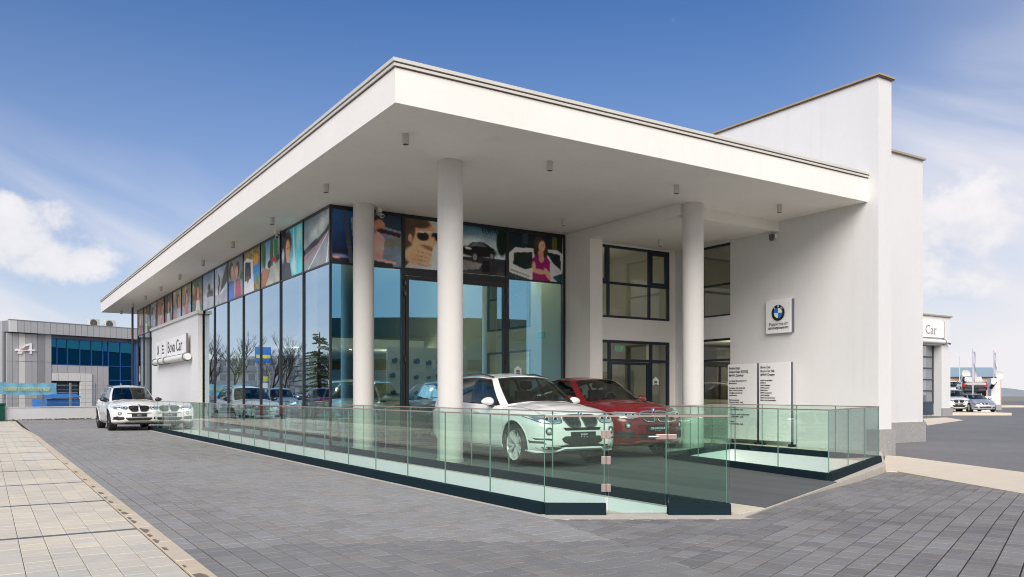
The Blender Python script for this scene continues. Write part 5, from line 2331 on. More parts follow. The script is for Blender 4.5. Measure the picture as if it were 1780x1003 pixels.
def make_car(S, paint, label, cat, group=None, name='parked_car', rim_mat='silver_rim', trim='x5', detail=True, plate='BMW', mirror=None, sport=False):
    C = Car(S)
    L, off = C.L, C.off
    st = S['style']
    sh = C.shell
    # --- body with wheel wells
    body = split_mesh(sh, (0, 2), 'body', None, {0: 0, 2: 1})
    me = body.mesh('body', [paint, 'interior_dark'])
    o = bpy.data.objects.new('tmp', me)
    COL.objects.link(o)
    cut = MB()
    for lw in S['wb']:
        for sg in (-1, 1):
            r = S['wr'] * 1.13
            n = 36
            vs = []
            for x in (S['tx'] - .17, 1.3):
                for k in range(n):
                    a = 2 * math.pi * k / n
                    vs.append((sg * x, lw - off + r * math.cos(a), S['wr'] + .01 + r * math.sin(a)))
            fs = [(k, (k + 1) % n, n + (k + 1) % n, n + k) for k in range(n)] + [tuple(reversed(range(n))), tuple(range(n, 2 * n))]
            if sg > 0:
                fs = [tuple(reversed(f)) for f in fs]
            cut.add(vs, fs)
    # faces of the skin that fall inside the wheel circle are dropped after being cut on it
    bm = bmesh.new()
    bm.from_mesh(me)
    bmesh.ops.remove_doubles(bm, verts=bm.verts, dist=.0008)
    rr = S['wr'] * 1.13
    zc = S['wr'] + .01
    for lw in S['wb']:
        yc = lw - off
        for f_ in range(2):
            pass
        nseg = 28
        for k in range(nseg):
            a = math.pi * 2 * k / nseg
            nrm = Vector((0, math.cos(a), math.sin(a)))
            co = Vector((0, yc, zc)) + nrm * rr
            geom = [f for f in bm.faces if abs(f.calc_center_median().y - yc) < rr * 1.35 and f.calc_center_median().z < zc + rr * 1.3 and abs(f.calc_center_median().x) > S['tx'] - .17]
            ed = set(e for f in geom for e in f.edges)
            vv = set(v for f in geom for v in f.verts)
            # only cut edges near the tangent point
            t = Vector((0, -nrm.z, nrm.y))
            loc_f = [f for f in geom if abs((f.calc_center_median() - co).dot(t)) < rr * .36 and abs((f.calc_center_median() - co).dot(nrm)) < rr * .36]
            if not loc_f:
                continue
            g_ = list(loc_f) + list(set(e for f in loc_f for e in f.edges)) + list(set(v for f in loc_f for v in f.verts))
            bmesh.ops.bisect_plane(bm, geom=g_, plane_co=co, plane_no=nrm, dist=1e-5)
        kill = []
        for f in bm.faces:
            c = f.calc_center_median()
            if abs(c.x) > S['tx'] - .19 and math.hypot(c.y - yc, c.z - zc) < rr * .996 and c.z < interp(S['ztop'], lw) - .06:
                kill.append(f)
        bmesh.ops.delete(bm, geom=kill, context='FACES')
    bmesh.ops.recalc_face_normals(bm, faces=bm.faces)
    bm.to_mesh(me)
    bm.free()
    bpy.data.objects.remove(o)
    me.polygons.foreach_set('use_smooth', [True] * len(me.polygons))
    me.set_sharp_from_angle(angle=R(38))
    seams = MB()
    front, rear = C.front, C.rear
    sideL, sideR = (lambda l, z, o_: C.side(-1, l, z, o_)), (lambda l, z, o_: C.side(1, l, z, o_))
    if detail:
        g = S['gh']
        zb = .34
        d0, d1, d2 = g[3][0][1] - .28, g[4][0][1] + .04, g[7][0][1] - .02
        for pr in (sideL, sideR):
            for pts in ([(d0 + .02, zb), (d0 - .05, .7), (d0 + .02, 1.05)], [(d1, zb), (d1 + .01, .7), (d1 + .03, 1.08)],
                        [(d2 - .35, zb + .08), (d2 - .1, .55), (d2, .8), (d2 - .02, 1.1)], [(d0 + .02, zb), (d2 - .35, zb)]):
                C.outline(seams, pts, pr, r=.0042, off=-.0015, n=4, closed=False, sub=6)
    kids = [C.mk('door_seam', seams, 'black')] if seams.v else []
    C.meshes.append(('body', me, kids, paint))
    # wheel wells (dark liners)
    wl_ = MB()
    for lw in S['wb']:
        for sg in (-1, 1):
            r = rr * .995
            n = 24
            a0 = -.35
            vs, fs = [], []
            for x in (S['tx'] - .19, S['tx'] + .115):
                for k in range(n + 1):
                    a = a0 + (math.pi - 2 * a0) * k / n
                    vs.append((sg * x, lw - off + r * math.cos(a), zc + r * math.sin(a)))
            for k in range(n):
                fs.append((k, k + 1, n + 2 + k, n + 1 + k))
            fs.append(tuple(range(n + 1)))
            wl_.add(vs, fs)
    C.add('wheel_arch', wl_, 'black', False)
    # --- glass
    C.add('windscreen', split_mesh(sh, (3,), '', None, {}), 'car_glass')
    sw_ = split_mesh(sh, (4,), '', None, {})
    # one mesh per pane: split by side and by pillar
    gh = S['gh']
    cutl = [(gh[3][0][1] + 0, gh[4]), (gh[5][0][1], gh[6]), (gh[7][0][1], gh[8])]
    groups = {}
    for f in sw_.f:
        c = [sum(sw_.v[i][q] for i in f) / len(f) for q in range(3)]
        sg = 1 if c[0] > 0 else -1
        k = 0
        if c[1] + off > (gh[4][0][1] + gh[4][1][1] + gh[5][0][1] + gh[5][1][1]) / 4:
            k = 1
        if c[1] + off > (gh[6][0][1] + gh[6][1][1] + gh[7][0][1] + gh[7][1][1]) / 4:
            k = 2
        groups.setdefault((sg, k), []).append(f)
    for key, fl in sorted(groups.items()):
        mb = MB()
        mb.v, mb.f, mb.m = list(sw_.v), list(fl), [0] * len(fl)
        C.add('side_window', split_mesh(mb, (0,), '', None, {}), 'car_glass')
    C.add('rear_window', split_mesh(sh, (5,), '', None, {}), 'car_glass')
    C.add('pillar_trim', split_mesh(sh, (6,), '', None, {}), 'satin_black')
    # window surround line
    if detail:
        tr = MB()
        for sg in (-1, 1):
            pts = []
            for k in range(3, 9):
                b, r_ = Vector(gh[k][0]), Vector(gh[k][1])
                q = b.lerp(r_, .045)
                pts.append(Vector((sg * (q.x + .012), q.y - off, q.z)))
            pts = [Vector(p) for p in pts]
            tr.tube(pts, .009, 5)
            pts = []
            for k in range(3, 9):
                b, r_ = Vector(gh[k][0]), Vector(gh[k][1])
                q = b.lerp(r_, .955)
                pts.append(Vector((sg * (q.x + .012), q.y - off, q.z)))
            tr.tube(pts, .009, 5)
        C.add('window_trim', tr, 'satin_black')
    # --- seats, dashboard, steering wheel
    belt = gh[5][0][2]
    cab = MB()
    for x in (-.36, .36):
        cab.box(x - .24, x + .24, gh[4][0][1] - off - .05, gh[4][0][1] - off + .10, belt - .35, belt + .26)
        cab.box(x - .13, x + .13, gh[4][0][1] - off - .02, gh[4][0][1] - off + .08, belt + .30, belt + .46)
        cab.box(x - .03, x + .03, gh[4][0][1] - off, gh[4][0][1] - off + .05, belt + .2, belt + .32)
    if st != 'pickup':
        cab.box(-.62, .62, gh[6][0][1] - off - .02, gh[6][0][1] - off + .12, belt - .35, belt + .14)
        for x in (-.4, .4):
            cab.box(x - .12, x + .12, gh[6][0][1] - off, gh[6][0][1] - off + .09, belt + .15, belt + .30)
    C.add('seat', cab, 'seat_leather', bevel=.03)
    db = MB()
    l0 = gh[2][0][1]
    db.box(-.70, .70, l0 - off + .08, l0 - off + .45, belt - .35, belt - .005)
    C.add('dashboard', db, 'seat_leather', bevel=.03)
    stw = MB()
    cx_, cy_, cz_ = .36, l0 - off + .62, belt + .03
    stw.tube([(cx_ + .18 * math.cos(R(a)), cy_ + .06 * math.sin(R(a)), cz_ + .17 * math.sin(R(a))) for a in range(0, 360, 20)], .016, 6, 0, True)
    stw.box(cx_ - .06, cx_ + .06, cy_ - .03, cy_ + .02, cz_ - .06, cz_ + .05)
    stw.box(cx_ - .17, cx_ + .17, cy_ - .015, cy_ + .005, cz_ - .015, cz_ + .015)
    C.add('steering_wheel', stw, 'grey_plastic')
    # --- mirrors
    mm = mirror or paint
    mz = gh[3][0][2] + .075
    ml = gh[3][0][1] + .20
    for sg in (-1, 1):
        mb = MB()
        nu, nv = 16, 10
        vs, fs = [], []
        for i in range(nv + 1):
            ph = math.pi * i / nv
            for k in range(nu):
                th = 2 * math.pi * k / nu
                x = math.cos(ph)
                y = math.sin(ph) * math.cos(th)
                z = math.sin(ph) * math.sin(th)
                y = y * (.62 if y < 0 else .30)
                zz = z * (.85 if z < 0 else 1.0) * (1 + .22 * x * sg * 0)
                px = gh[3][0][0] + .175 + .135 * x * (1 if abs(x) < .8 else .97)
                vs.append((sg * px, ml - off + .13 * y * (1.1 - .25 * x), mz + .088 * zz * (1 - .22 * x)))
        for i in range(nv):
            for k in range(nu):
                fs.append((i * nu + k, i * nu + (k + 1) % nu, (i + 1) * nu + (k + 1) % nu, (i + 1) * nu + k))
        mb.add(vs, fs)
        foot = MB()
        px = gh[3][0][0]
        foot.add([(sg * (px - .02), ml - off - .07, mz - .12), (sg * (px - .02), ml - off + .07, mz - .12), (sg * (px - .02), ml - off + .06, mz - .06), (sg * (px - .02), ml - off - .06, mz - .06),
                  (sg * (px + .16), ml - off - .045, mz - .085), (sg * (px + .16), ml - off + .045, mz - .085), (sg * (px + .16), ml - off + .04, mz - .05), (sg * (px + .16), ml - off - .04, mz - .05)],
                 [(0, 1, 2, 3), (4, 7, 6, 5), (0, 4, 5, 1), (1, 5, 6, 2), (2, 6, 7, 3), (3, 7, 4, 0)])
        C.add('door_mirror', mb, mm, kids=[C.mk('mirror_foot', foot, 'satin_black')], paint=mm)
    # --- door handles
    for sg in (-1, 1):
        for l in (gh[4][0][1] - .18, gh[6][0][1] - .10):
            if st == 'pickup' and l > 3:
                pass
            z = interp(S['ztop'], l) - .15
            p = C.side(sg, l, z, .024)
            q = C.side(sg, l - .20, z + .003, .024)
            m_ = (p + q) / 2
            m_.x += sg * .008
            mb = MB()
            mb.tube([C.side(sg, l + .015, z, 0), p, m_, q, C.side(sg, l - .215, z, 0)], .0135, 6)
            C.add('door_handle', mb, paint, paint=paint)
    # --- sills and arch edges
    sill = MB()
    for pr in (sideL, sideR):
        C.outline(sill, [(S['wb'][0] + rr + .03, S['ztop'] and .285), (S['wb'][1] - rr - .03, .285)], pr, r=.04, off=-.01, n=8, closed=False, sub=8)
    C.add('side_sill', sill, 'grey_plastic' if not sport else 'satin_black')
    if st in ('suv', 'coupe', 'pickup'):
        ar = MB()
        for lw in S['wb']:
            for sg in (-1, 1):
                pts = []
                for k in range(25):
                    a = R(-12) + R(204) * k / 24
                    pts.append(C.side(sg, lw + math.cos(a) * (rr + .012), max(.24, zc + math.sin(a) * (rr + .012)), -.002))
                ar.tube(pts, .012, 5)
        C.add('arch_edge', ar, paint, paint=paint)
    # --- front end
    lens = lambda mb, x, z, r, o_=.004: None
    sc = 1.0
    dz = 0.0
    if st == 'sedan':
        sc, dz = .86, -.23
    if st == 'pickup':
        dz = .06

    def X(p):
        return [(x * sc, z + dz) for x, z in p]

    def MIR(p):
        return [(-x, z) for x, z in p]
    if st in ('suv', 'coupe', 'sedan'):
        kz0, kz1 = (.735, .935) if st != 'sedan' else (.78, .90)
        for sg in (-1, 1):
            w1 = .355 if st != 'sedan' else .26
            kid = smooth_poly(X([(.035, kz1 - .03), (.06, kz1), (w1 - .12, kz1), (w1 - .03, kz1 - .02), (w1, kz1 - .07), (w1 - .05, kz0 + .04), (w1 - .12, kz0), (.09, kz0), (.045, kz0 + .03)]), 3)
            if sg < 0:
                kid = MIR(kid)
            mb = MB()
            C.decal(mb, kid, front, off=.012, rows=8, cols=6)
            bars = MB()
            xs = [p_[0] for p_ in kid]
            for k in range(1, 11):
                x = min(xs) + (max(xs) - min(xs)) * k / 11
                zz = []
                for i in range(len(kid)):
                    (xa, za), (xb, zb_) = kid[i], kid[(i + 1) % len(kid)]
                    if (xa - x) * (xb - x) <= 0 and abs(xa - xb) > 1e-9:
                        zz.append(za + (x - xa) / (xb - xa) * (zb_ - za))
                if len(zz) >= 2:
                    a, b = min(zz) + .008, max(zz) - .008
                    bars.tube([front(x, a + (b - a) * t, .020) for t in (0, .33, .66, 1)], .0045, 4)
            fr_ = MB()
            C.outline(fr_, kid, front, r=.011, off=.02, n=6, sub=2)
            fm = 'chrome' if (st == 'coupe' or st == 'sedan') else ('satin_black' if sport else 'grey_plastic')
            bm_ = 'satin_black' if st == 'suv' else 'grey_plastic'
            C.add('grille', mb, 'black', kids=[C.mk('grille_bar', bars, bm_), C.mk('grille_frame', fr_, fm)])
        # headlights: reflector bowl, two round projectors, clear cover
        for sg in (-1, 1):
            hl = X([(.395, .83), (.43, .80), (.60, .785), (.78, .815), (.885, .885), (.90, .925), (.80, .935), (.62, .93), (.42, .915), (.39, .88)]) if st != 'sedan' else \
                X([(.36, .80), (.42, .77), (.80, .79), (.88, .86), (.86, .91), (.6, .90), (.38, .885)])
            hl = smooth_poly(hl, 3)
            if sg < 0:
                hl = MIR(hl)
            mb = MB()
            C.decal(mb, hl, front, off=.004, rows=6, cols=12)
            rg = MB()
            C.outline(rg, hl, front, r=.006, off=.008, n=4, sub=2)
            pj = MB()
            for x, r_ in ((.50, .052), (.66, .050)):
                c_ = front(sg * x * sc, .862 + dz, .002)
                pj.lathe([(0, .016), (r_ * .55, .013), (r_ * .62, .004)], Matrix.Translation(c_) @ Matrix.Rotation(R(90), 4, 'X'), 16, m=1)
                pj.lathe([(r_ * .70, .004), (r_ * .86, .014), (r_, .004)], Matrix.Translation(c_) @ Matrix.Rotation(R(90), 4, 'X'), 18, m=0)
            brow = MB()
            C.outline(brow, [(sg * .42 * sc, .905 + dz), (sg * .62 * sc, .915 + dz), (sg * .84 * sc, .915 + dz)], front, r=.007, off=.010, n=5, closed=False)
            C.add('headlight', mb, 'lamp_reflector', kids=[C.mk('lamp_rim', rg, 'satin_black'), C.mk('projector', pj, ['lamp_lens', 'satin_black']), C.mk('light_strip', brow, 'lamp_lens')])
        # fog lamps
        if st != 'sedan':
            for sg in (-1, 1):
                c_ = front(sg * .655, .655, .0)
                mb = MB()
                Mt = Matrix.Translation(c_ + Vector((0, -.006, 0))) @ Matrix.Rotation(R(90), 4, 'X') @ Matrix.Rotation(R(sg * 16), 4, 'Y')
                mb.lathe([(.068, -.03), (.068, .008), (.056, .012), (.05, .0)], Mt, 22, m=0)
                mb.lathe([(0, .004), (.047, .002)], Mt, 20, m=1)
                mb.lathe([(0, .014), (.02, .010), (.024, .004)], Mt, 14, m=2)
                C.add('fog_light', mb, ['satin_black', 'lamp_reflector', 'lamp_lens'])
        # openings
        ink = MB()
        if st == 'suv' and not sport:
            C.decal(ink, [(-.36, .665), (.36, .665), (.40, .715), (-.40, .715)], front, off=.005, rows=4, cols=14)
            C.decal(ink, [(-.30, .425), (.30, .425), (.40, .455), (.44, .525), (.36, .565), (-.36, .565), (-.44, .525), (-.40, .455)], front, off=.005, rows=6, cols=16)
            for sg in (-1, 1):
                C.decal(ink, [(sg * .60, .49), (sg * .84, .50), (sg * .88, .545), (sg * .66, .535), (sg * .60, .515)], front, off=.005, rows=4, cols=8)
                C.decal(ink, [(sg * .70, .425), (sg * .89, .44), (sg * .90, .50), (sg * .74, .48)], front, off=.004, rows=4, cols=8)
            C.decal(ink, [(-.80, .335), (.80, .335), (.86, .40), (.45, .405), (.36, .425), (-.36, .425), (-.45, .405), (-.86, .40)], front, off=.003, rows=4, cols=20)
            C.add('air_intake', ink, 'black')
            sk = MB()
            C.outline(sk, [(-.90, .315), (-.80, .29), (-.52, .29), (-.38, .355), (.38, .355), (.52, .29), (.80, .29), (.90, .315)], front, r=.022, off=.012, n=6, closed=False)
            C.add('lower_lip', sk, paint, paint=paint)
        elif st == 'sedan':
            C.decal(ink, [(-.36, .30), (.36, .30), (.42, .42), (-.42, .42)], front, off=.005, rows=4, cols=14)
            for sg in (-1, 1):
                C.decal(ink, [(sg * .50, .30), (sg * .70, .31), (sg * .72, .39), (sg * .52, .40)], front, off=.005, rows=4, cols=6)
            C.add('air_intake', ink, 'black')
        else:
            C.decal(ink, [(-.40, .645), (.40, .645), (.44, .672), (-.44, .672)], front, off=.005, rows=3, cols=14)
            C.decal(ink, [(-.36, .385), (.36, .385), (.46, .46), (.44, .50), (-.44, .50), (-.46, .46)], front, off=.005, rows=5, cols=16)
            for sg in (-1, 1):
                C.decal(ink, smooth_poly([(sg * .55, .41), (sg * .84, .40), (sg * .885, .47), (sg * .86, .54), (sg * .60, .55), (sg * .50, .49)], 2), front, off=.005, rows=6, cols=8)
            C.add('air_intake', ink, 'black')
            sk = MB()
            C.outline(sk, [(-.88, .31), (-.55, .30), (-.40, .345), (.40, .345), (.55, .30), (.88, .31)], front, r=.026, off=.004, n=6, closed=False)
            C.add('lower_lip', sk, 'grey_plastic' if st == 'suv' else paint, paint=None if st == 'suv' else paint)
        # plate
        mb = MB()
        pz = .585 if st != 'sedan' else .36
        C.decal(mb, [(-.26, pz - .055), (.26, pz - .055), (.26, pz + .055), (-.26, pz + .055)], front, off=.02, rows=2, cols=6, back=.0)
        kids = []
        if plate:
            q = front(0, pz, .026)
            t_ = text_mb(plate, .048 if plate == 'BMW' else .062, (0, q.y, pz - .008), (1, 0, 0), (0, 0, 1), .002, 'CENTER', 0, 1.3)
            t2 = text_mb('+ + +', .03, (0, q.y, pz - .045), (1, 0, 0), (0, 0, 1), .002, 'CENTER', 0, 2.2)
            merge(t_, t2)
            kids.append(C.mk('plate_lettering', t_, 'plate_text', smooth=False))
        C.add('number_plate', mb, 'satin_black', kids=kids)
        # badge on the bonnet edge
        zb_ = interp(S['ztop'], .05) + .075 if st != 'sedan' else interp(S['ztop'], .05) + .035
        h = C.bvh.ray_cast(Vector((0, .17 - off, 3)), Vector((0, 0, -1)))
        mb = MB()
        if h[0]:
            nn_ = h[1] if h[1].z > 0 else -h[1]
            uu = Vector((0, 1, 0))
            uu = (uu - nn_ * uu.dot(nn_)).normalized()
            nn2 = (nn_ + Vector((0, -.9, 0))).normalized()
            uu = (Vector((0, 0, 1)) - nn2 * nn2.z).normalized()
            roundel(mb, h[0] + nn2 * .006 + Vector((0, -.03, 0)), .042, Vector((1, 0, 0)), uu, letters=False, depth=.006)
            C.add('badge', mb, ['logo_black', 'logo_blue', 'logo_white'])
        # bonnet creases and shut line
        hs = MB()

        def topz(x, l, o_=.0):
            h_ = C.bvh.ray_cast(Vector((x, l - off, 3)), Vector((0, 0, -1)))
            return (h_[0] + Vector((0, 0, o_))) if h_[0] else Vector((x, l - off, 1))
        for sg in (-1, 1):
            hs.tube([topz(sg * (.70 + .10 * t), .30 + 1.05 * t, -.001) for t in [k / 10 for k in range(11)]], .0042, 4)
        hs.tube([topz(x, .20 + .10 * (x / .7) ** 2, -.001) for x in [-.70 + .1 * k for k in range(15)]], .0042, 4)
        C.add('bonnet_seam', hs, 'black')
        cr = MB()
        for sg in (-1, 1):
            cr.tube([topz(sg * (.34 + .20 * t), .24 + 1.0 * t, -.006) for t in [k / 10 for k in range(11)]], .010, 6, rs=[.004 + .008 * math.sin(math.pi * k / 10) for k in range(11)])
        C.add('bonnet_crease', cr, paint, paint=paint)
        wp = MB()
        for x0 in (-.35, .30):
            a = Vector((x0 - .30, gh[1][0][1] - off + .02, gh[1][0][2] + .0))
            b = Vector((x0 + .30, gh[1][0][1] - off + .03, gh[1][0][2] + .02))
            wp.tube([a, (a + b) / 2 + Vector((0, -.012, .015)), b], .010, 5)
        C.add('wiper', wp, 'satin_black')
    else:
        mb = MB()
        C.decal(mb, [(-.4, .72), (.4, .72), (.4, .9), (-.4, .9)], front, off=.01)
        C.add('grille', mb, 'satin_black')
        for sg in (-1, 1):
            mb = MB()
            C.decal(mb, [(sg * .48, .75), (sg * .86, .75), (sg * .88, .92), (sg * .48, .92)], front, off=.008)
            C.add('headlight', mb, 'lamp_reflector')
    # --- rear end
    for sg in (-1, 1):
        tl = [(sg * .42, .93), (sg * .86, .90), (sg * .90, 1.02), (sg * .80, 1.06), (sg * .42, 1.0)] if st in ('suv', 'coupe') else \
            ([(sg * .45, .70), (sg * .80, .69), (sg * .82, .82), (sg * .47, .83)] if st == 'sedan' else [(sg * .70, .78), (sg * .90, .78), (sg * .91, 1.12), (sg * .72, 1.12)])
        mb = MB()
        C.decal(mb, tl, rear, off=.008, rows=6, cols=8)
        if st in ('suv', 'coupe'):
            C.decal(mb, [(4.30, .98), (4.66, .93), (4.72, 1.05), (4.42, 1.06)], (lambda l, z, o_, s_=sg: C.side(s_, l, z, o_)), off=.008, rows=4, cols=6)
        C.add('tail_light', mb, 'tail_red')
    mb = MB()
    rz = .86 if st in ('suv', 'coupe') else (.52 if st == 'sedan' else .60)
    C.decal(mb, [(-.26, rz - .055), (.26, rz - .055), (.26, rz + .055), (-.26, rz + .055)], rear, off=.012, rows=2, cols=4, back=0)
    C.add('rear_plate', mb, 'satin_black')
    mb = MB()
    C.decal(mb, [(-.70, S['zbot'][-1][1] + .03), (.70, S['zbot'][-1][1] + .03), (.78, S['zbot'][-1][1] + .14), (-.78, S['zbot'][-1][1] + .14)], rear, off=.006, rows=4, cols=12)
    C.add('rear_bumper', mb, 'grey_plastic')
    if st == 'suv':
        mb = MB()
        for sg in (-1, 1):
            pts = [Vector((sg * (gh[k][1][0] - .035), gh[k][1][1] - off, gh[k][1][2] + (.055 if 3 < k < 8 else .03))) for k in range(3, 9)]
            mb.tube(pts, .016, 6)
        C.add('roof_rail', mb, 'satin_black')
        mb = MB()
        lr = gh[-1][1][1]
        mb.add([(-.55, lr - .10 - off, 1.655), (.55, lr - .10 - off, 1.655), (.50, lr + .16 - off, 1.625), (-.50, lr + .16 - off, 1.625), (-.55, lr - .10 - off, 1.60), (.55, lr - .10 - off, 1.60), (.50, lr + .15 - off, 1.60), (-.50, lr + .15 - off, 1.60)],
               [(0, 1, 2, 3), (7, 6, 5, 4), (0, 4, 5, 1), (1, 5, 6, 2), (2, 6, 7, 3), (3, 7, 4, 0)])
        C.add('spoiler', mb, paint, paint=paint)
    if st in ('suv', 'coupe'):
        mb = MB()
        lr = gh[-1][1][1] - .25
        z_ = 1.70 if st == 'suv' else 1.50
        h = C.bvh.ray_cast(Vector((0, lr - off, 3)), Vector((0, 0, -1)))
        z_ = h[0].z if h[0] else z_
        mb.add([(-.02, lr - off - .09, z_ - .004), (.02, lr - off - .09, z_ - .004), (.022, lr - off + .07, z_ - .004), (-.022, lr - off + .07, z_ - .004), (0, lr - off + .055, z_ + .05), (0, lr - off + .01, z_ + .045)],
               [(0, 1, 5), (1, 2, 4, 5), (2, 3, 4), (3, 0, 5, 4)])
        C.add('antenna', mb, paint, paint=paint)
    # --- assemble
    root = thing(name, label, cat, (0, 0, 0), group)
    for nm, me_, kids, pt in C.meshes:
        o_ = link(nm, me_, root, loc=(0, 0, 0))
        if pt:
            o_.material_slots[0].link = 'OBJECT'
            o_.material_slots[0].material = MATS[pt]
            o_['paint'] = 1 if pt == paint else 2
        for kn, km, _, _ in kids:
            link(kn, km, o_, loc=(0, 0, 0))
    wp_ = wheel_parts(S['wr'], S['ty'], 10, rim_mat, True)
    for lw in S['wb']:
        for sg in (-1, 1):
            wo = bpy.data.objects.new('wheel', wp_[0][1])
            COL.objects.link(wo)
            wo.parent = root
            wo.location = (sg * (S['tx'] + .01), lw - off, S['wr'])
            wo.rotation_euler = (random.uniform(0, 6), 0, 0 if sg > 0 else math.pi)
            for nm, me_ in wp_[1:]:
                link(nm, me_, wo, loc=(0, 0, 0))
    return root


PAINTED = {}


def copy_car(src, paint, label, cat=None, group=None, name=None):
    def rec(o, parent):
        c = o.copy()
        COL.objects.link(c)
        c.parent = parent
        if parent is None:
            if name:
                c.name = name
        if 'paint' in c and c['paint'] == 1 or (paint and 'paint' in c):
            c.material_slots[0].link = 'OBJECT'
            c.material_slots[0].material = MATS[paint]
        for ch in list(o.children):
            rec(ch, c)
        return c
    c = rec(src, None)
    c['label'] = label
    if cat:
        c['category'] = cat
    if group:
        c['group'] = group
    elif 'group' in c:
        del c['group']
    return c


def place(o, x, y, z, ang):
    """ang: degrees the car is turned; 0 = nose towards -Y"""
    o.location = (x, y, z)
    o.rotation_euler = (0, 0, R(ang))
    return o


suv_a = make_car(SUV, 'paint_white', 'white off-road car with silver ten spoke wheels parked on the terrace behind the middle column', 'car')
place(suv_a, 9.33, 14.36, 0.012, -3.0)
suv_a.scale = (1.04, 1.02, 1.035)
coupe_a = make_car(COUPE, 'paint_red', 'dark red sloping-roof off-road car beside the white one on the terrace', 'car', plate='ОНИКОМ')
place(coupe_a, 12.03, 15.30, 0.012, -3.5)
coupe_a.scale = (1.04, 1.02, 1.06)
suv_b = make_car(SUV, 'paint_white', 'white off-road car with black wheels and black mirrors at the far end of the driveway', 'car', rim_mat='satin_black', sport=True, mirror='satin_black')
place(suv_b, 4.78, 35.6, 0.0, 1.0)
sed = make_car(SEDAN, 'paint_silver', 'silver saloon car parked low on the pale slab in front of the black pickup', 'car', detail=False, plate='')
pick = make_car(PICKUP, 'paint_black', 'black pickup truck seen from behind on the raised white platform', 'pickup truck', detail=False)


# cars inside the hall, seen through the glass
INS = 'cars standing inside the showroom'
hall = [(suv_a, 9.3, 23.4, -22, 'paint_white', 'white off-road car inside the showroom, just behind the glass left of the door'),
        (coupe_a, 12.1, 22.6, -35, 'paint_grey', 'dark grey sloping-roof car inside the showroom behind the tall door'),
        (sed, 9.4, 29.6, -60, 'paint_blue', 'dark blue saloon car inside the showroom behind the third side bay'),
        (sed, 11.2, 40.4, -32, 'paint_silver', 'silver saloon car standing farthest inside the showroom'),
        (suv_a, 12.4, 37.0, -32, 'paint_silver', 'silver off-road car inside the showroom between the silver saloon and the red car'),
        (coupe_a, 12.8, 33.0, -34, 'paint_red', 'red car inside the showroom behind the last side bay before the corner')]
for src, x, y, a, pt, lb in hall:
    c = copy_car(src, pt, lb, 'car', INS)
    place(c, x, y, 0.032, a)
c = copy_car(suv_a, 'paint_white', 'white off-road car behind the narrow porch side window', 'car', INS)
place(c, 21.0, 19.2, 0.03, 30)
# ------------------------------------------------------------------ low white wall, fence and grey clad building at the far left
FH = math.radians(24.2)      # heading of this street, from +X
fu = Vector((math.cos(FH), math.sin(FH), 0))
fn = Vector((fu.y, -fu.x, 0))          # towards the camera
mat('clad_grey', (0.42, 0.425, 0.44), 0.4, metal=0.2, n_scale=1.2, n_amt=0.08)
mat('clad_light', (0.64, 0.64, 0.62), 0.4, metal=0.1, n_scale=1.2, n_amt=0.05)
mat('clad_dark', (0.28, 0.285, 0.30), 0.4, metal=0.2)
mat('blue_trim', (0.01, 0.07, 0.28), 0.4)
glass('blue_glass', (0.01, 0.16, 0.30), r0=0.22, power=2.6, rcol=(0.02, 0.45, 0.75))
mat('tarp_blue', (0.03, 0.17, 0.50), 0.5, n_scale=3, n_amt=0.15)
mat('banner_blue', (0.22, 0.50, 0.70), 0.6, n_scale=6, n_amt=0.15)
mat('banner_yellow', (0.75, 0.68, 0.12), 0.6)
mat('sign_red', (0.5, 0.05, 0.06), 0.5)
mat('bin_green', (0.01, 0.11, 0.07), 0.4)
mat('galv', (0.42, 0.43, 0.43), 0.45, metal=0.6)
mat('ac_white', (0.62, 0.60, 0.55), 0.5)


def PX(O, s_, z, n=0.0):
    """point at distance s_ along the street frontage that starts at O"""
    p = Vector(O) + fu * s_ + fn * n
    return (p.x, p.y, z)


def slab(mb, O, s0, s1, n0, n1, z0, z1, m=0):
    c = [PX(O, s0, 0, n0), PX(O, s1, 0, n0), PX(O, s1, 0, n1), PX(O, s0, 0, n1)]
    return mb.prism([(p[0], p[1]) for p in c], z0, z1, m)


WO = (0.83, 50.19, 0)
mb = MB()
slab(mb, WO, -0.0, 8.6, -.25, 0, -.2, .66)
slab(mb, WO, -.05, 8.65, -.28, .03, .662, .70)
mat('white_wall', (0.85, 0.85, 0.87), 0.7, n_scale=2, n_amt=.05)
lw_ = single('low_wall', mb, 'white_wall', 'low white rendered wall across the far end of the driveway', 'wall')
mb = MB()
for k in range(60):
    s_ = .1 + k * .08 + random.uniform(-.03, .03)
    if s_ > 4.2 and random.random() < .6:
        continue
    r_ = random.uniform(.02, .06)
    slab(mb, WO, s_, s_ + r_ * 1.6, .02, .06 + r_, -.01, r_)
o = single('rubble_line', mb, 'earth', 'dark clods of soil along the foot of the low white wall', 'soil')
o['kind'] = 'stuff'
del o['category']
# post and wire fence behind the wall
fe = thing('wire_fence', 'post and wire fence standing behind the low white wall', 'fence', PX(WO, 0, .0, -.9))
for s_ in (0.45, 2.45, 3.95, 5.4, 7.0, 8.6):
    mb = MB()
    slab(mb, WO, s_ - .04, s_ + .04, -.98, -.90, -.2, 2.02)
    part('fence_post', mb, 'galv', fe)
for z in (.9, 1.15, 1.4, 1.65, 1.9):
    mb = MB()
    mb.tube([PX(WO, -.3, z, -.89), PX(WO, 8.8, z, -.89)], .008, 4)
    part('wire', mb, 'galv', fe)
# green bin at the left edge
mb = MB()
slab(mb, WO, -.75, -.05, -.4, .15, -.0, .80)
slab(mb, WO, -.79, -.01, -.44, .19, .802, .90)
single('green_bin', mb, 'bin_green', 'dark green rubbish bin at the left edge beside the low white wall', 'bin', bevel=.02)
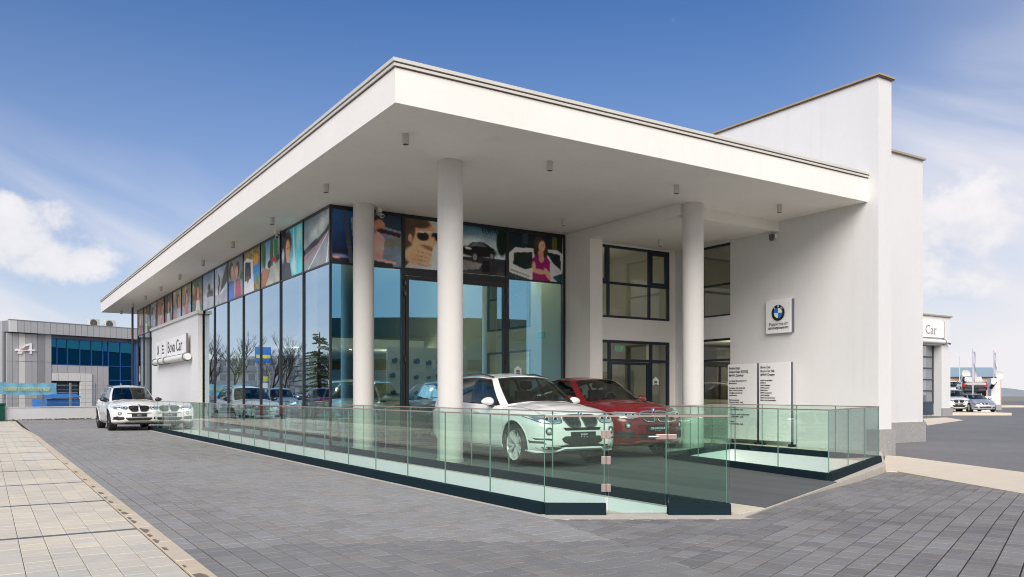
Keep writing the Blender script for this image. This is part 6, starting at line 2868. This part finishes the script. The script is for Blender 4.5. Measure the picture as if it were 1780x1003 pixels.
# banner
BO = PX(WO, 0, 0, -.5)
bn = thing('banner', 'pale blue banner with yellow lettering sagging on the fence', 'banner', PX(BO, 0, 1.37))
mb = MB()
n = 40
vs, fs = [], []
for j in range(7):
    for i in range(n + 1):
        s_ = .0 + 2.95 * i / n
        z = 1.38 + .62 * j / 6 - .05 * math.sin(math.pi * i / n) + .015 * math.sin(i * .9)
        vs.append(PX(BO, s_, z, .03 * math.sin(i * .55 + j * .4)))
for j in range(6):
    for i in range(n):
        a = j * (n + 1) + i
        fs.append((a, a + 1, a + n + 2, a + n + 1))
mb.add(vs, fs)
part('cloth', mb, 'banner_blue', bn, smooth=True)
t_ = text_mb('ГОДИШНИ ТЕХНИЧЕСКИ ПРЕГЛЕДИ', .26, PX(BO, .10, 1.57, .07), fu, (0, 0, 1), .01, 'LEFT', 0, .52)
part('lettering', t_, 'banner_yellow', bn)
# blue shed with a canvas top
mb = MB()
SO = PX(WO, 3.3, 0, -2.2)
slab(mb, SO, 0, 1.9, -1.6, 0, -.1, 1.10, 0)
mb.add([PX(SO, -.1, 1.12, .1), PX(SO, 2.0, 1.20, .1), PX(SO, 2.5, 1.42, -1.6), PX(SO, .5, 1.36, -1.6)], [(0, 1, 2, 3)], 0)
single('tarp_stack', mb, 'tarp_blue', 'bright blue covered stack standing in front of the grey clad building', 'covered stack')

GO = (1.2, 67.8, 0)
gb = thing('grey_building', 'grey panel clad two storey building with blue glass at the far left', 'building', (6, 72, 0))
LEN = 9.9
RZ = 6.62


def gpart(nm, rects, m, n0=0.0, n1=.12, **kw):
    mb = MB()
    for s0, s1, z0, z1 in rects:
        slab(mb, GO, s0, s1, n0, n1, z0, z1)
    return part(nm, mb, m, gb, **kw)


# core volume
mb = MB()
slab(mb, GO, .02, LEN + 7, -8, -.30, -.2, 6.3)
part('core', mb, 'clad_dark', gb)
# roof fascia panels
xs = [0] + [.55 + .46 * k for k in range(21)]
xs = [x for x in xs if x < LEN - .2] + [LEN - .15]
for a, b in zip(xs[:-1], xs[1:]):
    gpart('fascia_panel', [(a + .012, b - .012, 5.78, RZ)], 'clad_light' if a < .4 else 'clad_grey', 0.35, .47)
gpart('fascia_corner', [(LEN - .14, LEN + .9, 5.5, RZ - .1)], 'blue_trim', .3, .46)
mb = MB()
slab(mb, GO, 0, LEN, -7, .34, 5.8, RZ - .04)
part('roof', mb, 'clad_dark', gb)
mb = MB()
slab(mb, GO, -.02, LEN, .30, .50, RZ, RZ + .05)
part('roof_edge', mb, 'clad_dark', gb)
# side face at the left, turned away
mb = MB()
for k in range(10):
    slab(mb, GO, -.10, .012, -.3 - .8 * (k + 1) + .02, -.3 - .8 * k, 5.75 if k > 1 else 0, RZ - .05)
part('side_panel', mb, 'clad_grey', gb)
mb = MB()
slab(mb, GO, -.04, .01, -7, -2.1, 2.9, 5.7)
part('side_glazing', mb, 'blue_glass', gb)
# wall panels in two tiers on the left block
for i, (a, b, mm) in enumerate([(0, .38, 'clad_grey'), (.38, .80, 'clad_grey'), (.80, 1.28, 'clad_light'), (1.28, 1.72, 'clad_grey'), (1.72, 2.08, 'clad_grey'), (2.08, 2.62, 'clad_dark'), (2.62, 3.08, 'clad_grey')]):
    top = 5.72 if a < 2.0 else 6.0
    nn = (0, .12) if a < 2.0 else (.0, .16)
    for z0, z1 in ((0, 3.72), (3.745, top)):
        gpart('wall_panel', [(a + .012, b - .012, z0, z1)], mm, *nn)
# panels over and beside the doorway
for a, b in ((3.1, 3.55), (3.55, 4.28), (4.28, 5.2), (5.2, 5.65), (5.65, 6.15), (6.15, 6.6), (6.6, 7.05), (7.05, 7.5)):
    gpart('wall_panel', [(a + .012, b - .012, 3.0 if a < 6.1 else .0, 3.55)], 'clad_grey', 0, .10)
for a, b in ((3.1, 3.55), (3.55, 4.28), (4.28, 5.2), (5.2, 5.62), (5.62, 6.12)):
    gpart('portal_panel', [(a + .012, b - .012, 2.38, 2.98)], 'clad_light', .02, .22)
for a, b in ((5.2, 5.62), (5.62, 6.12)):
    for z0, z1 in ((0, 1.62), (1.64, 2.36)):
        gpart('portal_panel', [(a + .012, b - .012, z0, z1)], 'clad_light', .02, .22)
mb = MB()
slab(mb, GO, 3.1, 5.2, -.2, -.1, 0, 2.38)
part('doorway', mb, 'frame_blue', gb)
for z in (.5, 1.0, 1.5, 2.0):
    gpart('door_slat', [(3.12, 5.18, z, z + .05)], 'clad_dark', -.1, -.05)
for s_ in (3.5, 4.3):
    gpart('door_bar', [(s_, s_ + .05, 0, 2.36)], 'blue_trim', -.05, -.02)
# blue window band
wx = [3.12, 3.58, 4.36, 5.3, 6.2, 7.1, 7.56, 8.55, 9.6]
mb = MB()
for x in wx:
    z0 = 3.60 if x < 7.5 else 1.9
    slab(mb, GO, x - .03, x + .03, -.12, -.02, z0, 5.5)
slab(mb, GO, 3.1, 9.62, -.12, -.02, 3.57, 3.62)
slab(mb, GO, 3.1, 9.62, -.12, -.02, 5.45, 5.55)
slab(mb, GO, 7.55, 9.62, -.12, -.02, 2.45, 2.52)
part('window_frame', mb, 'blue_trim', gb)
for a, b in zip(wx[:-1], wx[1:]):
    for z0, z1 in ([(3.62, 5.45)] + ([(2.52, 3.57), (.2, 2.45)] if a > 7.5 else [])):
        mb = MB()
        mb.quad(PX(GO, a + .03, z0, -.08), PX(GO, b - .03, z0, -.08), PX(GO, b - .03, z1, -.08), PX(GO, a + .03, z1, -.08))
        part('window_pane', mb, 'blue_glass', gb)
gpart('corner_post', [(9.62, 9.85, 0, 5.5)], 'blue_trim', -.1, .1)
gpart('wall_panel', [(9.87, 10.6, 0, 3.7), (9.87, 10.6, 3.72, 5.5)], 'clad_grey', -.1, .0)
# white sign with wing shape and red letters
lg = thing('wall_logo', 'small white winged sign with red letters on the grey building', 'sign', PX(GO, .4, 4.4, .2))
mb = MB()
o_ = lambda pts: [PX(GO, a, z, .24) for a, z in pts] + [PX(GO, a, z, .16) for a, z in pts]


def plate_poly(mb, pts, m=0, n0=.16, n1=.24):
    k = len(pts)
    vs = [PX(GO, a, z, n1) for a, z in pts] + [PX(GO, a, z, n0) for a, z in pts]
    mb.add(vs, [tuple(range(k))] + [(i, k + i, k + (i + 1) % k, (i + 1) % k) for i in range(k)], m)


plate_poly(mb, [(.52, 4.45), (.95, 4.45), (1.85, 4.52), (1.95, 4.60), (1.1, 4.62), (.6, 4.62), (.52, 4.56)])
plate_poly(mb, [(.85, 4.62), (1.3, 4.98), (1.66, 5.08), (1.66, 4.30), (1.52, 4.30), (1.52, 4.90), (1.2, 4.80), (1.0, 4.62)], n1=.22)
plate_poly(mb, [(.75, 4.45), (.68, 4.28), (.95, 4.26), (1.05, 4.45)], n1=.22)
part('plate', mb, 'sign_white', lg)
t_ = text_mb('ЛАМИ', .19, PX(GO, .85, 4.54, .255), fu, (0, 0, 1), .01, 'LEFT', 0, .9)
part('lettering', t_, 'sign_red', lg)
# two air conditioners on the roof
for s_, lb in ((6.95, 'left air conditioner unit on the roof of the grey building'), (8.25, 'right air conditioner unit on the roof of the grey building')):
    t = thing('air_conditioner', lb, 'air conditioner', PX(GO, s_, RZ, -1.5), 'air conditioners on the grey building')
    mb = MB()
    slab(mb, GO, s_, s_ + .82, -1.9, -1.55, RZ + .06, RZ + .72)
    slab(mb, GO, s_ + .08, s_ + .16, -1.9, -1.5, RZ - .05, RZ + .06)
    slab(mb, GO, s_ + .66, s_ + .74, -1.9, -1.5, RZ - .05, RZ + .06)
    part('case', mb, 'ac_white', t)
    mb = MB()
    c_ = Vector(PX(GO, s_ + .30, RZ + .39, -1.545))
    Mt = Matrix.Translation(c_) @ fn.to_track_quat('Z', 'Y').to_matrix().to_4x4()
    mb.lathe([(.03, .01), (.24, .01), (.26, .0), (.29, .0), (.29, -.02)], Mt, 20)
    for k in range(6):
        a = math.pi * k / 3
        d_ = Vector((math.cos(a), math.sin(a), .02))
        mb.tube([Mt @ (d_ * .03), Mt @ Vector((d_.x * .28, d_.y * .28, .02))], .01, 4)
    part('fan_grille', mb, 'grey_plastic', t)
# narrow coloured signs at the picture's left edge
mb = MB()
EO = PX(WO, -1.45, 0, .5)
slab(mb, EO, .2, .5, 0, .06, 2.15, 2.45, 0)
slab(mb, EO, .2, .55, 0, .06, 1.75, 2.05, 1)
slab(mb, EO, .1, .18, 0, .1, -.1, 2.7, 2)
single('roadside_sign', mb, ['banner_yellow', 'sign_white', 'galv'], 'small yellow and white signs on a post at the left edge', 'sign')

# ------------------------------------------------------------------ far right: service wing, platform, cars, flags, store, hills
mat('peach', (0.62, 0.42, 0.30), 0.8, n_scale=1, n_amt=.06)
mat('roof_blue', (0.22, 0.30, 0.36), 0.5, n_scale=2, n_amt=.08)
mat('hill', (0.30, 0.33, 0.35), 1.0, n_scale=.01, n_amt=.3)  # colour lightened to stand in for distance haze
mat('flag_cloth', (0.62, 0.62, 0.68), 0.7)
mat('door_panel', (0.035, 0.06, 0.085), 0.4)
glass('door_glass', (0.5, 0.55, 0.6), r0=.3, power=3)
WY = 31.4
wg = thing('service_wing', 'white service wing with a recessed dark sectional door at the far right', 'building', (52, 36, 0))
mb = MB()
mb.box(24.9, 51.6, WY, WY + 14, -.2, 6.72)
mb.box(55.42, 56.52, WY, WY + 14, -.2, 6.72)
mb.box(51.6, 55.42, WY, WY + 14, 4.75, 6.72)
mb.box(51.6, 55.42, WY + .62, WY + 14, -.2, 4.75)
part('wall', mb, 'bright_render', wg)
mb = MB()
mb.box(24.9, 56.62, WY - .1, WY + 14, 6.722, 6.82)
part('coping', mb, 'coping_tan', wg)
mb = MB()
mb.box(55.40, 56.66, WY - .08, WY - .002, -.2, .42)
mb.box(56.522, 56.66, WY - .002, WY + 14, -.2, .42)
part('plinth', mb, 'granite', wg)
sdoor = MB()
for k in range(6):
    z0 = .0 + k * .78
    sdoor.box(51.7, 55.35, WY + .50, WY + .58, z0, z0 + .10)
    if k == 0:
        sdoor.box(51.7, 55.35, WY + .53, WY + .58, .10, .78)
for x in (51.7, 55.29):
    sdoor.box(x, x + .06, WY + .51, WY + .58, .78, 4.74)
dd = part('sectional_door', sdoor, 'door_panel', wg)
for k in range(1, 6):
    mb = MB()
    z0 = .10 + k * .78
    mb.quad((51.78, WY + .55, z0), (55.28, WY + .55, z0), (55.28, WY + .55, z0 + .68), (51.78, WY + .55, z0 + .68))
    part('door_pane', mb, 'door_glass', dd)
blade_sign('blade_sign', 49.4, WY - .12, 6.1, 5.25, 6.38, 4.98, 'X', 'white sign board with large dark letters over the sectional door of the far wing', rad=.14, full=False)
mb = MB()
mb.tube([(56.0, WY - .3, 4.85), (56.0, WY - .02, 4.95)], .06, 8)
single('wall_light', mb, 'grey_plastic', 'tiny dark lamp on the corner pier of the far wing', 'wall light')


def RP(px, d):
    """ground point in the far yard from its surveyed bearing and its distance d in metres"""
    lat = (px - 890) / 1422 * d
    return Vector((CY * lat + SY * d, -SY * lat + CY * d, 0))


rv = Vector((CY, -SY, 0))
fv = Vector((SY, CY, 0))


def box_at(mb, c, w_, dp, z0, z1, m=0):
    """box facing the viewer: c = front centre"""
    a, b = c - rv * w_ / 2, c + rv * w_ / 2
    e, f = b + fv * dp, a + fv * dp
    return mb.prism([(a.x, a.y), (b.x, b.y), (e.x, e.y), (f.x, f.y)], z0, z1, m)


mb = MB()
c = RP(1686, 59)
box_at(mb, RP(1695, 58.2), 5.2, 9, -.19, .06)
sl = single('pale_slab', mb, 'beige_path', 'low pale concrete slab under the silver saloon car', 'slab')
sp = RP(1694, 62.5)
place(sed, sp.x, sp.y, .062, -44)
mb = MB()
box_at(mb, RP(1690, 67.0), 3.8, 7, -.1, 1.22)
single('vehicle_platform', mb, 'bright_render', 'white display platform carrying the black pickup', 'platform')
pp = RP(1688, 70.5)
place(pick, pp.x, pp.y, 1.222, 124)
c = copy_car(suv_a, 'paint_white', 'white car half hidden behind the corner of the far wing', 'car')
wp = RP(1655, 64)
place(c, wp.x, wp.y, .0, -50)
c = copy_car(suv_a, 'paint_white', 'white car behind the black pickup at the corner of the far wing', 'car')
wp = RP(1652, 80)
place(c, wp.x, wp.y, .9, -60)
# gate pillar with a tube sign
gp = thing('gate_pillar', 'white pillar with a grey stone foot right of the platform', 'pillar', tuple(RP(1731, 77)))
mb = MB()
box_at(mb, RP(1731, 77), .85, .6, .4, 2.9)
part('shaft', mb, 'bright_render', gp)
mb = MB()
box_at(mb, RP(1731.5, 76.9), 1.05, .8, -.1, .42)
part('plinth', mb, 'granite', gp)
mb = MB()
a = RP(1722, 76.8)
b = RP(1730, 76.4)
mb.tube([(a.x, a.y, 1.95), (b.x, b.y, 2.55)], .16, 12)
part('round_sign', mb, 'satin_black', gp)
mb = MB()
b2 = RP(1727, 76.2)
mb.lathe([(0, .02), (.2, .02), (.22, 0)], Matrix.Translation((b2.x, b2.y, 2.5)) @ (-fv).to_track_quat('Z', 'Y').to_matrix().to_4x4(), 16)
part('mirror_disc', mb, 'sign_white', gp)
# flags
for px, d, zt, cloth, lb in ((1668, 80, 5.1, False, 'bare flag pole just right of the far wing'), (1691, 64, 4.95, True, 'flag pole with a furled pale flag in front of the black pickup'),
                             (1727.5, 84, 5.9, True, 'flag pole with a furled pale flag above the white pillar')):
    c = RP(px, d)
    t = thing('flag_pole', lb, 'flag pole', tuple(c), 'flag poles in the far yard')
    mb = MB()
    mb.tube([(c.x, c.y, -.1), (c.x, c.y, zt)], .05, 8)
    part('pole', mb, 'flag_cloth', t)
    if cloth:
        mb = MB()
        vs, fs = [], []
        n = 12
        for j in range(n + 1):
            z = zt - .15 - 2.3 * j / n
            wdt = .15 + .07 * math.sin(j * .9)
            for i in range(5):
                q = c + rv * (.05 + wdt * i / 4) + fv * (.12 * math.sin(i * 2.2 + j * .3))
                vs.append((q.x, q.y, z - .05 * i))
        for j in range(n):
            for i in range(4):
                a = j * 5 + i
                fs.append((a, a + 1, a + 6, a + 5))
        mb.add(vs, fs)
        part('flag', mb, 'flag_cloth', t, smooth=True)
# store building
st_ = thing('far_store', 'low peach building with a blue grey roof behind the far yard', 'building', tuple(RP(1696, 120)))
mb = MB()
box_at(mb, RP(1692, 120), 8.2, 14, -.2, 3.95)
part('wall', mb, 'peach', st_)
mb = MB()
c = RP(1691, 119.5)
a, b = c - rv * 4.3, c + rv * 4.0
e, f = b + fv * 2, a + fv * 2
mb.add([(a.x, a.y, 3.96), (b.x, b.y, 3.96), (e.x, e.y, 5.4), (f.x, f.y, 5.4), (e.x, e.y, 3.96), (f.x, f.y, 3.96)], [(0, 1, 2, 3), (1, 4, 2), (0, 3, 5), (5, 3, 2, 4), (0, 5, 4, 1)])
part('roof', mb, 'roof_blue', st_)
mb = MB()
box_at(mb, RP(1680, 100), 3.7, 3, 2.6, 3.0, 1)
box_at(mb, RP(1680, 100.2), 3.3, 2.5, -.1, 2.598, 0)
single('kiosk', mb, ['interior_dark', 'ac_white'], 'low dark kiosk with a white flat roof behind the pickup', 'kiosk')
for px, d, z, lb in ((1678, 118, 4.3, 'left white satellite dish by the blue grey roof'), (1736, 118, 4.1, 'right white satellite dish at the end of the blue grey roof')):
    c = RP(px, d)
    mb = MB()
    mb.lathe([(0, 0), (.35, .06), (.6, .2), (.62, .22), (.36, .04), (0, -.03)], Matrix.Translation((c.x, c.y, z)) @ (Vector((0, 0, .3)) - fv).to_track_quat('Z', 'Y').to_matrix().to_4x4(), 20)
    mb.tube([(c.x + fv.x * .1, c.y + fv.y * .1, z), (c.x + fv.x * .4, c.y + fv.y * .4, z - .9)], .04, 6)
    single('satellite_dish', mb, 'ac_white', lb, 'satellite dish', smooth=True)
mb = MB()
c = RP(1760, 95)
box_at(mb, c, 14, 12, -.19, .02)
single('far_slab', mb, 'beige_path', 'pale paved strip in front of the distant hill at the right edge', 'slab')
mb = MB()
pts = [RP(1604, 50), RP(1645, 53), RP(1676, 47), RP(1612, 39)]
sheet(mb, [(p.x, p.y) for p in pts], [], -0.118)
struct('path', mb, 'beige_path')
# hills
mb = MB()
vs, fs = [], []
n = 90
for j in range(4):
    for i in range(n + 1):
        az = R(-50 + 130 * i / n)
        d = 900 + 130 * j
        hgt = (9 + 7 * math.sin(i * .35) + 5 * math.sin(i * .9 + 1) + 3 * math.sin(i * 2.1)) * (.0, .55, 1.0, .8)[j]
        if az > R(55):
            hgt += 5 * (.0, .5, 1.0, .8)[j]
        vs.append((d * math.sin(az), d * math.cos(az), hgt * .45 - .3))
for j in range(3):
    for i in range(n):
        a = j * (n + 1) + i
        fs.append((a, a + 1, a + n + 2, a + n + 1))
mb.add(vs, fs)
struct('hill', mb, 'hill', smooth=True)

# ------------------------------------------------------------------ across the road: seen mirrored in the glass
mat('block_white', (0.85, 0.84, 0.83), 0.8, n_scale=.6, n_amt=.1)
mat('block_grey', (0.55, 0.54, 0.54), 0.8, n_scale=.6, n_amt=.1)
mat('bark', (0.045, 0.032, 0.025), 0.95)
mat('needle', (0.018, 0.032, 0.014), 0.8)
mat('green_roof', (0.05, 0.20, 0.15), 0.5)
mat('pale_wall', (0.50, 0.50, 0.36), 0.8, n_scale=.5, n_amt=.1)
glass('flat_window', (0.05, 0.06, 0.07), r0=.2, power=3)


def flats(x, y, L, fl, ang, lb):
    t = thing('apartment_block', lb, 'building', (x, y, 0), 'apartment blocks across the road')
    M = Matrix.Translation((x, y, 0)) @ Matrix.Rotation(R(ang), 4, 'Z')
    mb = MB()
    mb.box(0, 10, -L / 2, L / 2, -.2, fl * 2.9)
    mb.xform(M)
    part('wall', mb, 'block_white', t)
    mb, pn = MB(), MB()
    for f_ in range(fl):
        z = f_ * 2.9
        mb.box(10.0, 10.9, -L / 2, L / 2, z + .25, z + 1.15)
        k = -L / 2 + 1
        while k < L / 2 - 2:
            pn.quad((10.06, k, z + 1.3), (10.06, k + 1.7, z + 1.3), (10.06, k + 1.7, z + 2.6), (10.06, k, z + 2.6))
            k += 2.6
    mb.xform(M)
    pn.xform(M)
    part('balcony', mb, 'block_grey', t)
    part('window_row', pn, 'flat_window', t)
    return t


flats(-40, 168, 36, 3, -30, 'long pale apartment block far across the road, mirrored beside the conifer')
flats(-62, 215, 34, 4, -34, 'more distant pale apartment block, mirrored behind the bare trees')
rt = np.random.RandomState(3)


def bare_tree(x, y, h, lb, seed):
    r_ = random.Random(seed)
    t = thing('bare_tree', lb, 'tree', (x, y, 0), 'bare trees across the road')
    tr, tw = MB(), MB()

    def grow(p, d, L, r0, lv):
        q = p
        pts = [p]
        dd = d.copy()
        for k in range(3):
            dd = (dd + Vector((r_.uniform(-.25, .25), r_.uniform(-.25, .25), r_.uniform(-.02, .2)))).normalized()
            q = q + dd * L / 3
            pts.append(q)
        (tr if lv < 2 else tw).tube(pts, r0, 5 if lv < 2 else 3, rs=[r0, r0 * .85, r0 * .7, r0 * .5])
        if lv >= 4:
            return
        for k in range(5):
            a = pts[r_.choice((1, 2, 3, 3))]
            nd = (dd + Vector((r_.uniform(-1, 1), r_.uniform(-1, 1), r_.uniform(-.1, .7))) * .85).normalized()
            grow(a, nd, L * r_.uniform(.5, .75), r0 * .5, lv + 1)
    grow(Vector((x, y, -.1)), Vector((0, 0, 1)), h * .42, h * .02, 0)
    part('trunk', tr, 'bark', t)
    part('crown', tw, 'bark', t)


for i, (x, y, h, lb) in enumerate([(-11, 101, 9.0, 'tallest bare leafless tree, mirrored in the side glass beside the sign wall'), (-13, 92, 8.0, 'bare leafless tree mirrored in the side glass behind the blue board'),
                                   (-16, 98, 8.5, 'bare leafless tree mirrored in the side glass right of the blue board'), (-9.5, 108, 9.0, 'bare leafless tree, mirrored farthest along the road'),
                                   (-17, 84, 6.5, 'lowest bare leafless tree, mirrored in front of the apartment block')]):
    bare_tree(x, y, h, lb, 10 + i)
# conifer
ct = thing('conifer', 'dark spreading conifer across the road, mirrored at the glass corner', 'tree', (-7.5, 61, 0))
mb = MB()
mb.tube([(-7.5, 61, -.1), (-7.4, 61, 4.0), (-7.5, 61.1, 6.2)], .16, 8, rs=[.2, .12, .03])
part('trunk', mb, 'bark', ct)
mb = MB()
r_ = random.Random(5)
for k in range(110):
    z = .8 + 5.2 * r_.random()
    L = (6.8 - z) * .62 * r_.uniform(.45, 1.15)
    a = r_.uniform(0, 6.28)
    p = Vector((-7.45, 61, z))
    d = Vector((math.cos(a), math.sin(a), -.12))
    for j in range(14):
        q = p + d * L * (j / 14) ** .8
        s_ = .30 * (1.1 - j / 16)
        for e in (-1, 1):
            tdir = (d.cross(Vector((0, 0, 1))) * e + d * .6 + Vector((0, 0, r_.uniform(-.3, .3)))).normalized()
            n_ = Vector((0, 0, .05))
            mb.add([q, q + tdir * s_ + n_, q + tdir * s_ * .8 - n_ + d * .05], [(0, 1, 2)])
part('crown', mb, 'needle', ct)
# hoarding
mb = MB()
mb.box(-13.4, -11.6, 94.0, 94.1, 5.0, 6.8, 0)
mb.box(-13.3, -11.7, 93.95, 93.997, 5.5, 5.9, 2)
mb.box(-13.2, -13.05, 94.103, 94.2, -.1, 6.7, 1)
mb.box(-11.95, -11.8, 94.103, 94.2, -.1, 6.7, 1)
hd = single('hoarding', mb, ['tarp_blue', 'galv', 'banner_yellow'], 'blue hoarding with a yellow band on two posts, mirrored between the bare trees', 'hoarding')
# warehouse with a green roof opposite the front
wh = thing('warehouse', 'long low warehouse with a green roof opposite the showroom front, mirrored in the front glass', 'building', (34, -26, 0))
M = Matrix.Translation((10, -31, 0)) @ Matrix.Rotation(R(20), 4, 'Z')
mb = MB()
mb.box(0, 52, -14, 0, -.2, 6.2)
mb.xform(M)
part('wall', mb, 'pale_wall', wh)
mb = MB()
n = 20
vs, fs = [], []
for i in range(n + 1):
    s_ = -1 + 54 * i / n
    z = 6.2 + 1.1 * math.sin(math.pi * i / n)
    for y, zz in ((.7, 6.15), (.7, z + .5), (-14.5, z + .9)):
        vs.append((s_, y, zz))
for i in range(n):
    a = i * 3
    fs += [(a, a + 3, a + 4, a + 1), (a + 1, a + 4, a + 5, a + 2)]
mb.add(vs, fs)
mb.xform(M)
part('roof', mb, 'green_roof', wh)
mb = MB()
for k in range(16):
    mb.quad((2 + 3 * k, .03, 3.4), (4.4 + 3 * k, .03, 3.4), (4.4 + 3 * k, .03, 4.3), (2 + 3 * k, .03, 4.3))
mb.xform(M)
part('window_row', mb, 'flat_window', wh)
# cars parked left of the picture, mirrored in the side glass
PK = 'cars parked across the pavement'
for x, y, src, pt, lb in ((-1.75, 52.5, suv_a, 'paint_silver', 'silver off-road car beyond the pavement, mirrored in the side glass'),
                          (-3.9, 54.8, sed, 'paint_white', 'white saloon car beyond the pavement, mirrored in the side glass'),
                          (-2.7, 47.0, coupe_a, 'paint_red', 'red car beyond the pavement, mirrored near the glass corner')):
    c = copy_car(src, pt, lb, 'car', PK)
    place(c, x, y, 0.0, 10)
